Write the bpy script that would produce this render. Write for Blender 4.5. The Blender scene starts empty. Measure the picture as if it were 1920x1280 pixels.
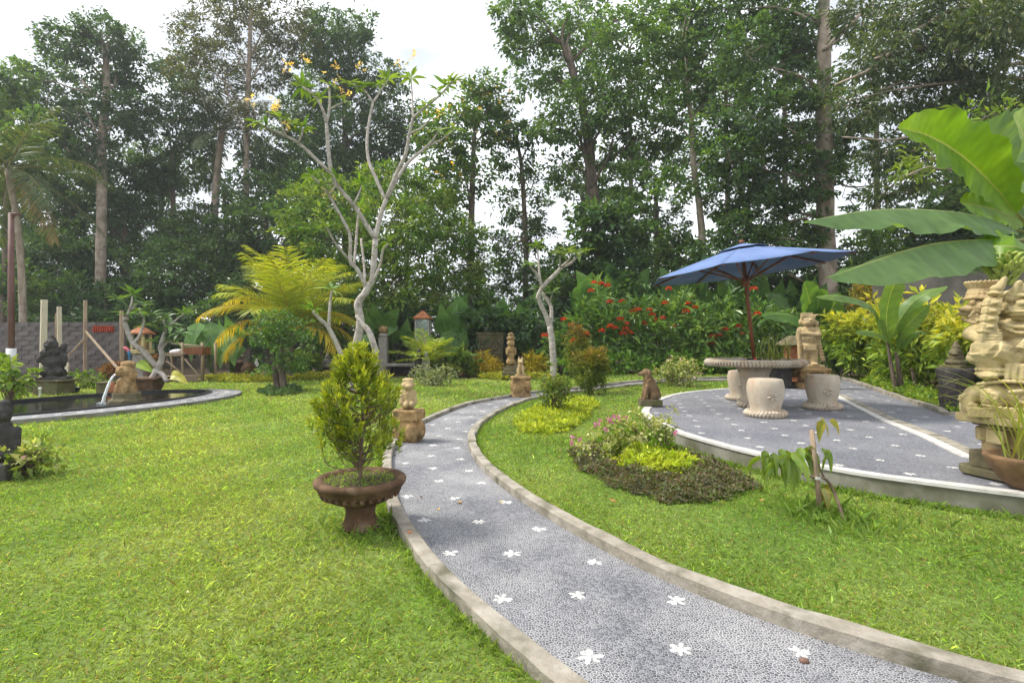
import bpy, bmesh, math, random
import numpy as np
from mathutils import Vector, Matrix, Euler, noise

# ------------------------------------------------------------------ camera, sky, sun, exposure
H, F = 1.10, 1000.0                     # eye height in metres, focal length in photo pixels
scene = bpy.context.scene
col = scene.collection
cam_d = bpy.data.cameras.new('camera'); cam = bpy.data.objects.new('camera', cam_d); col.objects.link(cam)
cam_d.sensor_width = 36.0; cam_d.lens = 36.0 * F / 1920.0
cam_d.clip_start = 0.05; cam_d.clip_end = 1000.0
cam.location = (0, 0, H); cam.rotation_euler = (math.radians(90), 0, 0)
scene.camera = cam

SUN_EL, SUN_AZ = math.radians(54), math.radians(-82)     # azimuth clockwise from the view direction (+Y)
world = bpy.data.worlds.new('World'); scene.world = world; world.use_nodes = True
wn, wl = world.node_tree.nodes, world.node_tree.links
wn.clear()
w_out = wn.new('ShaderNodeOutputWorld'); w_bg = wn.new('ShaderNodeBackground')
sky = wn.new('ShaderNodeTexSky'); sky.sky_type = 'NISHITA'; sky.sun_disc = False
sky.sun_elevation = SUN_EL; sky.sun_rotation = SUN_AZ; sky.air_density = 1.0; sky.dust_density = 3.0
w_tc = wn.new('ShaderNodeTexCoord')
w_map = wn.new('ShaderNodeMapping'); w_map.inputs['Scale'].default_value = (1.0, 1.0, 2.2)
w_no = wn.new('ShaderNodeTexNoise'); w_no.inputs['Scale'].default_value = 2.1; w_no.inputs['Detail'].default_value = 5.0
w_no.inputs['Roughness'].default_value = 0.52
w_rp = wn.new('ShaderNodeValToRGB')                      # overcast: pale grey cloud under-sides to bright white cloud
w_rp.color_ramp.elements[0].position = 0.38; w_rp.color_ramp.elements[0].color = (2.8, 2.92, 3.1, 1)
w_rp.color_ramp.elements[1].position = 0.60; w_rp.color_ramp.elements[1].color = (6.2, 6.3, 6.5, 1)
w_mx = wn.new('ShaderNodeMix'); w_mx.data_type = 'RGBA'; w_mx.inputs['Factor'].default_value = 0.88
wl.new(w_tc.outputs['Generated'], w_map.inputs['Vector']); wl.new(w_map.outputs['Vector'], w_no.inputs['Vector'])
wl.new(w_no.outputs['Fac'], w_rp.inputs['Fac'])
wl.new(sky.outputs['Color'], w_mx.inputs['A']); wl.new(w_rp.outputs['Color'], w_mx.inputs['B'])
wl.new(w_mx.outputs['Result'], w_bg.inputs['Color']); w_bg.inputs['Strength'].default_value = 0.10
wl.new(w_bg.outputs['Background'], w_out.inputs['Surface'])

sun_d = bpy.data.lights.new('sun', 'SUN'); sun = bpy.data.objects.new('sun', sun_d); col.objects.link(sun)
sun_d.energy = 1.5; sun_d.angle = math.radians(12); sun_d.color = (1.0, 0.95, 0.86)
sd = Vector((math.sin(SUN_AZ) * math.cos(SUN_EL), math.cos(SUN_AZ) * math.cos(SUN_EL), math.sin(SUN_EL)))
sun.rotation_euler = sd.to_track_quat('Z', 'Y').to_euler()
sun.location = sd * 60

scene.view_settings.view_transform = 'Standard'; scene.view_settings.look = 'None'
scene.view_settings.exposure = 1.72; scene.view_settings.gamma = 1.0
scene.view_settings.use_curve_mapping = False
scene.render.engine = 'CYCLES'
scene.cycles.use_denoising = True
scene.cycles.max_bounces = 6; scene.cycles.diffuse_bounces = 3; scene.cycles.glossy_bounces = 2; scene.cycles.transmission_bounces = 4
scene.cycles.use_adaptive_sampling = True; scene.cycles.adaptive_threshold = 0.025
scene.cycles.sample_clamp_indirect = 6.0

# ------------------------------------------------------------------ helpers
def ss(a, b, x):
    t = np.clip((np.asarray(x, float) - a) / (b - a), 0, 1); return t * t * (3 - 2 * t)
# line of the patio's straight edge: from (6.05,10.9) to (3.75,4.25)
_la, _lb = np.array((6.05, 10.9)), np.array((3.75, 4.25))
_ln = np.array((_la[1] - _lb[1], -(_la[0] - _lb[0]))); _ln = _ln / np.linalg.norm(_ln)
def gz(x, y):
    x = np.asarray(x, float); y = np.asarray(y, float)
    d = (x - _lb[0]) * _ln[0] + (y - _lb[1]) * _ln[1]
    a = ss(6.0, 11.0, y) * ss(1.0, 3.4, x)
    b = ss(-0.2, 0.25, d) * ss(2.6, 3.4, y)
    und = 0.012 * np.sin(x * 1.3 + 0.7) * np.cos(y * 0.9) * ss(3, 6, y) * (1 - ss(14, 18, y))
    return 0.125 * np.maximum(a, b) + und * (x < 0.8)
def gp(px, py, h=0.0):
    """photo pixel -> point on the ground (h metres above it)"""
    z = h
    for _ in range(30):
        Y = F * (H - z) / (py - 640.0); X = (px - 960.0) * Y / F
        z = float(gz(X, Y)) + h
    return Vector((X, Y, z))
def hp(px, py, z):
    """photo pixel -> point on the horizontal plane z"""
    Y = F * (H - z) / (py - 640.0); return Vector(((px - 960.0) * Y / F, Y, z))
def at(px, py, Y):
    """photo pixel at depth Y"""
    return Vector(((px - 960.0) * Y / F, Y, H - (py - 640.0) * Y / F))
def nrm(a):
    a = np.asarray(a, float); return a / np.maximum(np.linalg.norm(a, axis=-1, keepdims=True), 1e-9)

ORG = {}
def thing(name, label, cat, loc=(0, 0, 0), group=None):
    o = bpy.data.objects.new(name, None); col.objects.link(o)
    o.empty_display_size = 0.1; o.location = loc; o['label'] = label; o['category'] = cat
    if group: o['group'] = group
    ORG[o.name] = np.array(loc, float); return o
def tag(o, label=None, cat=None, group=None, kind=None):
    if label: o['label'] = label
    if cat: o['category'] = cat
    if group: o['group'] = group
    if kind: o['kind'] = kind
    return o
def org(o): return ORG.get(o.name, np.zeros(3)) if o is not None else np.zeros(3)

class G:
    """collects shapes in world coordinates; obj() links them as one mesh object"""
    def __init__(s): s.V = []; s.F = []; s.C = []; s.n = 0
    def add(s, V, Fs, c=None):
        V = np.asarray(V, float).reshape(-1, 3)
        for f in Fs:
            f = np.asarray(f, int)
            if len(f): s.F.append(f + s.n)
        s.V.append(V)
        if c is None: s.C.append(np.ones((len(V), 3)))
        else:
            c = np.asarray(c, float)
            s.C.append(np.tile(c, (len(V), 1)) if c.ndim == 1 else c)
        s.n += len(V); return s
    def mesh(s, name, o=np.zeros(3), smooth=True, m=None):
        V = np.concatenate(s.V) - o; C = np.concatenate(s.C)
        me = bpy.data.meshes.new(name)
        nl = sum(f.size for f in s.F); npoly = sum(len(f) for f in s.F)
        me.vertices.add(len(V)); me.vertices.foreach_set('co', V.astype(np.float32).ravel())
        me.loops.add(nl); me.polygons.add(npoly)
        me.loops.foreach_set('vertex_index', np.concatenate([f.ravel() for f in s.F]).astype(np.int32))
        tot = np.concatenate([np.full(len(f), f.shape[1]) for f in s.F]); st = np.concatenate(([0], np.cumsum(tot)[:-1]))
        me.polygons.foreach_set('loop_start', st.astype(np.int32))
        me.polygons.foreach_set('use_smooth', np.full(npoly, smooth))
        a = me.attributes.new('tint', 'FLOAT_COLOR', 'POINT')
        a.data.foreach_set('color', np.concatenate([C, np.ones((len(C), 1))], 1).astype(np.float32).ravel())
        me.update(calc_edges=True)
        if m: me.materials.append(m)
        return me
    def obj(s, name, m, parent=None, smooth=True, bevel=0.0, origin=None):
        o0 = org(parent) if parent is not None else (np.array(origin, float) if origin is not None else np.zeros(3))
        o = bpy.data.objects.new(name, s.mesh(name, o0, smooth, m)); col.objects.link(o)
        if parent is not None: o.parent = parent; ORG[o.name] = o0
        else: o.location = o0; ORG[o.name] = o0
        if bevel:
            b = o.modifiers.new('bevel', 'BEVEL'); b.width = bevel; b.segments = 2; b.limit_method = 'ANGLE'
            b.angle_limit = math.radians(40)
            if smooth: pass
        return o

def box(c, s, rz=0.0, top=1.0, M=None):
    c = np.array(c, float); x, y, z = np.array(s, float) / 2
    V = np.array([(-x, -y, -z), (x, -y, -z), (x, y, -z), (-x, y, -z), (-x * top, -y * top, z), (x * top, -y * top, z), (x * top, y * top, z), (-x * top, y * top, z)])
    if M is not None: V = V @ np.array(M.to_3x3()).T
    elif rz: V = V @ np.array(Matrix.Rotation(rz, 3, 'Z')).T
    return V + c, [np.array([(0, 3, 2, 1), (4, 5, 6, 7), (0, 1, 5, 4), (1, 2, 6, 5), (2, 3, 7, 6), (3, 0, 4, 7)])]
def lathe(prof, c=(0, 0, 0), n=32, rz=0.0, sq=1.0, M=None):
    a = np.arange(n) / n * 2 * math.pi + rz
    V = np.array([(r * math.cos(t), r * math.sin(t) * sq, z) for r, z in prof for t in a])
    k = len(prof); i = np.arange(n); j = (i + 1) % n
    Q = np.concatenate([np.stack((q * n + i, q * n + j, (q + 1) * n + j, (q + 1) * n + i), 1) for q in range(k - 1)])
    if M is not None: V = V @ np.array(M.to_3x3()).T
    return V + np.array(c, float), [Q]
def spline(pts, m=8):
    P = np.asarray([tuple(p) for p in pts], float); n = len(P)
    if n < 3: return np.array([P[0] + (P[-1] - P[0]) * t for t in np.linspace(0, 1, m + 1)])
    E = np.concatenate((2 * P[:1] - P[1:2], P, 2 * P[-1:] - P[-2:-1])); out = []
    for i in range(n - 1):
        p0, p1, p2, p3 = E[i:i + 4]
        for t in np.arange(m) / m:
            out.append(0.5 * (2 * p1 + (p2 - p0) * t + (2 * p0 - 5 * p1 + 4 * p2 - p3) * t * t + (3 * p1 - p0 - 3 * p2 + p3) * t ** 3))
    out.append(P[-1]); return np.array(out)
def tube(pts, rad, n=8, m=0, lump=0.0, seed=0):
    """tapered tube along pts; rad = per-point radii (or (r0,r1))"""
    P = np.asarray([tuple(p) for p in pts], float)
    if np.ndim(rad) == 0: rad = (rad, rad)
    r = np.interp(np.linspace(0, 1, len(P)), np.linspace(0, 1, len(rad)), rad)
    if m and len(P) >= 2:
        R4 = np.concatenate((P, r[:, None]), 1); R4 = spline(R4, m); P, r = R4[:, :3], np.maximum(R4[:, 3], 1e-4)
    T = nrm(np.gradient(P, axis=0)); up = np.array((0.31, 0.17, 0.93))
    if abs(np.mean(T @ up)) > 0.9: up = np.array((1.0, 0.1, 0.0))
    S = nrm(np.cross(T, up)); B = np.cross(S, T)
    a = np.arange(n) / n * 2 * math.pi
    ring = S[:, None, :] * np.cos(a)[None, :, None] + B[:, None, :] * np.sin(a)[None, :, None]
    rr = r[:, None] * np.ones(n)
    if lump: rr = rr * (1 + lump * np.random.default_rng(seed).normal(size=rr.shape))
    V = (P[:, None, :] + ring * rr[..., None]).reshape(-1, 3); k = len(P)
    i = np.arange(n); j = (i + 1) % n
    Q = np.concatenate([np.stack((q * n + i, q * n + j, (q + 1) * n + j, (q + 1) * n + i), 1) for q in range(k - 1)])
    V = np.concatenate((V, P[:1], P[-1:])); c0, c1 = k * n, k * n + 1
    T3 = np.concatenate((np.stack((np.full(n, c0), j, i), 1), np.stack((np.full(n, c1), (k - 1) * n + i, (k - 1) * n + j), 1)))
    return V, [Q, T3]
def ball(c, r, nu=10, nv=7, M=None):
    r = np.ones(3) * r; th = np.linspace(0, math.pi, nv)
    V, Fs = lathe([(max(math.sin(t), 1e-3), -math.cos(t)) for t in th], n=nu)
    V = V * r
    if M is not None: V = V @ np.array(M.to_3x3()).T
    return V + np.array(c, float), Fs

def leaf_geo(P, D, U, L, W, seg=1, curve=0.15, fold=0.12, sharp=0.8):
    """n leaves: base P, direction D, upper-side U; 2 tris each (seg=1) or a bent blade of 2*seg quads"""
    P = np.asarray(P, float); n = len(P); D = nrm(D)
    S = np.cross(D, U); bad = np.linalg.norm(S, axis=1) < 1e-4; S[bad] = (1, 0, 0); S = nrm(S); N = np.cross(S, D)
    L = np.broadcast_to(L, (n,))[:, None]; W = np.broadcast_to(W, (n,))[:, None]
    if seg == 1:
        mid = P + D * L * 0.45 + N * (fold * W)
        V = np.stack((P, mid - S * W / 2, mid + S * W / 2, P + D * L - N * (curve * L)), 1).reshape(-1, 3)
        b = np.arange(n)[:, None] * 4
        return V, [np.concatenate((b + np.array((0, 2, 3)), b + np.array((0, 3, 1))))], 4
    ts = np.linspace(0, 1, seg + 1); st = []
    for t in ts:
        w = max(math.sin(math.pi * min(t ** sharp, 1.0)), 0.03 if t > 0.5 else 0.10)
        c = P + D * L * (t - 0.25 * curve * t * t) - N * L * (curve * t * t)
        st += [c + N * 0.0, c - S * W * w / 2 + N * fold * W * w, c + S * W * w / 2 + N * fold * W * w]
    V = np.stack(st, 1).reshape(-1, 3); k = 3 * (seg + 1); b = np.arange(n)[:, None] * k
    Q = []
    for q in range(seg):
        a = 3 * q; Q.append(b + np.array((a, a + 2, a + 5, a + 3))); Q.append(b + np.array((a + 1, a, a + 3, a + 4)))
    return V, [np.concatenate(Q)], k
def palette(R, n, cols, jit=0.18, t=None):
    cols = np.asarray(cols, float)
    x = (R.random(n) if t is None else np.clip(t, 0, 1)) * (len(cols) - 1); i = np.minimum(x.astype(int), max(len(cols) - 2, 0)); f = (x - i)[:, None]
    c = cols[i] * (1 - f) + cols[np.minimum(i + 1, len(cols) - 1)] * f
    return c * np.exp(R.normal(0, jit, (n, 1)))
def add_leaves(g, P, D, U, L, W, C, **k):
    V, Fs, m = leaf_geo(P, D, U, L, W, **k); g.add(V, Fs, np.repeat(C, m, axis=0))
def rdir(R, n): return nrm(R.normal(size=(n, 3)))

# ------------------------------------------------------------------ materials
def mat(name):
    m = bpy.data.materials.new(name); m.use_nodes = True
    nt = m.node_tree; b = nt.nodes['Principled BSDF']; return m, nt, nt.nodes, nt.links, b
def ramp(N, stops):
    r = N.new('ShaderNodeValToRGB'); e = r.color_ramp.elements
    while len(e) < len(stops): e.new(0.5)
    for x, (p, c) in zip(e, stops): x.position = p; x.color = (*c, 1)
    return r
def leaf_mat(name, rough=0.5, trans=0.35, spec=0.4, vein=0.0):
    m, nt, N, L, b = mat(name)
    a = N.new('ShaderNodeAttribute'); a.attribute_name = 'tint'
    geo = N.new('ShaderNodeNewGeometry'); no = N.new('ShaderNodeTexNoise'); no.inputs['Scale'].default_value = 9.0; no.inputs['Detail'].default_value = 3
    L.new(geo.outputs['Position'], no.inputs['Vector'])
    hs = N.new('ShaderNodeHueSaturation'); mr = N.new('ShaderNodeMapRange'); mr.inputs['To Min'].default_value = 0.75; mr.inputs['To Max'].default_value = 1.25
    L.new(no.outputs['Fac'], mr.inputs['Value']); L.new(mr.outputs['Result'], hs.inputs['Value']); L.new(a.outputs['Color'], hs.inputs['Color'])
    L.new(hs.outputs['Color'], b.inputs['Base Color'])
    b.inputs['Roughness'].default_value = rough; b.inputs['Specular IOR Level'].default_value = spec
    tr = N.new('ShaderNodeBsdfTranslucent'); tc = N.new('ShaderNodeMix'); tc.data_type = 'RGBA'; tc.blend_type = 'MULTIPLY'; tc.inputs['Factor'].default_value = 1.0
    tc.inputs['B'].default_value = (1.5, 1.35, 0.5, 1); L.new(hs.outputs['Color'], tc.inputs['A']); L.new(tc.outputs['Result'], tr.inputs['Color'])
    mx = N.new('ShaderNodeMixShader'); mx.inputs['Fac'].default_value = trans
    L.new(b.outputs['BSDF'], mx.inputs[1]); L.new(tr.outputs['BSDF'], mx.inputs[2]); L.new(mx.outputs['Shader'], N['Material Output'].inputs['Surface'])
    return m
def noise_mat(name, stops, scale=6.0, detail=8.0, rough=0.85, bump=0.3, bscale=None, dist=0.02, tint=False, spots=None, spec=0.3, stretch=(1, 1, 1), rnd=0.0):
    """stone / bark / concrete: colour ramp over noise, optional second stain colour, bump"""
    m, nt, N, L, b = mat(name)
    tc = N.new('ShaderNodeTexCoord'); mp = N.new('ShaderNodeMapping'); mp.inputs['Scale'].default_value = stretch
    L.new(tc.outputs['Object'], mp.inputs['Vector'])
    no = N.new('ShaderNodeTexNoise'); no.inputs['Scale'].default_value = scale; no.inputs['Detail'].default_value = detail; no.inputs['Roughness'].default_value = 0.62
    L.new(mp.outputs['Vector'], no.inputs['Vector'])
    r = ramp(N, stops); L.new(no.outputs['Fac'], r.inputs['Fac']); c = r.outputs['Color']
    if spots:
        scol, sscale, lo, hi = spots
        n2 = N.new('ShaderNodeTexNoise'); n2.inputs['Scale'].default_value = sscale; n2.inputs['Detail'].default_value = 6; L.new(tc.outputs['Object'], n2.inputs['Vector'])
        mr = N.new('ShaderNodeMapRange'); mr.inputs['From Min'].default_value = lo; mr.inputs['From Max'].default_value = hi; L.new(n2.outputs['Fac'], mr.inputs['Value'])
        mx = N.new('ShaderNodeMix'); mx.data_type = 'RGBA'; mx.inputs['B'].default_value = (*scol, 1); L.new(mr.outputs['Result'], mx.inputs['Factor']); L.new(c, mx.inputs['A']); c = mx.outputs['Result']
    if tint:
        a = N.new('ShaderNodeAttribute'); a.attribute_name = 'tint'; mm = N.new('ShaderNodeMix'); mm.data_type = 'RGBA'; mm.blend_type = 'MULTIPLY'; mm.inputs['Factor'].default_value = 1
        L.new(c, mm.inputs['A']); L.new(a.outputs['Color'], mm.inputs['B']); c = mm.outputs['Result']
    if rnd:
        oi = N.new('ShaderNodeObjectInfo'); hs = N.new('ShaderNodeHueSaturation'); m2 = N.new('ShaderNodeMapRange'); m2.inputs['To Min'].default_value = 1 - rnd; m2.inputs['To Max'].default_value = 1 + rnd
        L.new(oi.outputs['Random'], m2.inputs['Value']); L.new(m2.outputs['Result'], hs.inputs['Value']); L.new(c, hs.inputs['Color']); c = hs.outputs['Color']
    L.new(c, b.inputs['Base Color']); b.inputs['Roughness'].default_value = rough; b.inputs['Specular IOR Level'].default_value = spec
    if bump:
        n3 = N.new('ShaderNodeTexNoise'); n3.inputs['Scale'].default_value = bscale or scale * 4; n3.inputs['Detail'].default_value = 8; n3.inputs['Roughness'].default_value = 0.65
        L.new(mp.outputs['Vector'], n3.inputs['Vector'])
        bp = N.new('ShaderNodeBump'); bp.inputs['Strength'].default_value = bump; bp.inputs['Distance'].default_value = dist
        L.new(n3.outputs['Fac'], bp.inputs['Height']); L.new(bp.outputs['Normal'], b.inputs['Normal'])
    return m
M = {}
M['leaf'] = leaf_mat('leaf_matte', 0.5, 0.36, 0.4)
M['leaf_gloss'] = leaf_mat('leaf_glossy', 0.34, 0.30, 0.55)
M['leaf_big'] = leaf_mat('leaf_waxy_large', 0.42, 0.45, 0.5)
M['tree_leaf'] = leaf_mat('leaf_tree', 0.42, 0.38, 0.5)
M['petal'] = leaf_mat('petal', 0.55, 0.35, 0.2)
M['grass'] = leaf_mat('grass_blade', 0.5, 0.45, 0.35)
M['bark'] = noise_mat('bark_brown', [(0.3, (0.06, 0.045, 0.032)), (0.55, (0.15, 0.115, 0.085)), (0.75, (0.26, 0.22, 0.18))], 3, stretch=(3, 3, 0.8), bump=0.8, dist=0.03)
M['bark_pale'] = noise_mat('bark_pale', [(0.3, (0.19, 0.145, 0.11)), (0.5, (0.34, 0.27, 0.21)), (0.72, (0.48, 0.42, 0.35))], 2.5, stretch=(2, 2, 1.2), bump=0.5, dist=0.02, spots=((0.08, 0.10, 0.05), 1.2, 0.55, 0.75))
M['bark_plum'] = noise_mat('bark_plumeria', [(0.3, (0.27, 0.235, 0.21)), (0.55, (0.42, 0.38, 0.345)), (0.75, (0.54, 0.50, 0.465))], 5, stretch=(1, 1, 3), bump=0.4, dist=0.01, spots=((0.20, 0.17, 0.13), 9, 0.56, 0.7))
M['stem'] = noise_mat('stem_green_brown', [(0.3, (0.10, 0.09, 0.03)), (0.7, (0.22, 0.17, 0.07))], 14, bump=0.3, dist=0.004)
M['twig'] = noise_mat('twig_brown', [(0.3, (0.09, 0.06, 0.04)), (0.7, (0.22, 0.16, 0.11))], 18, bump=0.4, dist=0.004)
M['sand'] = noise_mat('sandstone_tan', [(0.25, (0.27, 0.185, 0.085)), (0.5, (0.44, 0.33, 0.175)), (0.75, (0.56, 0.45, 0.27))], 6, bump=0.8, bscale=60, dist=0.006, spots=((0.13, 0.10, 0.05), 6.0, 0.50, 0.76))
M['sand_y'] = noise_mat('sandstone_ochre', [(0.25, (0.17, 0.10, 0.04)), (0.5, (0.32, 0.205, 0.092)), (0.75, (0.46, 0.33, 0.165))], 8, bump=0.8, bscale=55, dist=0.006, spots=((0.09, 0.065, 0.028), 6.0, 0.48, 0.72))
M['sand_p'] = noise_mat('sandstone_cream', [(0.25, (0.34, 0.255, 0.12)), (0.5, (0.51, 0.41, 0.215)), (0.75, (0.61, 0.51, 0.31))], 5, bump=0.8, bscale=70, dist=0.008, spots=((0.17, 0.145, 0.075), 6.0, 0.47, 0.76))
M['brownstone'] = noise_mat('brown_stone', [(0.25, (0.085, 0.05, 0.025)), (0.5, (0.18, 0.115, 0.06)), (0.75, (0.29, 0.20, 0.115))], 9, bump=0.8, bscale=55, dist=0.006, spots=((0.05, 0.045, 0.025), 4, 0.55, 0.75))
M['moss'] = noise_mat('mossy_stone', [(0.25, (0.05, 0.045, 0.025)), (0.5, (0.13, 0.11, 0.06)), (0.75, (0.20, 0.18, 0.11))], 6, bump=0.7, bscale=30, dist=0.015, spots=((0.07, 0.09, 0.02), 4, 0.5, 0.7))
M['lava'] = noise_mat('black_lava_stone', [(0.25, (0.018, 0.017, 0.016)), (0.5, (0.045, 0.042, 0.04)), (0.75, (0.09, 0.085, 0.08))], 8, bump=0.7, bscale=45, dist=0.01, spots=((0.13, 0.12, 0.10), 5, 0.6, 0.75))
M['terrazzo'] = noise_mat('pale_pink_stone', [(0.25, (0.33, 0.26, 0.185)), (0.5, (0.46, 0.395, 0.31)), (0.75, (0.55, 0.49, 0.41))], 4, stretch=(1, 1, 0.45), bump=0.25, bscale=80, dist=0.003, spots=((0.40, 0.22, 0.11), 3.5, 0.54, 0.8))
M['grey_stone'] = noise_mat('grey_stone', [(0.25, (0.20, 0.18, 0.165)), (0.5, (0.31, 0.285, 0.265)), (0.75, (0.42, 0.395, 0.37))], 7, bump=0.5, bscale=50, dist=0.006)
M['concrete'] = noise_mat('kerb_concrete', [(0.28, (0.16, 0.145, 0.11)), (0.5, (0.30, 0.27, 0.22)), (0.74, (0.43, 0.40, 0.35))], 6, detail=12, bump=0.9, bscale=30, dist=0.012, spots=((0.085, 0.085, 0.045), 5.5, 0.50, 0.72))
M['wallconc'] = noise_mat('patio_wall_concrete', [(0.28, (0.11, 0.11, 0.085)), (0.5, (0.20, 0.195, 0.16)), (0.74, (0.30, 0.29, 0.25))], 2.6, bump=0.5, bscale=30, dist=0.008, stretch=(1, 1, 0.35), spots=((0.09, 0.09, 0.045), 3.5, 0.48, 0.72))
M['white'] = noise_mat('white_cement', [(0.25, (0.30, 0.28, 0.24)), (0.45, (0.48, 0.465, 0.44)), (0.75, (0.60, 0.585, 0.56))], 7, bump=0.3, bscale=60, dist=0.004)
M['whitestone'] = noise_mat('white_pebble', [(0.30, (0.24, 0.235, 0.22)), (0.48, (0.50, 0.49, 0.47)), (0.7, (0.64, 0.63, 0.61))], 34, detail=10, bump=0.2, dist=0.002, rough=0.6)
M['terracotta'] = noise_mat('terracotta', [(0.25, (0.16, 0.055, 0.02)), (0.5, (0.33, 0.13, 0.06)), (0.75, (0.45, 0.22, 0.12))], 7, bump=0.3, dist=0.005)
M['pot'] = noise_mat('weathered_pot', [(0.25, (0.04, 0.022, 0.012)), (0.5, (0.10, 0.056, 0.030)), (0.75, (0.19, 0.115, 0.066))], 9, bump=0.5, bscale=60, dist=0.006, spots=((0.34, 0.26, 0.18), 5, 0.58, 0.8))
M['clay_old'] = noise_mat('old_clay', [(0.25, (0.07, 0.045, 0.028)), (0.5, (0.17, 0.10, 0.05)), (0.75, (0.32, 0.20, 0.11))], 6, bump=0.6, bscale=50, dist=0.008, spots=((0.06, 0.06, 0.03), 4, 0.5, 0.7))
M['soil'] = noise_mat('soil', [(0.25, (0.035, 0.024, 0.016)), (0.5, (0.085, 0.06, 0.04)), (0.75, (0.17, 0.125, 0.085))], 14, bump=1.0, bscale=60, dist=0.02)
M['block'] = noise_mat('cement_block', [(0.25, (0.07, 0.060, 0.060)), (0.5, (0.13, 0.115, 0.113)), (0.75, (0.22, 0.195, 0.19))], 5, bump=0.4, dist=0.006, rnd=0.16)
M['mortar'] = noise_mat('mortar', [(0.3, (0.12, 0.11, 0.11)), (0.7, (0.20, 0.185, 0.18))], 8, bump=0.4)
M['darkwall'] = noise_mat('dark_wall', [(0.25, (0.025, 0.026, 0.022)), (0.5, (0.06, 0.058, 0.05)), (0.75, (0.115, 0.108, 0.095))], 1.6, bump=0.4, dist=0.01)
M['timber'] = noise_mat('weathered_timber', [(0.3, (0.20, 0.14, 0.095)), (0.55, (0.36, 0.27, 0.19)), (0.75, (0.48, 0.38, 0.28))], 6, stretch=(5, 5, 0.5), bump=0.4)
M['timber_p'] = noise_mat('pale_post', [(0.3, (0.42, 0.37, 0.27)), (0.7, (0.60, 0.54, 0.42))], 5, stretch=(4, 4, 0.6), bump=0.3)
M['redwood'] = noise_mat('red_brown_timber', [(0.3, (0.13, 0.045, 0.02)), (0.6, (0.24, 0.09, 0.045)), (0.8, (0.33, 0.15, 0.08))], 6, stretch=(5, 5, 0.5), bump=0.2, rough=0.5)
M['polebrown'] = noise_mat('rust_brown_paint', [(0.3, (0.085, 0.038, 0.030)), (0.7, (0.15, 0.075, 0.06))], 4, bump=0.2, rough=0.55)
M['polewhite'] = noise_mat('chipped_white_paint', [(0.3, (0.5, 0.5, 0.49)), (0.6, (0.78, 0.78, 0.78))], 8, bump=0.2)
M['redtile'] = noise_mat('red_tile', [(0.3, (0.26, 0.035, 0.015)), (0.7, (0.42, 0.075, 0.035))], 8, bump=0.3, rnd=0.15)
M['blue'] = noise_mat('blue_canvas', [(0.3, (0.10, 0.16, 0.32)), (0.7, (0.15, 0.215, 0.39))], 3, bump=0.15, bscale=220, dist=0.002, rough=0.9)
M['banana'] = noise_mat('green_banana', [(0.3, (0.22, 0.29, 0.05)), (0.7, (0.38, 0.44, 0.10))], 12, bump=0.1, rough=0.45)
M['plastic_p'] = noise_mat('pink_plastic', [(0.3, (0.55, 0.10, 0.14)), (0.7, (0.65, 0.16, 0.2))], 4, bump=0, rough=0.4)
M['plastic_b'] = noise_mat('blue_plastic', [(0.3, (0.03, 0.12, 0.28)), (0.7, (0.06, 0.2, 0.36))], 4, bump=0, rough=0.4)
M['plastic_w'] = noise_mat('white_plastic', [(0.3, (0.68, 0.68, 0.7)), (0.7, (0.8, 0.8, 0.8))], 4, bump=0, rough=0.45)
M['black'] = noise_mat('black_polished', [(0.3, (0.012, 0.013, 0.014)), (0.7, (0.03, 0.03, 0.032))], 6, bump=0.1, rough=0.3)
def glass_mat(name, tint=(0.8, 0.9, 0.85), rough=0.05):
    m, nt, N, L, b = mat(name); b.inputs['Base Color'].default_value = (*tint, 1); b.inputs['Roughness'].default_value = rough
    b.inputs['Transmission Weight'].default_value = 0.85; b.inputs['IOR'].default_value = 1.3; return m
M['glass'] = glass_mat('pane_glass')
def water_mat():
    m, nt, N, L, b = mat('pond_water'); b.inputs['Base Color'].default_value = (0.012, 0.014, 0.013, 1); b.inputs['Roughness'].default_value = 0.04; b.inputs['IOR'].default_value = 1.33
    b.inputs['Specular IOR Level'].default_value = 0.6
    geo = N.new('ShaderNodeNewGeometry'); no = N.new('ShaderNodeTexNoise'); no.inputs['Scale'].default_value = 9; no.inputs['Detail'].default_value = 3
    L.new(geo.outputs['Position'], no.inputs['Vector']); bp = N.new('ShaderNodeBump'); bp.inputs['Strength'].default_value = 0.12; bp.inputs['Distance'].default_value = 0.02
    L.new(no.outputs['Fac'], bp.inputs['Height']); L.new(bp.outputs['Normal'], b.inputs['Normal']); return m
M['water'] = water_mat()
def stream_mat():
    m, nt, N, L, b = mat('falling_water'); b.inputs['Base Color'].default_value = (0.85, 0.9, 0.92, 1); b.inputs['Roughness'].default_value = 0.12
    b.inputs['Transmission Weight'].default_value = 0.6; b.inputs['IOR'].default_value = 1.33; return m
M['stream'] = stream_mat()
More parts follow.
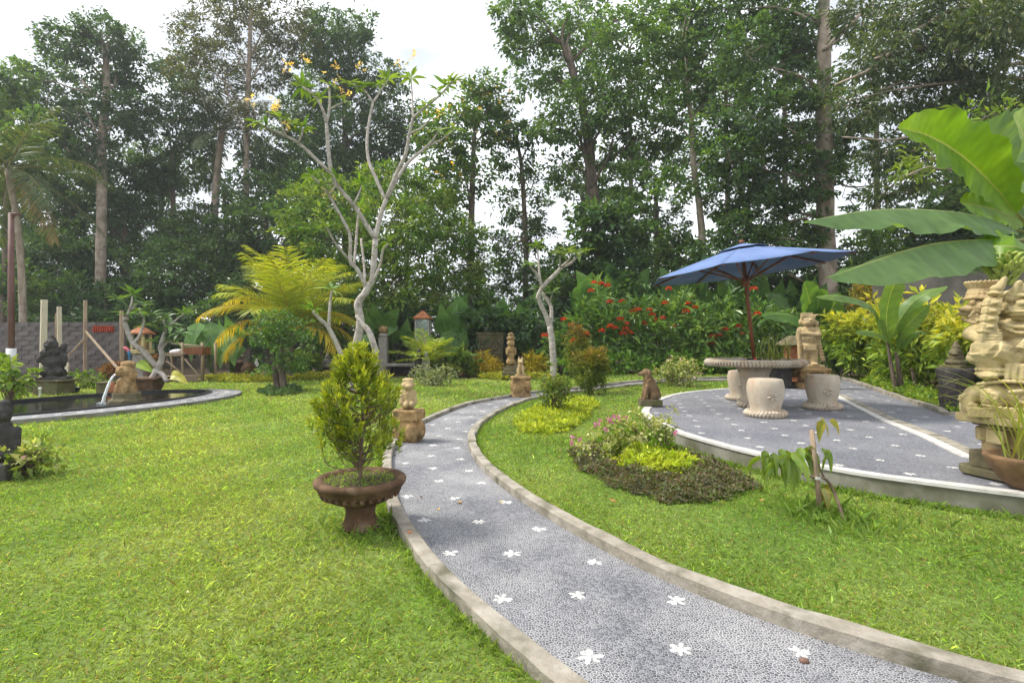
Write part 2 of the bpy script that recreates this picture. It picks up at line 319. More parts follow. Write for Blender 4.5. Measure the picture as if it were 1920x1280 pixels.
def pebble_mat(name, dark, light, grout, scale=95.0, patch=0.5):
    """fine pebble mosaic: each pebble its own grey, pale cement between"""
    m, nt, N, L, b = mat(name)
    geo = N.new('ShaderNodeNewGeometry')
    wp = N.new('ShaderNodeTexNoise'); wp.inputs['Scale'].default_value = 30; va = N.new('ShaderNodeVectorMath'); va.operation = 'MULTIPLY_ADD'
    va.inputs[1].default_value = (0.010, 0.010, 0.0); L.new(geo.outputs['Position'], wp.inputs['Vector']); L.new(wp.outputs['Color'], va.inputs[0]); L.new(geo.outputs['Position'], va.inputs[2])
    v = N.new('ShaderNodeTexVoronoi'); v.voronoi_dimensions = '2D'; v.inputs['Scale'].default_value = scale; L.new(va.outputs['Vector'], v.inputs['Vector'])
    e = N.new('ShaderNodeTexVoronoi'); e.voronoi_dimensions = '2D'; e.feature = 'DISTANCE_TO_EDGE'; e.inputs['Scale'].default_value = scale; L.new(va.outputs['Vector'], e.inputs['Vector'])
    sx = N.new('ShaderNodeSeparateColor'); L.new(v.outputs['Color'], sx.inputs['Color'])
    r = ramp(N, [(0.0, dark), (0.62, tuple(np.array(dark) * 0.6 + np.array(light) * 0.4)), (1.0, light)]); L.new(sx.outputs['Red'], r.inputs['Fac'])
    big = N.new('ShaderNodeTexNoise'); big.inputs['Scale'].default_value = 1.6; big.inputs['Detail'].default_value = 7; big.inputs['Roughness'].default_value = 0.6; L.new(geo.outputs['Position'], big.inputs['Vector'])
    mr = N.new('ShaderNodeMapRange'); mr.inputs['From Min'].default_value = 0.38; mr.inputs['From Max'].default_value = 0.66; mr.inputs['To Min'].default_value = 0.03; mr.inputs['To Max'].default_value = 0.03 + 0.16 * patch * 2
    L.new(big.outputs['Fac'], mr.inputs['Value'])                                   # where the cement was smeared wider
    lt = N.new('ShaderNodeMath'); lt.operation = 'SUBTRACT'; L.new(mr.outputs['Result'], lt.inputs[0]); L.new(e.outputs['Distance'], lt.inputs[1])
    m2 = N.new('ShaderNodeMapRange'); m2.inputs['From Min'].default_value = -0.02; m2.inputs['From Max'].default_value = 0.03; L.new(lt.outputs['Value'], m2.inputs['Value'])
    mx = N.new('ShaderNodeMix'); mx.data_type = 'RGBA'; L.new(m2.outputs['Result'], mx.inputs['Factor']); L.new(r.outputs['Color'], mx.inputs['A']); mx.inputs['B'].default_value = (*grout, 1)
    hs = N.new('ShaderNodeHueSaturation'); m4 = N.new('ShaderNodeMapRange'); m4.inputs['To Min'].default_value = 0.7; m4.inputs['To Max'].default_value = 1.3
    b2 = N.new('ShaderNodeTexNoise'); b2.inputs['Scale'].default_value = 0.9; b2.inputs['Detail'].default_value = 8; b2.inputs['Roughness'].default_value = 0.7; L.new(geo.outputs['Position'], b2.inputs['Vector'])
    L.new(b2.outputs['Fac'], m4.inputs['Value']); L.new(m4.outputs['Result'], hs.inputs['Value']); L.new(mx.outputs['Result'], hs.inputs['Color'])
    L.new(hs.outputs['Color'], b.inputs['Base Color']); b.inputs['Roughness'].default_value = 0.65; b.inputs['Specular IOR Level'].default_value = 0.35
    m3 = N.new('ShaderNodeMapRange'); m3.inputs['From Max'].default_value = 0.22; L.new(e.outputs['Distance'], m3.inputs['Value'])
    bp = N.new('ShaderNodeBump'); bp.inputs['Strength'].default_value = 0.6; bp.inputs['Distance'].default_value = 0.004; L.new(m3.outputs['Result'], bp.inputs['Height']); L.new(bp.outputs['Normal'], b.inputs['Normal'])
    return m
M['pebble'] = pebble_mat('path_pebble', (0.060, 0.064, 0.080), (0.21, 0.215, 0.24), (0.43, 0.425, 0.42), 85, 0.40)
M['pebble2'] = pebble_mat('patio_pebble', (0.070, 0.074, 0.096), (0.22, 0.225, 0.26), (0.36, 0.36, 0.37), 85, 0.26)
def ground_mat():
    m, nt, N, L, b = mat('turf_and_earth')
    a = N.new('ShaderNodeAttribute'); a.attribute_name = 'tint'; geo = N.new('ShaderNodeNewGeometry')
    n1 = N.new('ShaderNodeTexNoise'); n1.inputs['Scale'].default_value = 25; n1.inputs['Detail'].default_value = 9; n1.inputs['Roughness'].default_value = 0.7; L.new(geo.outputs['Position'], n1.inputs['Vector'])
    mr = N.new('ShaderNodeMapRange'); mr.inputs['From Min'].default_value = 0.25; mr.inputs['From Max'].default_value = 0.75; mr.inputs['To Min'].default_value = 0.5; mr.inputs['To Max'].default_value = 1.5; L.new(n1.outputs['Fac'], mr.inputs['Value'])
    hs = N.new('ShaderNodeHueSaturation'); L.new(mr.outputs['Result'], hs.inputs['Value']); L.new(a.outputs['Color'], hs.inputs['Color']); L.new(hs.outputs['Color'], b.inputs['Base Color'])
    b.inputs['Roughness'].default_value = 0.9; b.inputs['Specular IOR Level'].default_value = 0.15
    bp = N.new('ShaderNodeBump'); bp.inputs['Strength'].default_value = 0.8; bp.inputs['Distance'].default_value = 0.02; L.new(n1.outputs['Fac'], bp.inputs['Height']); L.new(bp.outputs['Normal'], b.inputs['Normal'])
    return m
M['ground'] = ground_mat()
# ------------------------------------------------------------------ outlines of paths, patio, pond
def inside(poly, x, y):
    poly = np.asarray(poly, float)[:, :2]; r = np.zeros(np.shape(x), bool); j = len(poly) - 1
    for i in range(len(poly)):
        xi, yi = poly[i]; xj, yj = poly[j]
        if yi != yj: r ^= ((yi > y) != (yj > y)) & (x < (xj - xi) * (y - yi) / (yj - yi) + xi)
        j = i
    return r
def resample(P, n):
    P = np.asarray(P, float); d = np.concatenate(([0], np.cumsum(np.linalg.norm(np.diff(P[:, :2], axis=0), axis=1))))
    t = np.linspace(0, d[-1], n); return np.stack([np.interp(t, d, P[:, k]) for k in range(P.shape[1])], 1)
def offset(P, w):
    T = nrm(np.gradient(P[:, :2], axis=0)); return P[:, :2] + np.stack((-T[:, 1], T[:, 0]), 1) * w
Lpx = [(1106, 1280), (1030, 1218), (941, 1149), (872, 1098), (820, 1046), (786, 998), (765, 967), (752, 950), (738, 905), (735, 880), (734, 862), (739, 843), (756, 820), (790, 797), (835, 777), (880, 760), (925, 751), (1009, 737), (1121, 725), (1202, 717), (1246, 714), (1340, 710.5), (1480, 708)]
Rpx = [(1740, 1280), (1612, 1239), (1500, 1201), (1350, 1141), (1200, 1081), (1113, 1027), (1044, 984), (992, 955), (914, 897), (883, 857), (873, 832), (875, 818), (887, 804), (909, 787), (939, 770), (970, 758), (1012, 746), (1121, 731.5), (1202, 724), (1246, 719.5), (1340, 716), (1480, 713)]
Lw = [(2.55, 0.10), (1.70, 0.36), (1.10, 0.73), (0.58, 1.21)] + [tuple(gp(*p, 0.058 if k < 10 else 0.0))[:2] for k, p in enumerate(Lpx)]
Rw = [(3.6, 0.72), (2.8, 0.98), (2.1, 1.33)] + [tuple(gp(*p))[:2] for p in Rpx]
def soft(P, k=9):
    for _ in range(3):
        Q = P.copy()
        for i in range(len(P)): Q[i] = P[max(0, i - min(k, i, len(P) - 1 - i)):i + min(k, i, len(P) - 1 - i) + 1].mean(0)
        P = Q
    return P
PL = resample(spline([(*p, 0) for p in Lw], 8), 260)[:, :2]; PR = resample(spline([(*p, 0) for p in Rw], 8), 260)[:, :2]
PL, PR = soft(PL, 3), soft(PR, 6)
path_poly = np.concatenate((offset(PL, 0.075), offset(PR, -0.075)[::-1]))
PZ = 0.15                                                        # patio surface
near_px = [(1271, 811), (1321, 826), (1384, 843), (1477, 864), (1571, 881), (1640, 892), (1760, 908), (1920, 928)]
far_px = [(1504, 724.5), (1440, 725.5), (1369, 728), (1290, 735), (1240, 746), (1206, 768), (1215, 782), (1237, 796)]
pn = [tuple(hp(*p, PZ))[:2] for p in near_px]; pf = [tuple(hp(*p, PZ))[:2] for p in far_px]
edge = spline([(*p, 0) for p in pf + pn + [(3.75, 2.95)]], 6)[:, :2]     # far corner, round the left end, along the near wall
patio_poly = np.concatenate((edge, [(4.15, 2.9), (4.05, 4.1), tuple(hp(1825, 857, PZ))[:2], tuple(hp(1744, 818, PZ))[:2], tuple(hp(1662, 786, PZ))[:2], tuple(hp(1573, 742, PZ))[:2]]))
kerb2 = np.array([tuple(hp(*p, PZ))[:2] for p in [(1500, 704), (1545, 706), (1585, 712), (1662, 740), (1744, 767), (1768, 777), (1809, 779.5)]] + [(7.2, 6.3), (7.6, 5.2)])
path2_poly = np.concatenate((kerb2, [(6.4, 2.7), (4.18, 2.7), (4.08, 4.1)], patio_poly[-4:] + np.array((0.02, -0.004)), [tuple(hp(1504, 724, PZ))[:2]], [tuple(hp(1465, 713, PZ))[:2]]))
PC = np.array((-7.45, 9.05)); pa = nrm(np.array((0.36, 0.93))); pb = np.array((pa[1], -pa[0]))
def ell(c, a, b, n=72):
    t = np.arange(n) / n * 2 * math.pi; return c + np.outer(np.cos(t) * a, pa) + np.outer(np.sin(t) * b, pb)
pool_in = ell(PC, 2.35, 1.18); pool_out = ell(PC + pb * 0.24 + pa * 0.12, 2.75, 1.58); pool_edge = ell(PC, 2.45, 1.28)
def bedpoly(px, h=0.0): return spline([(*tuple(gp(*p))[:2], 0) for p in px + px[:1]], 5)[:, :2]
bed_lime = bedpoly([(966, 790), (975, 808), (1010, 815), (1060, 812), (1090, 795), (1112, 775), (1118, 758), (1085, 748), (1040, 752), (1000, 768), (975, 780)])
bed_front = bedpoly([(1070, 850), (1078, 872), (1120, 898), (1180, 925), (1250, 944), (1330, 944), (1400, 928), (1412, 912), (1380, 890), (1330, 866), (1270, 850), (1190, 840), (1110, 836)])

# ------------------------------------------------------------------ ground (one sheet, turf and bare earth), grass
def lawn_mask(x, y):
    far = 16.3 + 0.35 * np.sin(x * 0.9) + 0.2 * np.sin(x * 2.3 + 1)
    m = (y < far) & (x < 9.5) & (x > -17)
    d = (x - _lb[0]) * _ln[0] + (y - _lb[1]) * _ln[1]
    right = (d > 0.05) & (y < 13.0) & (x > 3.5)
    m &= ~right
    m &= ~((x < -8.4) & (y > 13.2 + 0.25 * np.sin(x * 3))) | ((x < -8.4) & (np.sin(x * 2.1) + np.sin(y * 3.3) > 0.7) & (y < 15.5))
    return m
LAWN = [(0.158, 0.280, 0.050), (0.240, 0.360, 0.074), (0.345, 0.425, 0.125)]
def turf_t(x, y):
    """slow patches between deep and yellowish turf (0..1)"""
    return 0.5 + 0.15 * np.sin(x * 1.15 + 0.6 * np.sin(y * 0.8)) * np.cos(y * 1.0 + 0.4) + 0.17 * np.sin(x * 2.7 + y * 1.9) + 0.14 * np.sin(4.6 * x - 3.1 * y + 1.0) + 0.10 * ss(0.6, -1.2, x)
g = G()
xs = np.concatenate(([-180, -100, -60, -30], np.arange(-18, 12.01, 0.16), [20, 40, 100, 180])); ys = np.concatenate(([-60, -30, -8], np.arange(-2, 17.6, 0.16), [20, 26, 40, 80, 130, 180]))
X, Y = np.meshgrid(xs, ys); Z = gz(X, Y)
lm = lawn_mask(X, Y); R = np.random.default_rng(3)
soil = np.array((0.075, 0.055, 0.034)) * np.exp(R.normal(0, 0.2, X.shape))[..., None]
turf = palette(R, X.size, LAWN, 0.1, turf_t(X, Y).ravel()).reshape(*X.shape, 3) * 0.52
C = np.where(lm[..., None], turf, soil)
ny, nx = X.shape; i, j = np.meshgrid(np.arange(nx - 1), np.arange(ny - 1)); b0 = (j * nx + i).ravel()
hole = inside(pool_in, X, Y); Z = np.where(hole, Z - 0.25, Z)
patm = inside(patio_poly, X, Y) | inside(path2_poly, X, Y); Z = np.where(patm, np.minimum(Z, 0.10), Z)
g.add(np.stack((X, Y, Z), -1).reshape(-1, 3), [np.stack((b0, b0 + 1, b0 + nx + 1, b0 + nx), 1)], C.reshape(-1, 3))
tag(g.obj('ground', M['ground']), kind='structure')

def grass(seed=11):
    R = np.random.default_rng(seed); g = G()
    # (y0, y1, blades per m2, length, width)
    rings = [(1.25, 2.6, 28000, 0.0205, 0.0038), (2.6, 4.2, 15500, 0.0235, 0.0052), (4.2, 6.5, 6300, 0.031, 0.0082), (6.5, 9.5, 2500, 0.038, 0.0128), (9.5, 13, 1000, 0.050, 0.019), (13, 16.6, 520, 0.056, 0.026)]
    for y0, y1, dens, L, W in rings:
        x0, x1 = -1.03 * y1 - 0.3, 1.03 * y1 + 0.3
        n = int((x1 - x0) * (y1 - y0) * dens)
        x = R.uniform(x0, x1, n); y = R.uniform(y0, y1, n)
        k = (np.abs(x) < 1.02 * y + 0.25) & lawn_mask(x, y)
        for p in (path_poly, patio_poly, pool_out, pool_edge, path2_poly): k &= ~inside(p, x, y)
        cl = np.sin(x * 37 + 5 * np.sin(y * 23)) * np.sin(y * 41 + 4 * np.sin(x * 29))      # small bare spots
        k &= R.random(n) < 0.72 + 0.35 * cl
        x, y = x[k], y[k]; n = len(x); P = np.stack((x, y, gz(x, y) - 0.004), 1)
        a = R.uniform(0, 2 * math.pi, n); el = np.clip(R.normal(0.62, 0.34, n), 0.05, 1.45)
        D = np.stack((np.cos(a) * np.cos(el), np.sin(a) * np.cos(el), np.sin(el)), 1); U = np.tile((0., 0., 1.), (n, 1)) + R.normal(0, 0.35, (n, 3))
        ln = L * np.exp(R.normal(0, 0.32, n)) * (1 + 0.14 * np.sin(x * 3.1 + y * 2.2))
        t = turf_t(x, y) + R.normal(0, 0.22, n)
        c = palette(R, n, LAWN, 0.30, t)
        dry = R.random(n) < 0.09; c[dry] = np.array((0.36, 0.30, 0.13)) * np.exp(R.normal(0, 0.25, (dry.sum(), 1)))
        add_leaves(g, P, D, U, ln, W * np.exp(R.normal(0, 0.2, n)), c, curve=0.25, fold=0.1)
    # taller tufts along kerbs, wall foot, sapling and pot
    def edge_tufts(line, n, off, L):
        idx = R.integers(0, len(line), n); p = line[idx] + R.normal(0, 0.015, (n, 2)) + off
        P = np.stack((p[:, 0], p[:, 1], gz(p[:, 0], p[:, 1])), 1); a = R.uniform(0, 2 * math.pi, n); el = R.uniform(0.5, 1.4, n)
        D = np.stack((np.cos(a) * np.cos(el), np.sin(a) * np.cos(el), np.sin(el)), 1)
        dist = np.maximum(p[:, 1], 1.5)
        add_leaves(g, P, D, np.tile((0., 0., 1.), (n, 1)) + R.normal(0, 0.4, (n, 3)), L * np.exp(R.normal(0, 0.3, n)), 0.0026 * dist ** 0.8, palette(R, n, LAWN, 0.2, R.uniform(0, 0.8, n)), curve=0.3)
    edge_tufts(offset(PL, 0.115), 6000, 0, 0.036); edge_tufts(offset(PR, -0.115), 6000, 0, 0.036)
    edge_tufts(offset(edge, -0.04)[24:], 4000, 0, 0.042)
    for c0, r, n, L in ((gp(1537, 965), 0.09, 500, 0.07), (gp(1590, 985), 0.12, 300, 0.07), (gp(676, 1003), 0.14, 420, 0.045), (gp(740, 985), 0.05, 120, 0.085), (gp(1860, 1000), 0.5, 260, 0.055), (gp(1700, 1010), 0.6, 200, 0.05), (gp(1620, 950), 0.5, 140, 0.05)):
        p = R.normal(0, r, (n, 2)) + np.array(c0)[:2]
        k = ~inside(path_poly, p[:, 0], p[:, 1]) & ~inside(patio_poly, p[:, 0], p[:, 1]); p = p[k]; n = len(p)
        a = R.uniform(0, 2 * math.pi, n); el = R.uniform(0.6, 1.4, n)
        D = np.stack((np.cos(a) * np.cos(el), np.sin(a) * np.cos(el), np.sin(el)), 1)
        add_leaves(g, np.stack((p[:, 0], p[:, 1], gz(p[:, 0], p[:, 1])), 1), D, np.tile((0., 0., 1.), (n, 1)) + R.normal(0, 0.4, (n, 3)), L * np.exp(R.normal(0, 0.3, n)), 0.0042, palette(R, n, LAWN, 0.2, R.uniform(0, 0.7, n)), curve=0.35)
    return tag(g.obj('lawn_grass', M['grass'], smooth=False), 'short green lawn grass on both sides of the winding path', 'grass', kind='stuff')
grass()

# ------------------------------------------------------------------ winding pebble path with concrete kerbs
def strip(g, A, B, za, zb):
    n = len(A); V = np.concatenate((np.c_[A, za], np.c_[B, zb])); i = np.arange(n - 1); g.add(V, [np.stack((i, n + i, n + i + 1, i + 1), 1)])
def gl(P, h): return gz(P[:, 0], P[:, 1]) + h
g = G(); rows = [PL * (1 - t) + PR * t for t in np.linspace(0, 1, 9)]
for a_, b_ in zip(rows[:-1], rows[1:]): strip(g, a_, b_, gl(a_, 0.008), gl(b_, 0.008))
garden_path = tag(g.obj('garden_path', M['pebble']), kind='structure')
def kerb(name, P, w, h, m, lo=-0.03, jag=0.014, seed=1):
    R = np.random.default_rng(seed); n = len(P); wob = lambda s: np.convolve(R.normal(0, s, n + 4), np.ones(5) / 5, 'valid')
    A = P; B = offset(P, w) + np.stack((wob(jag), wob(jag)), 1); ch = 0.008 * np.sign(w)
    A1 = offset(P, ch); B1 = offset(P, w - ch) + np.stack((wob(jag), wob(jag)), 1); ht = h + wob(0.003)
    g = G()
    seq = [(A, gl(A, lo)), (A, gl(A, 0) + ht - 0.008), (A1, gl(A, 0) + ht), (B1, gl(A, 0) + ht), (B, gl(A, 0) + ht - 0.008), (B, gl(A, lo))]
    for (p, z), (q, y) in zip(seq[:-1], seq[1:]):
        if w > 0: strip(g, q, p, y, z)
        else: strip(g, p, q, z, y)
    return tag(g.obj(name, m), kind='structure')
kerb('path_kerb_left', PL, 0.075, 0.058, M['concrete'], seed=1)
kerb('path_kerb_right', PR, -0.08, 0.068, M['concrete'], seed=2)

def flower_mesh(name, r, seed):
    """six-petal star of flat white pebbles set in the paving"""
    R = np.random.default_rng(seed); g = G(); a0 = R.uniform(0, 1)
    for k in range(6):
        a = a0 + k * math.pi / 3 + R.normal(0, 0.2); d = np.array((math.cos(a), math.sin(a))); s = np.array((-d[1], d[0]))
        c = d * r * 0.55; l = r * R.uniform(0.32, 0.54); w = r * R.uniform(0.17, 0.30)
        t = np.arange(6) / 6 * 2 * math.pi; rim = c + np.outer(np.cos(t) * l, d) + np.outer(np.sin(t) * w, s)
        V = np.concatenate((np.c_[rim, np.zeros(6)], [[*c, 0.0045]])); i = np.arange(6); g.add(V, [np.stack((i, (i + 1) % 6, np.full(6, 6)), 1)])
    t = np.arange(6) / 6 * 2 * math.pi; V = np.concatenate((np.c_[np.cos(t), np.sin(t), 0 * t] * r * 0.26, [[0, 0, 0.006]])); i = np.arange(6); g.add(V, [np.stack((i, (i + 1) % 6, np.full(6, 6)), 1)])
    return g.mesh(name, smooth=False, m=M['whitestone'])
fl = [flower_mesh('flower_inlay', 0.047, s) for s in range(9)]
def inlay(parent, x, y, z, k, sc=1.0, rz=0.0):
    o = bpy.data.objects.new('flower_inlay', fl[k % len(fl)]); col.objects.link(o); o.location = (x, y, z); o.scale = (sc, sc, 1); o.rotation_euler = (0, 0, rz); o.parent = parent
FP = [(1106, 1235), (1276, 1220), (1500, 1226), (942, 1125), (1083, 1118), (1267, 1129), (846, 1039), (960, 1040), (1116, 1057), (796, 977), (898, 980), (1011, 994), (765, 932), (852, 936), (948, 943), (824, 903), (903, 907), (760, 870), (812, 879), (879, 884), (808, 856), (863, 862), (812, 836), (857, 841), (823, 818), (861, 824), (811, 797), (836, 786), (859, 792), (888, 797), (839, 804), (873, 810), (866, 774), (882, 782), (905, 772), (923, 777), (890, 765), (930, 764), (918, 758), (949, 751), (959, 756), (988, 749), (1013, 742), (1000, 745), (1140, 726), (1170, 724), (1200, 720), (1240, 717)]
R = np.random.default_rng(5)
for k, p in enumerate(FP):
    q = gp(*p); inlay(garden_path, q.x, q.y, float(gz(q.x, q.y)) + 0.0085, k, R.uniform(0.85, 1.12), R.uniform(0, 6))

# ------------------------------------------------------------------ raised patio, its wall, white border and the second path
def poly_sheet(name, P, z, m, tint=None):
    bm = bmesh.new(); vs = [bm.verts.new((x, y, z)) for x, y in P]; f = bm.faces.new(vs); f.normal_update()
    if f.normal.z < 0: f.normal_flip()
    bmesh.ops.triangulate(bm, faces=[f]); me = bpy.data.meshes.new(name); bm.to_mesh(me); bm.free(); me.materials.append(m)
    o = bpy.data.objects.new(name, me); col.objects.link(o); return tag(o, kind='structure')
patio = poly_sheet('patio', patio_poly, PZ, M['pebble2'])
side_path = poly_sheet('side_path', path2_poly, PZ - 0.006, M['pebble2'])
E = resample(edge, 150)                                              # wall face round the open side
Ei = offset(E, 0.085 if inside(patio_poly, *offset(E, 0.085)[75]) else -0.085); Eo = offset(E, 0.012 if inside(patio_poly, *offset(E, -0.012)[75]) else -0.012)
g = G(); strip(g, E, E, np.full(len(E), PZ + 0.001), gl(E, -0.05)); tag(g.obj('patio_wall', M['wallconc']), kind='structure')
R = np.random.default_rng(8); jag = np.convolve(R.normal(0, 0.010, len(E) + 2), np.ones(3) / 3, 'valid')[:, None]
g = G(); z1 = np.full(len(E), PZ + 0.010)
strip(g, Ei + jag, Eo, z1, z1); strip(g, Eo, Eo, z1, z1 - 0.022); strip(g, Ei + jag, Ei + jag, z1, z1 - 0.012); tag(g.obj('patio_border', M['white'], smooth=False), kind='structure')
S = resample(np.array([hp(1504, 725, PZ)[:2], patio_poly[-1], patio_poly[-2], patio_poly[-3], patio_poly[-4], (4.05, 4.1)]), 60)
S2 = offset(S, 0.095); 
if inside(path2_poly, *S2[30]): S2 = offset(S, -0.095); sg = 1
else: sg = -1
S3 = offset(S, 0.10 * (1 if np.linalg.norm(offset(S, 0.1)[30] - S2[30]) > 0.1 else -1))
g = G(); z1 = np.full(60, PZ + 0.010); strip(g, S, S2, z1, z1); strip(g, S2, S2, z1, z1 - 0.02); tag(g.obj('patio_side_border', M['white'], smooth=False), kind='structure')
g = G(); z1 = np.full(60, PZ + 0.016); strip(g, S3, S, z1, z1); strip(g, S, S, z1, z1 - 0.03); strip(g, S3, S3, z1, z1 - 0.03); tag(g.obj('side_path_kerb_near', M['concrete'], smooth=False), kind='structure')
K2 = resample(spline([(*p, 0) for p in kerb2], 6)[:, :2], 90)
out = offset(K2, 0.09); out = offset(K2, -0.09) if inside(path2_poly, *out[45]) else out
g = G(); z1 = PZ + 0.05 + np.convolve(R.normal(0, 0.008, 92), np.ones(3) / 3, 'valid'); strip(g, K2, out, z1, z1); strip(g, K2, K2, z1, z1 - 0.08); strip(g, out, out, z1, z1 - 0.14)
tag(g.obj('side_path_kerb_far', M['concrete'], smooth=False), kind='structure')
def grid_inlays(parent, poly, z, step, rot, k0, shrink=0.16, ymax=99):
    c, s = math.cos(rot), math.sin(rot); k = k0
    for iy in range(-60, 60):
        for ix in range(-60, 60):
            u = (ix + 0.5 * (iy % 2)) * step; v = iy * step * 0.8; x = u * c - v * s; y = u * s + v * c
            if not (2 < y < ymax and 0 < x < 9): continue
            if all(inside(poly, x + dx, y + dy) for dx, dy in ((0, 0), (shrink, 0), (-shrink, 0), (0, shrink), (0, -shrink))):
                k += 1; inlay(parent, x + R.normal(0, 0.015), y + R.normal(0, 0.015), z, k, R.uniform(0.78, 1.0), R.uniform(0, 6))
grid_inlays(patio, patio_poly, PZ + 0.0008, 0.47, 0.35, 0)
grid_inlays(side_path, path2_poly, PZ - 0.0052, 0.5, -0.30, 3, 0.2)

# ------------------------------------------------------------------ pond
g = G(); n = len(pool_in)
def ringstrip(g, A, B, za, zb):
    n = len(A); i = np.arange(n); j = (i + 1) % n
    g.add(np.concatenate((np.c_[A, np.full(n, za)], np.c_[B, np.full(n, zb)])), [np.stack((i, j, n + j, n + i), 1)])
ringstrip(g, pool_edge, pool_in, 0.085, 0.085); ringstrip(g, pool_in, pool_in, 0.085, -0.25); ringstrip(g, pool_edge, pool_edge, -0.02, 0.085)
tag(g.obj('pond_edge', M['black'], smooth=False), kind='structure')
inner2 = ell(PC, 2.46, 1.29)
g = G(); ringstrip(g, pool_out, inner2, 0.06, 0.06)
pond_rim = tag(g.obj('pond_rim', M['pebble'], smooth=False), kind='structure')
g = G(); ringstrip(g, ell(PC + pb * 0.24 + pa * 0.12, 2.755, 1.585), ell(PC + pb * 0.24 + pa * 0.12, 2.755, 1.585), -0.03, 0.058); tag(g.obj('pond_rim_side', M['wallconc'], smooth=False), kind='structure')
w = poly_sheet('pond_water', ell(PC, 2.37, 1.20), 0.045, M['water'])
R = np.random.default_rng(6); t0 = ell(PC + pb * 0.13 + pa * 0.06, 2.61, 1.44, 60)
for k, (x, y) in enumerate(t0):
    if k % 1 == 0 and not inside(inner2, x, y) and (y < 8.9 or x > -6.9): inlay(pond_rim, x, y, 0.0606, k, R.uniform(0.95, 1.25), R.uniform(0, 6))
# ------------------------------------------------------------------ carved figures: many lobes fused into one continuous stone surface
_tex = bpy.data.textures.new('chisel', 'CLOUDS'); _tex.noise_scale = 0.045; _tex.noise_depth = 3
_tex2 = bpy.data.textures.new('pitting', 'VORONOI'); _tex2.noise_scale = 0.03
def s_(c, r, rot=(0, 0, 0)): return ('s', c, r if np.ndim(r) else (r, r, r), rot)
def c_(a, b, r0, r1): return ('c', a, b, r0, r1)
def b_(c, s, rot=(0, 0, 0)): return ('b', c, s, rot)
def carve(name, items, m, parent, loc, sc=1.0, rz=0.0, vox=0.012, disp=0.008, wx=1.0, tilt=(0, 0)):
    bm = bmesh.new()
    for it in items:
        if it[0] == 's':
            Mx = Matrix.Translation(it[1]) @ Euler(it[3]).to_matrix().to_4x4() @ Matrix.Diagonal((*it[2], 1)); bmesh.ops.create_icosphere(bm, subdivisions=2, radius=1.0, matrix=Mx)
        elif it[0] == 'b':
            Mx = Matrix.Translation(it[1]) @ Euler(it[3]).to_matrix().to_4x4() @ Matrix.Diagonal((*it[2], 1)); bmesh.ops.create_cube(bm, size=1.0, matrix=Mx)
        else:
            a, b = Vector(it[1]), Vector(it[2]); d = b - a; q = d.to_track_quat('Z', 'Y').to_matrix().to_4x4()
            bmesh.ops.create_cone(bm, cap_ends=True, segments=12, radius1=it[3], radius2=max(it[4], 1e-3), depth=d.length, matrix=Matrix.Translation((a + b) / 2) @ q)
            for p, r in ((a, it[3]), (b, it[4])):
                if r > 0.004: bmesh.ops.create_icosphere(bm, subdivisions=1, radius=r, matrix=Matrix.Translation(p))
    me = bpy.data.meshes.new(name); bm.to_mesh(me); bm.free()
    o = bpy.data.objects.new(name, me); col.objects.link(o)
    r = o.modifiers.new('r', 'REMESH'); r.mode = 'VOXEL'; r.voxel_size = vox
    s = o.modifiers.new('s', 'SMOOTH'); s.factor = 0.5; s.iterations = 1
    if disp:
        d = o.modifiers.new('d', 'DISPLACE'); d.texture = _tex; d.strength = disp; d.mid_level = 0.5
        d = o.modifiers.new('e', 'DISPLACE'); d.texture = _tex2; d.strength = disp * 0.55; d.mid_level = 0.5
    dg = bpy.context.evaluated_depsgraph_get(); me2 = bpy.data.meshes.new_from_object(o.evaluated_get(dg)); bpy.data.objects.remove(o)
    Mx = Euler((tilt[0], tilt[1], rz)).to_matrix().to_4x4() @ Matrix.Diagonal((sc * wx, sc * wx, sc, 1)); me2.transform(Mx)
    for p in me2.polygons: p.use_smooth = True
    me2.materials.clear(); me2.materials.append(m)
    o = bpy.data.objects.new(name, me2); col.objects.link(o)
    if parent is not None: o.parent = parent; o.location = Vector(loc) - Vector(org(parent)); ORG[o.name] = np.array(loc, float)
    else: o.location = loc; ORG[o.name] = np.array(loc, float)
    return o
def put(name, shapes, m, parent, smooth=True, bevel=0.0, label=None):
    g = G()
    for s in shapes: g.add(*s)
    o = g.obj(name, m, parent, smooth, bevel)
    if label: o['label'] = label
    return o

# --- guardian statue at the right edge of the patio
q = hp(1913, 897, PZ); gx, gy = q.x, q.y; KZ = 0.86
t = thing('guardian_statue', 'large cream stone guardian statue on tiered pedestal at the patio end, behind a clay bowl', 'statue', (gx, gy, PZ))
GR = -0.68
def gl_(dx, dy): return gx + dx * math.cos(GR) - dy * math.sin(GR), gy + dx * math.sin(GR) + dy * math.cos(GR)
def octo(w, z0, z1, top=1.0, ch=0.28):
    a = w / 2; b = a * (1 - 2 * ch * 0.5)
    P = np.array([(a, b), (b, a), (-b, a), (-a, b), (-a, -b), (-b, -a), (b, -a), (a, -b)])
    P = P @ np.array(Matrix.Rotation(0.22, 2)).T
    V = np.concatenate((np.c_[P + (gx, gy), np.full(8, PZ + z0 * KZ)], np.c_[P * top + (gx, gy), np.full(8, PZ + z1 * KZ)])); i = np.arange(8); j = (i + 1) % 8
    return V, [np.stack((i, j, 8 + j, 8 + i), 1), np.array([np.arange(8)[::-1]]), np.array([8 + np.arange(8)])]
put('plinth', [octo(0.53, 0.012, 0.075)], M['moss'], t, False, 0.008)
put('lower_tier', [octo(0.44, 0.0752, 0.20)], M['moss'], t, False, 0.008)
put('column', [octo(0.33, 0.2002, 0.42)], M['sand'], t, False, 0.008)
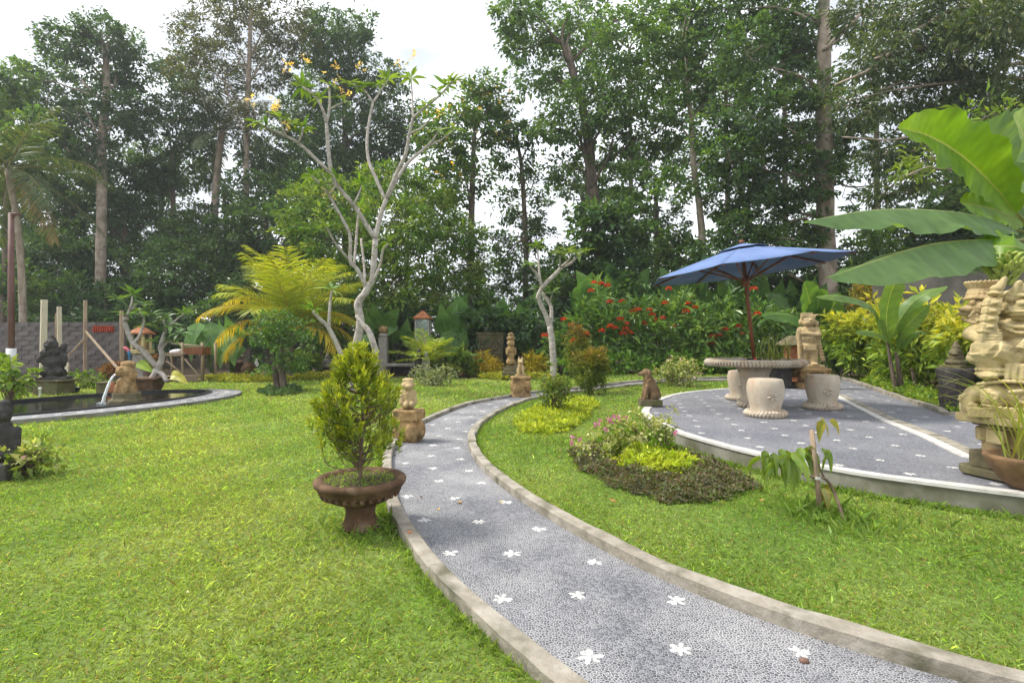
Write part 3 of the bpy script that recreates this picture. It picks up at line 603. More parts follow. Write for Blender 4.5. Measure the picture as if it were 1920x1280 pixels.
for k in range(8):
    a = 0.22 + k * math.pi / 4; w = 0.10 if k % 2 else 0.115
    c0 = np.array((gx + math.cos(a) * 0.188, gy + math.sin(a) * 0.188, PZ + 0.345 * KZ))
    put('bracket_block', [box(c0, (0.09, w, 0.095), a)], M['sand_p'], t, False, 0.012)
    c0 = np.array((gx + math.cos(a) * 0.207, gy + math.sin(a) * 0.207, PZ + 0.135 * KZ))
    put('niche_panel', [box(c0, (0.04, 0.075, 0.085), a)], M['moss'], t, False, 0.006)
put('neck_band', [octo(0.42, 0.4202, 0.445)], M['moss'], t, False, 0.006)
put('top_slab', [octo(0.565, 0.4452, 0.505)], M['sand_p'], t, False, 0.01)
def beads(p0, p1, n, r, bow=(0, 0, 0)):
    p0, p1, bow = np.array(p0, float), np.array(p1, float), np.array(bow, float)
    return [s_(tuple(p0 + (p1 - p0) * u + bow * 4 * u * (1 - u)), r) for u in np.linspace(0, 1, n)]
def curl(c, r0, r1, n, th, plane='xz', turns=1.4, ph=0.0):
    o = []
    for u in np.linspace(0, 1, n):
        a = ph + u * turns * 6.28; r = r0 + (r1 - r0) * u; x_, z_ = r * math.cos(a), r * math.sin(a)
        o.append(s_((c[0] + x_, c[1], c[2] + z_) if plane == 'xz' else (c[0], c[1] + x_, c[2] + z_), th * (1.15 - 0.5 * u)))
    return o
# lying beast under the guardian: trunk, round cheek, curled eye, brow beads
base = [b_((0.0, 0, 0.035), (0.46, 0.42, 0.07)), s_((0.03, 0, 0.17), (0.22, 0.18, 0.13)), s_((0.06, -0.12, 0.165), (0.15, 0.10, 0.11)), s_((-0.09, -0.13, 0.16), (0.09, 0.09, 0.10)), s_((-0.16, -0.02, 0.14), (0.08, 0.13, 0.09))]
base += [c_((-0.17, -0.13, 0.19), (-0.225, -0.15, 0.10), 0.042, 0.032), c_((-0.225, -0.15, 0.10), (-0.24, -0.15, 0.05), 0.03, 0.024)] + curl((-0.235, -0.15, 0.125), 0.035, 0.008, 12, 0.016, ph=1.6) + curl((-0.205, -0.19, 0.075), 0.03, 0.006, 10, 0.013, ph=4)
base += curl((0.045, -0.225, 0.155), 0.048, 0.006, 20, 0.0125, ph=0.5) + curl((-0.105, -0.222, 0.165), 0.034, 0.006, 14, 0.011, ph=2.5) + beads((-0.17, -0.17, 0.245), (0.17, -0.17, 0.235), 15, 0.0165, (0, -0.05, 0.035)) + beads((0.19, -0.14, 0.10), (0.19, -0.13, 0.24), 7, 0.02)
base += beads((-0.15, -0.215, 0.095), (0.15, -0.21, 0.085), 12, 0.013, (0, -0.02, -0.012)) + [c_((-0.02, -0.23, 0.20), (0.12, -0.22, 0.225), 0.016, 0.012)]
carve('beast_base', base, M['sand_p'], t, (*gl_(-0.07, -0.01), PZ + 0.43), 0.92, GR + 0.1, 0.0065, 0.004, wx=1.1)
# kneeling guardian, knee raised to the left, club upright in front
f = [s_((0.06, 0.02, 0.36), (0.16, 0.14, 0.17)), s_((0.05, 0, 0.53), (0.165, 0.125, 0.13)), s_((0.05, 0, 0.23), (0.19, 0.16, 0.10)), s_((0.0, 0, 0.14), (0.15, 0.13, 0.05)), s_((0.07, -0.11, 0.37), (0.12, 0.07, 0.11))]
f += [c_((0.0, -0.09, 0.30), (-0.125, -0.17, 0.365), 0.115, 0.108), c_((-0.135, -0.17, 0.355), (-0.105, -0.15, 0.20), 0.098, 0.060), s_((-0.185, -0.15, 0.30), (0.05, 0.06, 0.055)), s_((-0.12, -0.17, 0.155), (0.06, 0.10, 0.035))] + beads((-0.175, -0.16, 0.205), (-0.045, -0.20, 0.205), 7, 0.017, (0, -0.03, 0)) + beads((-0.175, -0.16, 0.17), (-0.045, -0.20, 0.17), 8, 0.015, (0, -0.03, 0))
f += [c_((0.10, -0.06, 0.30), (0.24, -0.16, 0.30), 0.10, 0.085), c_((0.24, -0.16, 0.30), (0.17, -0.20, 0.17), 0.075, 0.05)]
f += [c_((-0.06, -0.02, 0.61), (-0.20, -0.05, 0.50), 0.062, 0.052), c_((-0.20, -0.05, 0.50), (-0.12, -0.16, 0.44), 0.050, 0.042)] + beads((-0.155, -0.085, 0.61), (-0.115, -0.02, 0.52), 5, 0.022)
f += [s_((-0.105, -0.195, 0.435 + 0.021 * k), (0.062, 0.034, 0.0125)) for k in range(4)] + [s_((-0.115, -0.17, 0.465), (0.055, 0.03, 0.045))]
f += [c_((0.20, -0.02, 0.60), (0.29, -0.08, 0.46), 0.068, 0.056), c_((0.29, -0.08, 0.46), (0.10, -0.20, 0.40), 0.052, 0.042)] + [s_((0.045 + 0.012 * k, -0.235, 0.385 + 0.020 * k), (0.042, 0.022, 0.012), (0, 0.25, 0)) for k in range(4)] + [s_((0.08, -0.205, 0.415), (0.05, 0.035, 0.042))]
f += beads((0.16, -0.18, 0.42), (0.20, -0.11, 0.47), 4, 0.026)
# head: snarling face, heavy brows, fangs, ears, flame-like hair
hx, hz = 0.055, 0.735
f += [s_((hx, -0.01, hz), (0.125, 0.125, 0.115)), s_((hx - 0.005, -0.125, hz - 0.035), (0.082, 0.05, 0.04)), s_((hx, -0.155, hz + 0.005), (0.036, 0.035, 0.028)), s_((hx - 0.05, -0.115, hz + 0.045), 0.031), s_((hx + 0.05, -0.115, hz + 0.045), 0.031)]
f += beads((hx - 0.10, -0.10, hz + 0.07), (hx - 0.01, -0.14, hz + 0.068), 6, 0.017, (0, 0, 0.022)) + beads((hx + 0.01, -0.14, hz + 0.068), (hx + 0.10, -0.10, hz + 0.07), 6, 0.017, (0, 0, 0.022)) + beads((hx - 0.075, -0.15, hz - 0.062), (hx + 0.075, -0.15, hz - 0.062), 9, 0.0125, (0, -0.02, 0)) + [c_((hx - 0.06, -0.16, hz - 0.06), (hx - 0.075, -0.17, hz - 0.015), 0.013, 0.005), c_((hx + 0.06, -0.16, hz - 0.06), (hx + 0.075, -0.17, hz - 0.015), 0.013, 0.005)]
f += [s_((hx, -0.13, hz - 0.085), (0.07, 0.045, 0.022)), s_((hx, -0.10, hz - 0.11), (0.05, 0.05, 0.03))] + curl((hx + 0.125, -0.06, hz + 0.0), 0.05, 0.01, 12, 0.02, ph=2.0) + curl((hx + 0.135, -0.05, hz - 0.085), 0.045, 0.01, 11, 0.019, ph=0.5) + curl((hx + 0.165, -0.02, hz + 0.085), 0.045, 0.008, 11, 0.018, ph=1.0) + curl((hx - 0.115, -0.07, hz - 0.03), 0.04, 0.01, 10, 0.018, ph=3.0)
f += [c_((hx + 0.07, -0.05, hz + 0.10), (hx + 0.205, -0.07, hz + 0.165), 0.030, 0.006), c_((hx - 0.035, -0.10, hz + 0.06), (hx - 0.012, -0.15, hz + 0.175), 0.046, 0.020), s_((hx + 0.045, 0.0, hz + 0.13), (0.075, 0.08, 0.05))] + beads((hx - 0.09, -0.09, hz + 0.095), (hx + 0.10, -0.08, hz + 0.10), 11, 0.018, (0, -0.045, 0.01)) + curl((hx + 0.06, -0.06, hz + 0.155), 0.05, 0.01, 14, 0.016, ph=3.2, turns=0.9)
f += beads((-0.07, -0.10, 0.60), (0.19, -0.10, 0.61), 13, 0.019, (0, -0.06, -0.055)) + beads((-0.06, -0.11, 0.575), (0.18, -0.10, 0.58), 12, 0.015, (0, -0.06, -0.075)) + beads((-0.08, -0.13, 0.265), (0.22, -0.15, 0.255), 15, 0.017, (0, -0.06, -0.02))
for k in range(7): f.append(c_((-0.02 + 0.036 * k, -0.20, 0.245), (-0.03 + 0.038 * k, -0.215, 0.13), 0.019, 0.014))
carve('figure', f, M['sand_p'], t, (*gl_(-0.07, 0.0), PZ + 0.585), 0.84, GR + 0.08, 0.0062, 0.004, wx=1.2)
cl = []
for k in range(4): cl += [b_((0, 0, 0.055 + 0.066 * k), (0.100, 0.088, 0.050)), b_((0, -0.047, 0.055 + 0.066 * k), (0.046, 0.022, 0.026)), b_((0, -0.058, 0.055 + 0.066 * k), (0.016, 0.022, 0.010)), b_((0.052, 0, 0.055 + 0.066 * k), (0.022, 0.042, 0.026)), b_((0, 0, 0.088 + 0.066 * k), (0.082, 0.070, 0.024))]
cl += [b_((0, 0, -0.04), (0.085, 0.075, 0.20)), b_((0, 0, 0.012), (0.11, 0.095, 0.018)), s_((0.005, 0, 0.335), (0.052, 0.052, 0.022)), s_((0.012, 0, 0.375), (0.045, 0.045, 0.038)), s_((0.03, -0.01, 0.345), 0.03), c_((0.03, 0, 0.39), (0.055, 0, 0.47), 0.036, 0.02)]
carve('stepped_club', cl, M['sand_p'], t, (*gl_(-0.185, -0.20), PZ + 0.585 + 0.42), 0.82, GR + 0.35, 0.005, 0.0015, tilt=(0.0, 0.15))
# crested head looking left, carried behind the guardian's shoulder, with a ribbed basket crown
bk = [s_((0.0, 0, 0.0), (0.085, 0.085, 0.085)), s_((-0.07, -0.01, -0.01), (0.05, 0.05, 0.035)), s_((-0.115, -0.01, -0.012), (0.026, 0.03, 0.02)), s_((-0.055, -0.055, 0.035), 0.024), c_((-0.055, 0, -0.045), (-0.12, -0.01, -0.06), 0.022, 0.012), c_((-0.12, -0.01, -0.04), (-0.15, -0.015, -0.055), 0.012, 0.007), s_((-0.02, 0.0, -0.085), (0.07, 0.07, 0.05))]
bk += beads((-0.10, -0.045, 0.065), (0.05, -0.085, 0.055), 9, 0.015, (0, -0.01, 0.012)) + curl((0.02, -0.085, 0.0), 0.04, 0.008, 14, 0.014) + curl((-0.045, -0.06, -0.075), 0.03, 0.006, 10, 0.012, ph=2) + beads((-0.11, -0.03, -0.09), (0.02, -0.08, -0.12), 8, 0.016, (0, -0.02, -0.02))
for ring, (zz, rr) in enumerate(((0.082, 0.084), (0.105, 0.078), (0.125, 0.07))):
    for k in range(20):
        a = k / 20 * 6.28; bk.append(s_((rr * math.cos(a), rr * math.sin(a) * 0.9, zz), 0.0165))
for k in range(22):
    a = k / 22 * 6.28; bk.append(c_((0.062 * math.cos(a), 0.056 * math.sin(a), 0.13), (0.096 * math.cos(a), 0.086 * math.sin(a), 0.195), 0.0105, 0.0125))
bk += [s_((0, 0, 0.165), (0.07, 0.062, 0.03)), s_((0, 0, 0.11), (0.07, 0.065, 0.05))]
carve('crested_head', bk, M['sand'], t, (*gl_(-0.205, 0.0), PZ + 0.585 + 0.61), 0.92, GR + 0.1, 0.005, 0.003)

# --- second guardian by the far patio corner
q = hp(1517, 727, PZ); x, y = q.x, q.y - 0.05
t = thing('standing_statue', 'tan stone guardian standing upright on square pedestal behind the parasol table', 'statue', (x, y, PZ))
put('plinth', [box((x, y, PZ + 0.06), (0.56, 0.5, 0.12)), box((x, y, PZ + 0.16), (0.36, 0.34, 0.10))], M['sand_y'], t, False, 0.01)
for sx in (-1, 1):
    for sy in (-1, 1): put('bracket_block', [box((x + sx * 0.20, y + sy * 0.18, PZ + 0.27), (0.13, 0.12, 0.14))], M['sand_y'], t, False, 0.012)
put('top_slab', [box((x, y, PZ + 0.375), (0.58, 0.52, 0.07)), box((x, y, PZ + 0.27), (0.22, 0.22, 0.2))], M['sand_y'], t, False, 0.01)
put('figure_base', [box((x - 0.02, y, PZ + 0.4455), (0.42, 0.38, 0.07))], M['sand'], t, False, 0.015)
f = [c_((-0.10, 0, 0.02), (-0.09, 0, 0.30), 0.075, 0.09), c_((0.09, -0.04, 0.02), (0.06, -0.02, 0.30), 0.07, 0.09), s_((-0.13, -0.07, 0.02), (0.07, 0.12, 0.035)), s_((0.08, -0.10, 0.02), (0.08, 0.12, 0.04)), s_((-0.02, 0, 0.42), (0.19, 0.15, 0.14)), s_((-0.02, -0.03, 0.56), (0.17, 0.15, 0.13)), s_((-0.03, 0, 0.72), (0.17, 0.13, 0.12)),
     c_((0.13, -0.03, 0.74), (0.16, -0.12, 0.62), 0.06, 0.05), c_((0.16, -0.12, 0.62), (-0.14, -0.16, 0.66), 0.055, 0.045), c_((-0.17, 0, 0.75), (-0.21, -0.06, 0.58), 0.065, 0.055), c_((-0.20, -0.08, 0.70), (-0.18, -0.08, 0.05), 0.05, 0.04),
     s_((-0.02, -0.03, 0.90), (0.14, 0.13, 0.12)), s_((-0.06, -0.14, 0.87), (0.07, 0.05, 0.05)), s_((-0.10, -0.13, 0.93), 0.03), s_((0.0, -0.14, 0.93), 0.03), b_((-0.03, 0, 1.00), (0.26, 0.22, 0.06)), b_((-0.05, 0, 1.05), (0.22, 0.2, 0.07)), c_((0.08, -0.02, 1.02), (0.17, -0.03, 1.06), 0.035, 0.008), s_((-0.16, -0.02, 0.90), (0.05, 0.06, 0.07)), s_((0.13, 0, 0.86), (0.05, 0.06, 0.07))]
for k in range(9): f.append(s_((0.13 + 0.014 * k, 0.0, 0.62 - 0.065 * k), (0.06, 0.07, 0.04)))
for k in range(6): f.append(b_((-0.10 + 0.04 * k, -0.13, 0.36), (0.028, 0.05, 0.12)))
carve('figure', f, M['sand'], t, (x - 0.02, y, PZ + 0.475), 0.97, -0.4, 0.010, 0.010)

# --- dog statue at the patio's left end
q = hp(1219, 763, PZ); x, y = q.x * (1 + 0.08 / q.y), q.y + 0.08
t = thing('dog_statue', 'sitting brown stone dog on low block, looking left at the patio corner', 'statue', (x, y, PZ + 0.011))
put('base', [box((x, y, PZ + 0.058), (0.315, 0.20, 0.094))], M['moss'], t, False, 0.012)
f = [c_((0.05, 0, 0.10), (-0.04, 0, 0.28), 0.085, 0.075), s_((0.06, 0, 0.07), (0.085, 0.085, 0.075)), s_((0.045, -0.055, 0.065), (0.075, 0.04, 0.065)), s_((0.045, 0.055, 0.065), (0.075, 0.04, 0.065)), s_((-0.03, 0, 0.23), (0.08, 0.07, 0.09)),
     c_((-0.06, -0.035, 0.20), (-0.105, -0.04, 0.01), 0.036, 0.024), c_((-0.06, 0.035, 0.20), (-0.105, 0.04, 0.01), 0.036, 0.024), s_((-0.12, -0.04, 0.012), (0.035, 0.022, 0.016)), s_((-0.12, 0.04, 0.012), (0.035, 0.022, 0.016)),
     s_((0.0, -0.06, 0.015), (0.045, 0.022, 0.018)), s_((0.0, 0.06, 0.015), (0.045, 0.022, 0.018)), c_((-0.045, 0, 0.28), (-0.055, 0, 0.37), 0.062, 0.056), s_((-0.065, 0, 0.375), (0.066, 0.056, 0.056)),
     c_((-0.10, 0, 0.365), (-0.155, 0, 0.352), 0.036, 0.026), s_((-0.175, 0, 0.362), (0.016, 0.016, 0.014)), s_((-0.035, -0.055, 0.365), (0.026, 0.016, 0.05)), s_((-0.035, 0.055, 0.365), (0.026, 0.016, 0.05)), c_((0.13, 0.0, 0.03), (0.15, 0.06, 0.02), 0.02, 0.012)]
carve('dog', f, M['brownstone'], t, (x + 0.01, y, PZ + 0.10), 1.06, 0.12, 0.006, 0.004)

# --- little lion on an ochre block beside the path
q = gp(976, 746); x, y, z = q.x * (1 + 0.20 / q.y), q.y + 0.20, q.z
t = thing('lion_statue', 'small tan seated lion on carved ochre block at the far bend of path', 'statue', (x, y, z))
f = [b_((0, 0, 0.20), (0.34, 0.32, 0.40)), b_((0, 0, 0.39), (0.38, 0.36, 0.05)), b_((0, 0, 0.02), (0.36, 0.34, 0.06)), s_((0.11, -0.17, 0.22), (0.07, 0.05, 0.11)), s_((-0.09, -0.16, 0.20), (0.08, 0.05, 0.12)), s_((0.17, -0.02, 0.20), (0.04, 0.09, 0.12)), s_((-0.17, 0.0, 0.22), (0.04, 0.09, 0.12)), s_((0.12, -0.19, 0.30), (0.05, 0.03, 0.03))]
carve('block', f, M['sand_y'], t, (x, y, z), 1.0, 0.15, 0.012, 0.02)
f = [b_((0, 0, 0.02), (0.20, 0.20, 0.05)), s_((0, 0.03, 0.11), (0.085, 0.09, 0.08)), c_((0, 0.02, 0.12), (0, -0.01, 0.25), 0.075, 0.055), c_((-0.04, -0.06, 0.20), (-0.05, -0.09, 0.04), 0.028, 0.024), c_((0.04, -0.06, 0.20), (0.05, -0.09, 0.04), 0.028, 0.024), s_((0, -0.02, 0.30), (0.06, 0.06, 0.055)), s_((0, -0.08, 0.29), (0.032, 0.03, 0.025)), c_((-0.03, 0, 0.34), (-0.035, 0, 0.41), 0.028, 0.006), c_((0.03, 0, 0.34), (0.035, 0, 0.41), 0.028, 0.006), c_((0.07, 0.08, 0.05), (0.05, 0.1, 0.22), 0.025, 0.02)]
carve('lion', f, M['sand'], t, (x, y, z + 0.41), 0.98, 0.1, 0.009, 0.008)

# --- monkey figure on a big carved ochre block, half behind the potted bush
q = gp(766, 832); x, y, z = q.x * (1 + 0.15 / q.y), q.y + 0.15, q.z
t = thing('monkey_statue', 'tan stone figure on broad ochre block half hidden by the potted bush', 'statue', (x, y, z))
f = [b_((0, 0, 0.30), (0.29, 0.27, 0.11)), s_((0, 0, 0.16), (0.15, 0.14, 0.15)), s_((0.075, -0.10, 0.12), (0.075, 0.06, 0.12)), s_((-0.075, -0.10, 0.13), (0.075, 0.06, 0.12)), s_((0.14, 0.0, 0.13), (0.05, 0.09, 0.11)), s_((-0.13, 0, 0.14), (0.05, 0.09, 0.12)), b_((0, 0, 0.02), (0.25, 0.22, 0.05)), s_((0.17, -0.05, 0.10), (0.03, 0.04, 0.04))]
carve('block', f, M['sand_y'], t, (x, y, z), 1.0, -0.2, 0.010, 0.014)
f = [s_((0, 0, 0.05), (0.075, 0.075, 0.06)), c_((0, 0, 0.06), (0, -0.01, 0.18), 0.065, 0.055), s_((0.03, -0.06, 0.06), (0.03, 0.06, 0.04)), s_((-0.03, -0.06, 0.06), (0.03, 0.06, 0.04)), c_((0.06, 0, 0.19), (0.075, -0.04, 0.07), 0.025, 0.02), c_((-0.06, 0, 0.19), (-0.075, -0.04, 0.07), 0.025, 0.02), s_((0, -0.02, 0.26), (0.06, 0.058, 0.06)), s_((0, -0.07, 0.25), (0.035, 0.03, 0.026)), s_((0.0, 0, 0.31), (0.066, 0.06, 0.025)), s_((0.06, 0, 0.26), (0.015, 0.02, 0.025)), s_((-0.06, 0, 0.26), (0.015, 0.02, 0.025))]
carve('monkey', f, M['sand'], t, (x - 0.005, y, z + 0.35), 1.05, 0.3, 0.007, 0.005)

# --- fountain lion in the pond
q = hp(238, 757, 0.045); x, y = q.x * (1 + 0.16 / q.y), q.y + 0.16
t = thing('fountain_statue', 'mossy golden lion fountain spouting water into the pond', 'fountain', (x, y, -0.2))
put('base', [lathe([(0.001, -0.2), (0.27, -0.2), (0.27, 0.10), (0.22, 0.13), (0.22, 0.22), (0.001, 0.22)], (x, y, 0), 8, 0.39)], M['moss'], t, False, 0.012)
f = [c_((0, 0.02, 0.0), (0.02, 0, 0.25), 0.13, 0.10), s_((0, 0, 0.36), (0.13, 0.12, 0.12)), s_((-0.02, -0.10, 0.35), (0.075, 0.06, 0.06)), s_((-0.06, -0.10, 0.41), 0.03), s_((0.03, -0.11, 0.41), 0.03), s_((0, 0.02, 0.47), (0.12, 0.11, 0.06)), c_((-0.08, -0.05, 0.20), (-0.10, -0.10, 0.02), 0.05, 0.04), c_((0.08, -0.05, 0.20), (0.10, -0.10, 0.02), 0.05, 0.04), s_((0.12, 0.02, 0.30), (0.05, 0.07, 0.09)), s_((-0.12, 0.02, 0.33), (0.05, 0.07, 0.09)), s_((-0.02, -0.12, 0.30), (0.05, 0.04, 0.02))]
for k in range(9):
    a = k / 9 * 2 * math.pi; f.append(s_((0.12 * math.cos(a), 0.03, 0.37 + 0.12 * math.sin(a)), 0.035))
carve('lion', f, M['sand_y'], t, (x, y, 0.215), 1.05, -0.35, 0.011, 0.016)
u = np.linspace(0, 1, 12)[:, None]; p0 = np.array((x - 0.09, y - 0.12, 0.54)); pts = p0 + u * np.array((-0.13, -0.10, 0)) + u ** 2 * np.array((-0.02, -0.02, -0.495))
put('water_jet', [tube(pts, (0.012, 0.02, 0.026), 7, 2, 0.12, 4)], M['stream'], t)
sp = G(); R = np.random.default_rng(2)
for k in range(40):
    a = R.uniform(0, 6.28); r = abs(R.normal(0, 0.07)); sp.add(*ball((pts[-1][0] + r * math.cos(a), pts[-1][1] + r * math.sin(a), 0.047 + 0.03 * R.random()), R.uniform(0.004, 0.012), 6, 4))
sp.obj('splash', M['stream'], t)

# --- dark guardian on stone block beyond the pond
q = gp(102, 742); x, y, z = q.x * (1 + 0.3 / q.y), q.y + 0.3, q.z
t = thing('dark_statue', 'black stone guardian on mossy block in front of the unfinished wall', 'statue', (x, y, z))
put('block', [box((x, y, z + 0.14), (0.50, 0.46, 0.28)), box((x + 0.02, y, z + 0.30), (0.58, 0.52, 0.035))], M['moss'], t, False, 0.012)
f = [s_((0, 0, 0.12), (0.20, 0.17, 0.13)), s_((0, 0, 0.32), (0.19, 0.15, 0.17)), s_((-0.02, 0, 0.52), (0.17, 0.14, 0.12)), s_((-0.03, -0.04, 0.66), (0.11, 0.11, 0.11)), c_((0.14, 0, 0.50), (0.19, -0.08, 0.34), 0.06, 0.05), c_((-0.16, 0, 0.52), (-0.21, -0.07, 0.36), 0.06, 0.05), c_((-0.03, 0, 0.74), (-0.05, 0, 0.83), 0.07, 0.02), s_((-0.12, -0.12, 0.16), (0.09, 0.10, 0.08)), s_((0.12, -0.12, 0.16), (0.09, 0.10, 0.08)), s_((-0.05, -0.15, 0.63), (0.05, 0.05, 0.04)), b_((0, 0, 0.02), (0.44, 0.38, 0.06)), s_((0.15, 0, 0.62), (0.05, 0.06, 0.08))]
carve('figure', f, M['lava'], t, (x, y, z + 0.315), 1.1, 0.3, 0.014, 0.03)

# --- dark seated statue at the left picture edge
q = gp(2, 895); x, y, z = q.x - 0.02, q.y, q.z
t = thing('seated_statue', 'dark brown seated stone figure among variegated shrub at the left picture edge', 'statue', (x, y, z))
put('slab', [box((x + 0.02, y, z + 0.07), (0.34, 0.30, 0.14))], M['lava'], t, False, 0.015)
f = [s_((0, 0, 0.06), (0.12, 0.12, 0.07)), c_((0, 0, 0.08), (0.0, 0, 0.27), 0.10, 0.075), s_((0.10, -0.05, 0.045), (0.085, 0.05, 0.04)), s_((-0.10, -0.05, 0.045), (0.085, 0.05, 0.04)), s_((0, -0.01, 0.38), (0.068, 0.068, 0.085)), c_((0.0, 0, 0.28), (0, 0, 0.34), 0.045, 0.04), s_((0.01, 0.0, 0.46), (0.045, 0.045, 0.04)), c_((0.09, 0, 0.25), (0.10, -0.05, 0.10), 0.032, 0.025), c_((-0.09, 0, 0.25), (-0.10, -0.05, 0.10), 0.032, 0.025), s_((0.03, -0.07, 0.37), (0.018, 0.02, 0.03))]
carve('figure', f, M['lava'], t, (x + 0.03, y, z + 0.135), 1.0, 0.5, 0.009, 0.004)

# --- tall thin figure on stepped pedestal among the coloured shrubs
q = gp(958, 700); x, y, z = at(958, 690, 15.2); z = float(gz(x, y))
t = thing('carved_idol', 'narrow ochre stone idol on stepped base in front of dark purple shrubs', 'statue', (x, y, z))
put('stepped_base', [box((x, y, z + 0.12), (0.50, 0.46, 0.24)), box((x, y, z + 0.29), (0.38, 0.36, 0.10)), box((x, y, z + 0.37), (0.30, 0.3, 0.06))], M['moss'], t, False, 0.015)
f = [s_((0, 0, 0.12), (0.15, 0.13, 0.13)), s_((0, 0, 0.30), (0.11, 0.11, 0.14)), s_((0, 0, 0.48), (0.14, 0.12, 0.12)), s_((0, -0.02, 0.66), (0.115, 0.11, 0.11)), s_((0, 0, 0.80), (0.13, 0.12, 0.08)), s_((0, 0, 0.9), (0.085, 0.085, 0.08)), c_((0.12, 0, 0.5), (0.12, -0.07, 0.34), 0.04, 0.035), c_((-0.12, 0, 0.5), (-0.12, -0.07, 0.34), 0.04, 0.035)]
carve('figure', f, M['sand_y'], t, (x, y, z + 0.40), 0.98, 0.1, 0.014, 0.02)

# --- pair of slim figures, one dark one pale, under the small palm
for px, m_, lab, k in ((786, 'lava', 'slim dark grey stone figure standing left of the pale one under small palm', 0), (799, 'grey_stone', 'slim pale grey stone figure standing below the small palm', 1)):
    q = gp(px, 711); x, y, z = q.x, q.y, q.z
    t = thing('slim_statue', lab, 'statue', (x, y, z), 'pair of slim stone figures')
    put('foot', [lathe([(0.001, 0), (0.11, 0), (0.11, 0.06), (0.07, 0.09), (0.001, 0.09)], (x, y, z), 12)], M[m_], t, True)
    f = [c_((0, 0, 0.03), (0, 0, 0.30), 0.06, 0.10), c_((0, 0, 0.30), (0, 0, 0.48), 0.10, 0.075), c_((0, 0, 0.48), (0, 0, 0.62), 0.075, 0.105), s_((0, -0.01, 0.74), (0.065, 0.07, 0.08)), c_((0.10, 0, 0.62), (0.12, -0.02, 0.42), 0.033, 0.025), c_((-0.10, 0, 0.62), (-0.12, -0.02, 0.42), 0.033, 0.025), s_((0, 0, 0.82), (0.055, 0.055, 0.05))]
    carve('figure', f, M[m_], t, (x, y, z + 0.07), 0.86 if k else 0.93, 0.2 * k, 0.012, 0.012)

# --- small pale statue on plinth under the main tree
q = gp(614, 697); x, y, z = q.x, q.y, q.z
t = thing('pale_statue', 'small pale grey seated statue on dark plinth at the lawn edge', 'statue', (x, y, z))
put('plinth', [lathe([(0.001, 0), (0.30, 0), (0.30, 0.05), (0.24, 0.08), (0.24, 0.14), (0.001, 0.14)], (x, y, z), 16)], M['lava'], t, False, 0.01)
f = [s_((0, 0, 0.10), (0.20, 0.16, 0.10)), c_((0, 0, 0.12), (0, 0, 0.36), 0.13, 0.10), s_((0, -0.02, 0.46), (0.085, 0.085, 0.09)), c_((0, 0, 0.52), (0, 0, 0.62), 0.05, 0.01), c_((0.11, 0, 0.34), (0.18, -0.08, 0.18), 0.04, 0.035), c_((-0.11, 0, 0.34), (-0.17, -0.08, 0.22), 0.04, 0.035)]
carve('figure', f, M['grey_stone'], t, (x, y, z + 0.13), 0.92, 0.3, 0.014, 0.014)
q = gp(481, 694); x, y, z = q.x, q.y, q.z
t = thing('white_figurine', 'tiny white figurine behind the round dark pot under yellow palm', 'statue', (x, y, z))
put('foot', [lathe([(0.001, 0), (0.12, 0), (0.10, 0.08), (0.001, 0.08)], (x, y, z), 12)], M['white'], t)
carve('figure', [c_((0, 0, 0.05), (0, 0, 0.25), 0.09, 0.06), s_((0, 0, 0.32), (0.055, 0.055, 0.065)), c_((0.05, 0, 0.22), (0.08, -0.05, 0.12), 0.03, 0.025)], M['white'], t, (x, y, z + 0.06), 1.0, 0, 0.012, 0.008)

# ------------------------------------------------------------------ parasol table, stools
q = hp(1414, 765, PZ); tx, ty = q.x * (1 + 0.12 / q.y), q.y + 0.12
TZ = PZ + 0.70
t = thing('stone_table', 'round pale stone table with rope edge and dark top under the blue parasol', 'table', (tx, ty, PZ))
put('pedestal', [lathe([(0.001, 0.0), (0.19, 0.0), (0.20, 0.11), (0.17, 0.14), (0.165, 0.30), (0.20, 0.48), (0.25, 0.59), (0.001, 0.59)], (tx, ty, PZ), 36)], M['terrazzo'], t)
rope = G()
for k in range(22):
    a = k / 22 * 2 * math.pi; d = np.array((math.cos(a), math.sin(a), 0)); s = np.array((-d[1], d[0], 0))
    c0 = np.array((tx, ty, PZ + 0.05)) + d * 0.185; rope.add(*tube([c0 - s * 0.03 - (0, 0, 0.045), c0 + d * 0.03, c0 + s * 0.03 + np.array((0, 0, 0.045))], (0.022, 0.028, 0.022), 6, 2))
rope.obj('rope_ring', M['terrazzo'], t)
put('rim', [lathe([(0.30, 0.585), (0.60, 0.60), (0.655, 0.625), (0.668, 0.665), (0.655, 0.695), (0.60, 0.700), (0.565, 0.698), (0.56, 0.66)], (tx, ty, PZ), 72)], M['terrazzo'], t)
rope = G()
for k in range(88):
    a = k / 88 * 2 * math.pi; a2 = a + 0.045; rope.add(*tube([(tx + 0.640 * math.cos(a), ty + 0.640 * math.sin(a), PZ + 0.60), (tx + 0.674 * math.cos((a + a2) / 2), ty + 0.674 * math.sin((a + a2) / 2), PZ + 0.65), (tx + 0.640 * math.cos(a2), ty + 0.640 * math.sin(a2), PZ + 0.695)], (0.012, 0.019, 0.012), 5, 2))
rope.obj('rope_edge', M['terrazzo'], t)
put('dark_top', [lathe([(0.001, 0.672), (0.57, 0.672), (0.57, 0.64)], (tx, ty, PZ), 48), lathe([(0.10, 0.672), (0.10, 0.705), (0.07, 0.705), (0.07, 0.66)], (tx, ty, PZ), 20)], M['black'], t, True)
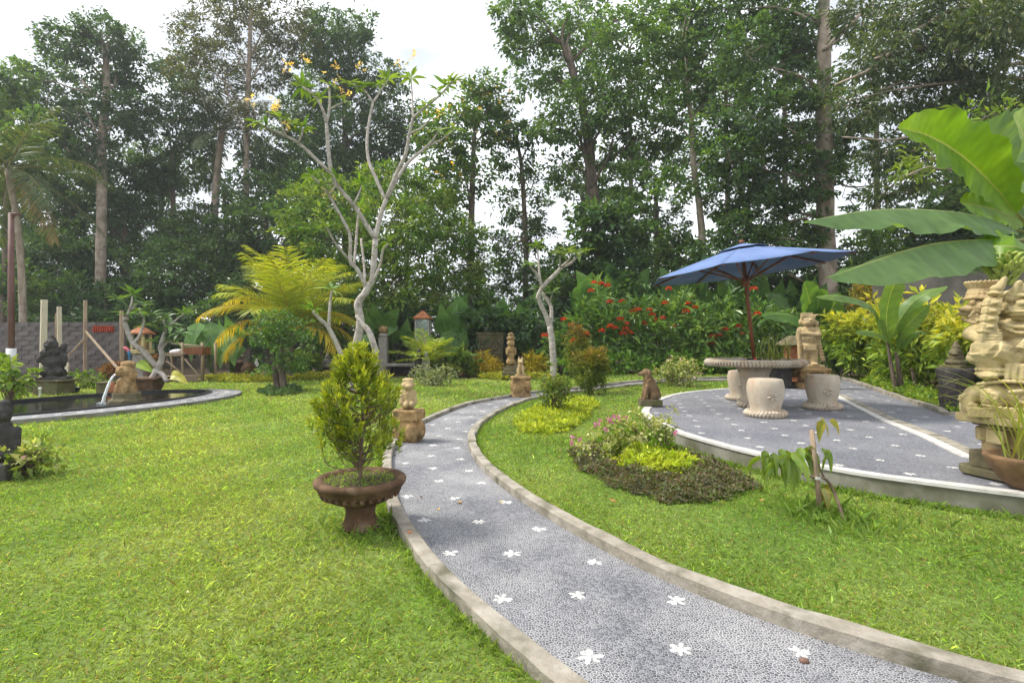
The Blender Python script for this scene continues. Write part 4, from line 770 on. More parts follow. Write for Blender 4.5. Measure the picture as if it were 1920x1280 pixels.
def rope_ring(cx, cy, cz, R0, r, n, g, tilt=0.06):
    for k in range(n):
        a = k / n * 2 * math.pi; a2 = a + tilt * 6.28 / (n * 0.16) * 0.16
        p = [(cx + (R0 - r * 0.3) * math.cos(a - 0.11), cy + (R0 - r * 0.3) * math.sin(a - 0.11), cz - r * 0.9), (cx + (R0 + r * 0.55) * math.cos(a), cy + (R0 + r * 0.55) * math.sin(a), cz), (cx + (R0 - r * 0.3) * math.cos(a + 0.11), cy + (R0 - r * 0.3) * math.sin(a + 0.11), cz + r * 0.9)]
        g.add(*tube(p, (r * 0.50, r * 0.60, r * 0.50), 7, 3))
def stool(px, py, lab, seed, face):
    q = hp(px, py, PZ); x, y = q.x * (1 + 0.22 / q.y), q.y + 0.22
    t = thing('stone_stool', lab, 'stool', (x, y, PZ), 'barrel stools round the stone table')
    prof = [(0.001, 0.0), (0.20, 0.0), (0.195, 0.05), (0.176, 0.10), (0.190, 0.16), (0.208, 0.24), (0.220, 0.32), (0.221, 0.38), (0.213, 0.43), (0.203, 0.463), (0.192, 0.476), (0.15, 0.483), (0.001, 0.486)]
    R = np.random.default_rng(seed); V, Fs = lathe(prof, (x, y, PZ), 44); V = V + np.c_[R.normal(0, 0.0012, (len(V), 2)), np.zeros(len(V))]
    put('barrel', [(V, Fs)], M['terrazzo'], t)
    g = G(); rope_ring(x, y, PZ + 0.040, 0.215, 0.042, 34, g); g.obj('rope_foot', M['terrazzo'], t)
    fl_ = G()                                             # carved flower relief on the side that faces out
    for k in range(6):
        a = k * math.pi / 3 + 0.3; c0 = np.array((face, 0.26)) ; da, dz = 0.042 * math.cos(a), 0.042 * math.sin(a)
        th = face + da / 0.214; rr = 0.214; p = np.array((x + rr * math.cos(th), y + rr * math.sin(th), PZ + 0.27 + dz))
        Mx = Euler((0, -a, 0)).to_matrix(); Mz = Matrix.Rotation(th + math.pi / 2, 3, 'Z')
        fl_.add(*ball(p, (0.030, 0.009, 0.016), 8, 5, (Mz @ Mx)))
    th = face; fl_.add(*ball((x + 0.214 * math.cos(th), y + 0.214 * math.sin(th), PZ + 0.27), 0.010, 8, 5))
    fl_.obj('flower_relief', M['terrazzo'], t)
stool(1435, 785, 'pale barrel stool nearest the camera, in front of the table pedestal', 1, -1.6)
stool(1542, 770, 'pale barrel stool right of the round table', 2, -1.75)
stool(1391, 752.5, 'pale barrel stool half hidden behind the table pedestal', 3, -1.9)

# --- parasol, leaning a little to the left
t = thing('blue_parasol', 'blue canvas parasol with brown wooden ribs leaning over the stone table', 'parasol', (tx, ty, PZ + 0.68))
foot = np.array((tx, ty, PZ + 0.68)); top = np.array(at(1391, 461, ty - 0.02)); ax = nrm(top - foot)
put('pole', [tube([foot, top + ax * 0.02], (0.027, 0.027), 14)], M['redwood'], t)
M3 = Euler((math.radians(-2.0), math.radians(-6.5), math.radians(11))).to_matrix(); Mn = np.array(M3)
rad, drop, nseg = 1.36, 0.35, 8
def cpt(a, r, sag=0.0): return top + Mn @ np.array((math.cos(a) * r * rad, math.sin(a) * r * rad, -drop * (r * 0.92 + 0.08 * r * r) - sag))
g = G(); nr = 7; na = 6; V = []; 
for k in range(nseg):
    grid = []
    for i in range(nr):
        r = 0.12 + 0.88 * i / (nr - 1)
        for j in range(na + 1):
            u = j / na; a0, a1 = k * 2 * math.pi / nseg, (k + 1) * 2 * math.pi / nseg
            p = cpt(a0, r) * (1 - u) + cpt(a1, r) * u; p = p + Mn @ np.array((0, 0, -0.016 * 4 * u * (1 - u) * r)); grid.append(p)
    idx = np.arange(nr * (na + 1)).reshape(nr, na + 1); Q = np.stack((idx[:-1, :-1], idx[1:, :-1], idx[1:, 1:], idx[:-1, 1:]), -1).reshape(-1, 4)
    g.add(grid, [Q])
cn = g.obj('canopy', M['blue'], t); so = cn.modifiers.new('thick', 'SOLIDIFY'); so.thickness = 0.004; so.offset = 1
g = G()
for k in range(nseg):
    a0, a1 = k * 2 * math.pi / nseg, (k + 1) * 2 * math.pi / nseg
    up = Mn @ np.array((0, 0, 0.035)); A, B, C_, D_ = cpt(a0, 0.03) + up, cpt(a1, 0.03) + up, cpt(a1, 0.24) + up, cpt(a0, 0.24) + up; g.add([A, B, C_, D_], [[(0, 3, 2, 1)]])
vt = g.obj('vent_cap', M['blue'], t, False); so = vt.modifiers.new('thick', 'SOLIDIFY'); so.thickness = 0.004
put('finial', [ball(top + ax * 0.06, (0.035, 0.035, 0.03)), tube([top, top + ax * 0.06], 0.02, 8)], M['redwood'], t)
hub = top - ax * 0.52; put('top_hub', [tube([top - ax * 0.10, top - ax * 0.02], (0.05, 0.05), 12)], M['redwood'], t); put('hub', [tube([hub - ax * 0.06, hub + ax * 0.06], (0.055, 0.055), 12)], M['redwood'], t)
for k in range(nseg):
    a0 = k * 2 * math.pi / nseg; dn = Mn @ np.array((0, 0, -0.022))
    rb = put('rib', [tube([top - ax * 0.06, cpt(a0, 0.5) + dn, cpt(a0, 0.985) + dn], (0.014, 0.012), 6)], M['redwood'], t)
    put('strut', [tube([hub, cpt(a0, 0.52) + dn * 1.6], (0.011, 0.011), 6)], M['redwood'], rb)

# --- dark bowl on a pillar behind the table, thatched lantern behind it
q = hp(1462, 727, PZ); x, y = q.x * (1 + 0.1 / q.y), q.y + 0.1
t = thing('stone_birdbath', 'dark stone pedestal bowl standing just behind the round table', 'birdbath', (x, y, PZ))
put('pillar', [box((x, y, PZ + 0.19), (0.34, 0.34, 0.38)), box((x, y, PZ + 0.03), (0.44, 0.44, 0.06)), box((x, y - 0.172, PZ + 0.24), (0.06, 0.02, 0.09)), box((x + 0.08, y - 0.172, PZ + 0.24), (0.05, 0.02, 0.09)), box((x - 0.09, y - 0.172, PZ + 0.24), (0.05, 0.02, 0.09))], M['lava'], t, False, 0.01)
put('bowl', [lathe([(0.001, 0.38), (0.22, 0.38), (0.40, 0.48), (0.44, 0.56), (0.41, 0.56), (0.36, 0.50), (0.001, 0.48)], (x, y, PZ), 32)], M['lava'], t)
p = at(1487, 705, 12.6); x, y, z = p.x, p.y, float(gz(p.x, p.y))
t = thing('stone_lantern', 'brick-pink stone lantern with grey sloped roof half hidden behind guardian statue', 'lantern', (x, y, z))
put('body', [box((x, y, z + 0.45), (0.30, 0.30, 0.86)), box((x, y, z + 0.03), (0.42, 0.42, 0.06))], M['terracotta'], t, False, 0.01)
put('roof', [box((x, y, z + 1.00), (0.62, 0.62, 0.22), 0, 0.25)], M['moss'], t, False, 0.01)

# --- dark carved urn stand with figure at the right kerb
q = hp(1792, 776, PZ); x, y = q.x * (1 + 0.30 / q.y), q.y + 0.30
t = thing('urn_statue', 'dark weathered figure on drum-shaped stone stand beside the side path', 'statue', (x, y, PZ - 0.02))
z = PZ - 0.02
R = np.random.default_rng(12); V, Fs = lathe([(0.001, 0), (0.19, 0), (0.19, 0.05), (0.172, 0.08), (0.182, 0.20), (0.195, 0.40), (0.21, 0.52), (0.222, 0.58), (0.21, 0.61), (0.001, 0.61)], (x, y, z), 40)
put('drum', [(V + R.normal(0, 0.006, V.shape) * (V[:, 2:] > z + 0.08) * (V[:, 2:] < z + 0.55), Fs)], M['lava'], t)
f = [b_((0, 0, 0.03), (0.36, 0.34, 0.06)), s_((0, 0, 0.11), (0.17, 0.16, 0.07)), s_((0, 0, 0.19), (0.13, 0.12, 0.07)), s_((-0.02, 0, 0.27), (0.11, 0.10, 0.09)), s_((-0.11, -0.05, 0.26), (0.05, 0.05, 0.03)), s_((0.0, 0, 0.36), (0.07, 0.07, 0.07)), c_((0, 0, 0.40), (0, 0, 0.47), 0.05, 0.02)]
carve('figure', f, M['moss'], t, (x, y, z + 0.60), 0.78, 0.4, 0.010, 0.02)

# --- clay bowl in front of the guardian
q = hp(1932, 918, PZ + 0.012); x, y = q.x + 0.03, q.y + 0.03
t = thing('clay_bowl', 'wide terracotta bowl planted with grass on patio border before the guardian', 'planter', (x, y, PZ + 0.012))
put('bowl', [lathe([(0.001, 0.0), (0.10, 0.0), (0.15, 0.05), (0.205, 0.13), (0.235, 0.19), (0.235, 0.205), (0.215, 0.212), (0.195, 0.205), (0.175, 0.175), (0.001, 0.17)], (x, y, PZ + 0.012), 40)], M['clay_old'], t, True)
put('soil', [lathe([(0.001, 0.186), (0.18, 0.182)], (x, y, PZ + 0.012), 24)], M['soil'], t)
BOWL = (x, y, PZ + 0.20)

# --- foreground footed pot with its bush (bush added with the plants)
q = gp(676, 1001); px_, py_, pz_ = q.x * (1 + 0.10 / q.y), q.y + 0.10, q.z
POT = thing('potted_shrub', 'footed brown stone bowl with olive green upright shrub beside the path kerb', 'potted plant', (px_, py_, pz_))
bowl = put('bowl', [lathe([(0.07, 0.145), (0.11, 0.150), (0.17, 0.175), (0.215, 0.210), (0.242, 0.243), (0.250, 0.262), (0.262, 0.268), (0.266, 0.288), (0.256, 0.302), (0.236, 0.305), (0.216, 0.296), (0.20, 0.272), (0.001, 0.262)], (px_, py_, pz_), 64)], M['pot'], POT)
put('foot', [lathe([(0.001, -0.02), (0.112, -0.02), (0.116, 0.020), (0.108, 0.032), (0.098, 0.040), (0.086, 0.075), (0.084, 0.110), (0.098, 0.150), (0.06, 0.152)], (px_, py_, pz_), 40)], M['pot'], POT)
g = G()
for k in range(30):
    a = k / 30 * 2 * math.pi; rr, zz = 0.222, 0.216
    for (da, dz, w, h) in ((0, 0, 0.020, 0.026), (0.055, 0.012, 0.009, 0.010), (0.055, -0.012, 0.009, 0.010)):
        aa = a + da; r2 = rr + dz * 0.7; g.add(*box((px_ + r2 * math.cos(aa), py_ + r2 * math.sin(aa), pz_ + zz + dz), (0.012, w, h), aa))
g.obj('carved_band', M['pot'], bowl, False)
put('soil', [lathe([(0.001, 0.284), (0.10, 0.287), (0.212, 0.280)], (px_, py_, pz_), 32)], M['soil'], POT)

# ------------------------------------------------------------------ garden ornaments further back
# column with ball finial
q = gp(719, 702); x, y, z = q.x, q.y, q.z
t = thing('ball_column', 'grey tapered stone column topped by a tan ball', 'column', (x, y, z))
k = q.y / F
put('shaft', [box((x, y, z + 35 * k), (17 * k, 17 * k, 70 * k), 0, 0.86), box((x, y, z + 3 * k), (24 * k, 24 * k, 6 * k))], M['grey_stone'], t, False, 0.01)
put('capital', [lathe([(0.001, 70 * k), (7 * k, 70 * k), (9 * k, 74 * k), (6 * k, 77 * k), (0.001, 77 * k)], (x, y, z), 16)], M['grey_stone'], t)
g = G(); R = np.random.default_rng(1); V, Fs = ball((0, 0, 0), 8.5 * k, 18, 12); g.add(V * (1 + 0.03 * np.sin(V[:, :1] * 40) * np.cos(V[:, 2:] * 33)) + np.array((x, y, z + 84 * k)), Fs); g.obj('ball', M['sand_y'], t)
# glazed lantern pillar
q = gp(793, 704); x, y, z = q.x * (1 + 0.3 / q.y), q.y + 0.3, q.z; k = y / F
t = thing('glazed_lantern', 'tall grey stone pillar with a glass lantern box and brown pyramid roof', 'lantern', (x, y, z))
put('pillar', [box((x, y, z + 30 * k), (22 * k, 22 * k, 60 * k))], M['grey_stone'], t, False, 0.015)
put('sill', [box((x, y, z + 64 * k), (27 * k, 27 * k, 8 * k))], M['grey_stone'], t, False, 0.01)
for sx in (-1, 1):
    for sy in (-1, 1): put('corner_post', [box((x + sx * 12 * k, y + sy * 12 * k, z + 86 * k), (2.4 * k, 2.4 * k, 36 * k))], M['grey_stone'], t, False, 0.004)
for dx, dy, w_, d_ in ((0, -12 * k, 21.5 * k, 0.006), (0, 12 * k, 21.5 * k, 0.006), (-12 * k, 0, 0.006, 21.5 * k), (12 * k, 0, 0.006, 21.5 * k)): put('pane', [box((x + dx, y + dy, z + 86 * k), (w_, d_, 35.8 * k))], M['glass'], t, False)
put('roof', [box((x, y, z + 106 * k), (32 * k, 32 * k, 3 * k)), box((x, y, z + 114 * k), (30 * k, 30 * k, 13 * k), 0, 0.12)], M['terracotta'], t, False, 0.006)
put('offering', [lathe([(0.001, 68.1 * k), (4 * k, 68.1 * k), (6 * k, 74 * k), (3 * k, 80 * k), (0.001, 82 * k)], (x - 2 * k, y, z), 12)], M['sand_y'], t)
# carved black panel and bench
q = gp(757, 703); x, y, z = q.x * (1 + 1.0 / q.y), q.y + 1.0, q.z; k = y / F
t = thing('relief_stele', 'black carved stone panel standing upright behind a low bench', 'panel', (x, y, z))
put('slab', [box((x, y, z + 42 * k), (34 * k, 0.14, 84 * k))], M['lava'], t, False, 0.02)
f = [s_((dx * k, 0, dz * k), (r * k, 0.08, r * k * 0.9)) for dx, dz, r in ((-9, 62, 6), (7, 62, 6), (0, 52, 8), (-8, 36, 7), (8, 38, 6), (0, 24, 9), (-10, 14, 5), (10, 14, 5), (0, 74, 6))]
carve('relief', f, M['lava'], t, (x, y - 0.07, z), 1.0, 0, 0.02, 0.03)
q = gp(752, 703); x, y, z = q.x, q.y, q.z; k = y / F
t = thing('stone_bench', 'long low dark stone bench in shade between column and glass lantern', 'bench', (x, y, z))
put('seat', [box((x, y, z + 19 * k), (56 * k, 0.5, 5 * k))], M['grey_stone'], t, False, 0.02)
for sx in (-1, 1): put('leg', [box((x + sx * 20 * k, y, z + 8 * k), (7 * k, 0.36, 16.8 * k))], M['lava'], t, False, 0.02)
# mossy carved planter
q = gp(918, 700); x, y, z = q.x * (1 + 0.4 / q.y), q.y + 0.4, q.z; k = y / F
t = thing('carved_planter', 'large square mossy carved stone planter holding a leafy frangipani', 'planter', (x, y, z))
PLANTER = (x, y, z + 75 * k)
put('box', [box((x, y, z + 37 * k), (44 * k, 40 * k, 70 * k), 0.12, 1.12), box((x, y, z + 73 * k), (54 * k, 48 * k, 5 * k), 0.12)], M['moss'], t, False, 0.03)
f = []
for j in range(4):
    for i in range(10):
        u = i / 9; f.append(s_(((-16 + 32 * u) * k, -0.01, (20 + 11 * j + 7 * math.sin(u * 6 + j)) * k), (3.0 * k, 0.045, 1.7 * k)))
carve('relief', f, M['moss'], t, (x + 0.04, y - 22.5 * k, z), 1.0, 0.12, 0.016, 0.02)

# stone lantern with pyramid roof, left
q = gp(265, 715); x, y, z = q.x, q.y, q.z; k = y / F
t = thing('pagoda_lantern', 'pale stone garden lantern with pink pyramid roof behind the small frangipani', 'lantern', (x, y, z))
put('shaft', [box((x, y, z + 26 * k), (20 * k, 20 * k, 52 * k)), box((x, y, z + 3 * k), (30 * k, 30 * k, 6 * k))], M['grey_stone'], t, False, 0.015)
put('table', [box((x, y, z + 56 * k), (32 * k, 30 * k, 7 * k))], M['sand_p'], t, False, 0.01)
for sx in (-1, 1):
    for sy in (-1, 1): put('corner_post', [box((x + sx * 10 * k, y + sy * 10 * k, z + 74 * k), (4 * k, 4 * k, 29 * k))], M['sand_p'], t, False, 0.006)
put('core', [box((x, y + 4 * k, z + 70 * k), (13 * k, 8 * k, 20 * k))], M['sand_y'], t, False, 0.01)
put('roof', [box((x, y, z + 90 * k), (33 * k, 33 * k, 3 * k)), box((x, y, z + 98 * k), (30 * k, 30 * k, 13 * k), 0, 0.1)], M['terracotta'], t, False, 0.008)

# trapezoid planter and orange jar by the pond
q = gp(280, 738); x, y, z = q.x * (1 + 0.25 / q.y), q.y + 0.25, q.z; k = y / F
t = thing('wide_planter', 'tapered grey brown stone planter holding a crooked small frangipani by the pond', 'planter', (x, y, z)); BONSAI = (x, y, z + 30 * k)
put('body', [box((x, y, z + 12 * k), (26 * k, 26 * k, 24 * k), 0, 1.55), box((x, y, z + 26.5 * k), (52 * k, 46 * k, 5 * k))], M['pot'], t, False, 0.02)
q = gp(204, 741); x, y, z = q.x * (1 + 0.3 / q.y), q.y + 0.3, q.z; k = y / F
t = thing('stone_block', 'short mossy stone block behind the orange jar at pond edge', 'block', (x, y, z))
put('block', [box((x - 4 * k, y, z + 10 * k), (24 * k, 22 * k, 20 * k)), box((x - 4 * k, y, z + 21.5 * k), (28 * k, 26 * k, 3 * k))], M['moss'], t, False, 0.015)
q = gp(211, 742); x, y, z = q.x, q.y, q.z; k = y / F
t = thing('clay_jar', 'upright orange terracotta jar standing at the pond edge', 'jar', (x, y, z))
put('jar', [lathe([(0.001, 0), (4 * k, 0), (7.5 * k, 7 * k), (8.2 * k, 13 * k), (6.5 * k, 20 * k), (3.2 * k, 23 * k), (3.6 * k, 25 * k), (2.4 * k, 25 * k), (0.001, 22 * k)], (x, y, z), 24)], M['terracotta'], t)
# round dark pot, little block
q = gp(467, 706); x, y, z = q.x, q.y, q.z; k = y / F
t = thing('round_pot', 'dark round stone pot on the grass below the yellow palm', 'pot', (x, y, z))
put('body', [lathe([(0.001, 0), (7 * k, 0), (12.5 * k, 7 * k), (14.5 * k, 14 * k), (12 * k, 21 * k), (8 * k, 25 * k), (8 * k, 27 * k), (6 * k, 27 * k), (0.001, 22 * k)], (x, y, z), 28)], M['pot'], t)
q = gp(444, 703); x, y, z = q.x, q.y, q.z; k = y / F
t = thing('carved_block', 'small brown carved stone block left of the round dark pot', 'block', (x, y, z))
carve('body', [b_((0, 0, 12 * k), (15 * k, 14 * k, 24 * k)), s_((4 * k, -4 * k, 22 * k), (9 * k, 6 * k, 6 * k)), b_((0, 0, 2 * k), (19 * k, 17 * k, 4 * k))], M['pot'], t, (x, y, z), 1, 0.2, 0.02, 0.03)
# clay bowl in the cone shrubs
q = gp(1083, 727); x, y, z = q.x * (1 + 0.2 / q.y), q.y + 0.2, q.z; k = y / F
CONEPOT = thing('shrub_bowl', 'brown bowl planter with cone-shaped olive shrub tinged red on top', 'potted plant', (x, y, z))
put('bowl', [lathe([(0.001, 0), (9 * k, 0), (11 * k, 4 * k), (8 * k, 8 * k), (14 * k, 15 * k), (25 * k, 26 * k), (26 * k, 29 * k), (23 * k, 29 * k), (0.001, 25 * k)], (x + 22 * k, y, z), 32)], M['pot'], CONEPOT)

# ------------------------------------------------------------------ building site on the left: block wall, posts, rack
WY = 15.9; WX0, WX1, wz = -16.2, (231 - 960) * WY / F, 0.0
wall = thing('block_wall', 'unfinished grey cement block wall behind the pond', 'wall', ((WX0 + WX1) / 2, WY, 0))
put('mortar_core', [box(((WX0 + WX1) / 2, WY + 0.09, 0.84), (WX1 - WX0 - 0.02, 0.14, 1.67))], M['mortar'], wall, False)
R = np.random.default_rng(9); bh, bl = 0.14, 0.40
bmz = [G().add(*box((0, 0, 0), (bl - 0.014, 0.16, bh - 0.012))).mesh('block', smooth=False, m=M['block'])]
for r in range(12):
    xk = WX1 - (0.0 if r % 2 else bl / 2) - bl / 2
    if r % 2 == 0:
        o = bpy.data.objects.new('block', bmz[0]); col.objects.link(o); o.scale = (0.5, 1, 1); o.parent = wall; o.location = Vector((WX1 - bl / 4, WY + 0.055 + R.normal(0, 0.004), bh * (r + 0.5))) - Vector(org(wall))
    while xk > WX0:
        o = bpy.data.objects.new('block', bmz[0]); col.objects.link(o); o.parent = wall
        o.location = Vector((xk, WY + 0.055 + R.normal(0, 0.005), bh * (r + 0.5))) - Vector(org(wall)); o.rotation_euler = (R.normal(0, 0.008), 0, R.normal(0, 0.008)); xk -= bl
q = at(193, 617, WY - 0.06)
t = thing('red_tile_stack', 'row of red roof tiles leaning at the top right of block wall', 'tiles', tuple(q))
for k in range(9): put('tile', [box((q.x - 0.27 + 0.068 * k, q.y, q.z + 0.01 * (k % 2)), (0.05, 0.05, 0.18), 0.1 * (k % 3))], M['redtile'], t, False, 0.006)
put('hanging_strip', [box((q.x, q.y + 0.03, q.z - 0.005), (0.62, 0.02, 0.10))], M['redtile'], t, False, 0.004)
def post(name, lab, cat, a, b, Ya, Yb, r, m, square=True, grp='timber posts of the unfinished frame'):
    A, B = at(*a, Ya), at(*b, Yb)
    t = thing(name, lab, cat, tuple(A), grp); put('shaft', [tube([A, B], (r * 1.3, r * 1.25) if square else (r, r), 4 if square else 10)], M[m], t, not square, 0.006 if square else 0)
    return t
post('pale_post', 'tall thick cream post left of the black statue', 'post', (80, 714), (83, 562), 14.6, 14.6, 0.075, 'timber_p')
post('pale_post', 'shorter cream post just right of the black statue', 'post', (112, 714), (111, 575), 15.0, 15.0, 0.055, 'timber_p')
post('thin_post', 'thin grey post behind the shorter cream post', 'post', (105, 712), (105, 587), 15.2, 15.2, 0.025, 'timber')
post('brown_post', 'slim brown post standing before the middle of block wall', 'post', (159, 712), (160, 563), 15.3, 15.3, 0.045, 'timber')
post('grey_post', 'grey timber post at the right end of block wall', 'post', (229, 716), (228, 582), 15.7, 15.7, 0.05, 'timber')
post('diagonal_brace', 'long timber brace slanting down right from the brown post', 'brace', (226, 697), (161, 622), 14.4, 15.2, 0.035, 'timber', grp='timber braces')
post('diagonal_brace', 'short timber brace slanting up right towards the brown post', 'brace', (120, 675), (157, 637), 15.0, 15.2, 0.030, 'timber', grp='timber braces')
post('plank_offcut', 'short pale plank leaning beside the black statue', 'plank', (122, 711), (126, 681), 14.9, 15.1, 0.065, 'timber_p', grp='timber offcuts')
# brown pole with white painted band
q = gp(21, 748); x, y, z = q.x, q.y, q.z; k = y / F
t = thing('brown_pole', 'tall rust brown pole with a white painted band at far left', 'pole', (x, y, z))
put('shaft', [tube([(x, y, z - 0.05), (x, y, z + 348 * k)], (5.4 * k, 4.6 * k), 14)], M['polebrown'], t)
put('painted_band', [tube([(x, y, z + 55 * k), (x, y, z + 95 * k)], (7.5 * k, 7.5 * k), 16)], M['polewhite'], t)
put('cross_arm', [tube([(x - 3 * k, y, z + 348 * k), (x + 20 * k, y, z + 346 * k)], (2 * k, 1.6 * k), 8), tube([(x, y, z + 336 * k), (x + 10 * k, y, z + 346 * k)], (1.2 * k, 1.2 * k), 6)], M['polebrown'], t)
# slabs and white pipe beside the black statue
q = gp(48, 737); x, y, z = q.x * (1 + 0.35 / q.y), q.y + 0.35, q.z; k = y / F
t = thing('low_slab', 'low weathered stone slab bench left of the black statue', 'bench', (x, y, z))
put('slab', [box((x, y, z + 21 * k), (64 * k, 0.5, 4 * k))], M['pot'], t, False, 0.015); put('plinth', [box((x, y, z + 9 * k), (58 * k, 0.4, 18.6 * k))], M['moss'], t, False, 0.015)
q = gp(75, 745); x, y, z = q.x, q.y, q.z
t = thing('white_pipe', 'short white plastic pipe stub sticking up before the black statue', 'pipe', (x, y, z)); put('pipe', [lathe([(0.022, 0), (0.022, 0.16), (0.028, 0.16), (0.028, 0.2), (0.018, 0.2), (0.018, 0.05)], (x, y, z), 12)], M['plastic_w'], t)
q = gp(141, 736); x, y, z = q.x, q.y, q.z
t = thing('black_bucket', 'small black nursery pot on the grass right of the black statue', 'pot', (x, y, z)); put('pot', [lathe([(0.001, 0), (0.07, 0), (0.09, 0.10), (0.1, 0.1), (0.1, 0.12), (0.08, 0.12), (0.07, 0.02), (0.001, 0.02)], (x, y, z), 16)], M['black'], t)
# bamboo rack with tray
q = gp(340, 716); k = (q.y) / F; x, y, z = q.x, q.y, q.z
t = thing('timber_rack', 'rough open timber rack with shelf and diagonal braces left of big leaves', 'rack', (x, y, z))
for dx, dy in ((-33, 0.35), (2, 0), (35, 0.1), (-33, -0.1), (12, 0.7), (35, 0.75)): put('leg', [tube([(x + dx * k, y + dy, z), (x + dx * k, y + dy, z + (74 if dx > 0 else 58) * k)], (2.4 * k, 2.2 * k), 6)], M['timber'], t)
for z0, z1, xa, xb, ya in ((10, 12, -36, 37, -0.02), (50, 50, -36, 4, -0.02), (72, 66, -14, 38, 0.02), (52, 52, -36, 37, 0.5)): put('rail', [tube([(x + xa * k, y + ya, z + z0 * k), (x + xb * k, y + ya, z + z1 * k)], (2.0 * k, 2.0 * k), 6)], M['timber'], t)
put('brace', [tube([(x - 28 * k, y, z + 40 * k), (x + 2 * k, y, z + 16 * k)], (1.8 * k, 1.8 * k), 6)], M['timber'], t); put('brace', [tube([(x + 6 * k, y, z + 44 * k), (x + 31 * k, y, z + 14 * k)], (1.6 * k, 1.6 * k), 6)], M['timber'], t)
put('shelf', [box((x - 14 * k, y + 0.25, z + 53.2 * k), (46 * k, 0.6, 1.6 * k))], M['timber'], t, False, 0.004)
t2 = thing('red_tray', 'red brown wooden box hanging at the right end of rack', 'box', (x + 22 * k, y + 0.1, z + 50 * k)); put('tray', [box((x + 22 * k, y + 0.2, z + 58 * k), (34 * k, 0.4, 14 * k), 0, 1.08)], M['redwood'], t2, False, 0.01)
t2 = thing('white_bag', 'crumpled white plastic bag lying on the rack shelf', 'bag', (x - 20 * k, y + 0.2, z + 54 * k)); carve('bag', [s_((0, 0, 3 * k), (8 * k, 0.1, 4 * k)), s_((6 * k, 0, 4 * k), (5 * k, 0.08, 4 * k)), s_((-5 * k, 0.02, 2.4 * k), (6 * k, 0.1, 3 * k))], M['plastic_w'], t2, (x - 20 * k, y + 0.2, z + 54 * k), 1, 0, 0.014, 0.03)
q = at(241, 668, 14.2); t = thing('curved_toy', 'small curved pink and blue plastic arch left of the stone lantern', 'toy', tuple(q)); k = 14.2 / F
u = np.linspace(0, 1.5, 9); put('arch', [tube([(q.x - 8 * k + 10 * k * math.sin(a), q.y, q.z + 16 * k * math.cos(a)) for a in u[:6]], (2.6 * k, 3 * k), 8)], M['plastic_p'], t)
put('end', [tube([(q.x - 8 * k + 10 * k * math.sin(a), q.y, q.z + 16 * k * math.cos(a)) for a in u[5:]] + [(q.x + 3 * k, q.y, q.z - 40 * k)], (3 * k, 3 * k, 1.0 * k), 8)], M['plastic_b'], t)

# dark boundary wall behind the right-hand shrubs
p0, p1 = at(1640, 640, 14.6), at(2010, 640, 10.8)
d = nrm(np.array((p1.x - p0.x, p1.y - p0.y))); L_ = math.hypot(p1.x - p0.x, p1.y - p0.y); an = math.atan2(d[1], d[0])
t = thing('boundary_wall', 'dark stained masonry wall behind the yellow shrubs at right', 'wall', ((p0.x + p1.x) / 2, (p0.y + p1.y) / 2, 0))
put('wall_body', [box(((p0.x + p1.x) / 2, (p0.y + p1.y) / 2, 1.55), (L_, 0.2, 3.2), an)], M['darkwall'], t, False, 0.01)
put('coping', [box(((p0.x + p1.x) / 2, (p0.y + p1.y) / 2, 3.19), (L_ + 0.1, 0.3, 0.08), an)], M['darkwall'], t, False, 0.01)
# ------------------------------------------------------------------ plant builders
DARK = [(0.032, 0.080, 0.034), (0.060, 0.130, 0.044), (0.105, 0.200, 0.055)]
MID = [(0.052, 0.120, 0.032), (0.095, 0.195, 0.042), (0.18, 0.29, 0.055)]
LIGHT = [(0.07, 0.14, 0.02), (0.13, 0.22, 0.03), (0.22, 0.30, 0.05)]
def crown_leaves(g, R, blobs, L, W, dens=2.6, lpc=26, cr=0.42, cols=MID, flat=0.55, tips=None, hang=0.15, seg=1, keep=None):
    """leaves in clumps through the volume of ellipsoids (centre, radii)"""
    out = []
    for c, r in blobs:
        r = np.ones(3) * r; area = math.pi * r[0] * r[2]
        nc = max(3, int(dens * area / (L * W * 0.55) / lpc))
        d = rdir(R, nc); rad = 0.38 + 0.62 * R.random(nc) ** 0.55
        lump = 1 + 0.22 * np.sin(d[:, 0] * 5 + c[0]) * np.cos(d[:, 2] * 4 + c[2]) + 0.10 * R.normal(size=nc)
        cc = np.array(c) + d * r * (rad * lump)[:, None]
        out.append(cc)
        n = nc * lpc; ci = np.repeat(np.arange(nc), lpc)
        csz = cr * np.exp(R.normal(0, 0.3, nc))
        off = rdir(R, n) * (R.random(n) ** 0.5)[:, None] * csz[ci][:, None] * np.array((1, 1, flat))
        P = cc[ci] + off; D = nrm(off / cr + d[ci] * 0.7 + R.normal(0, 0.5, (n, 3)) + np.array((0, 0, -hang)))
        U = nrm(np.array((0, 0, 1.0)) + R.normal(0, 0.45, (n, 3)) + d[ci] * 0.3)
        t = np.clip(R.random(nc)[ci] * 0.75 + R.normal(0.12, 0.16, n), 0, 1)
        C = palette(R, n, cols, 0.2, t)
        if tips is not None:
            k = R.random(n) < tips[1] * (R.random(nc) < 0.6)[ci]; C[k] = np.array(tips[0]) * np.exp(R.normal(0, 0.2, (k.sum(), 1)))
        sz = np.exp(R.normal(0, 0.22, n))
        add_leaves(g, P, D, U, L * sz, W * sz, C, curve=0.2, fold=0.15, seg=seg)
    return np.concatenate(out)
FOL, FSZ = 1.9, 0.82
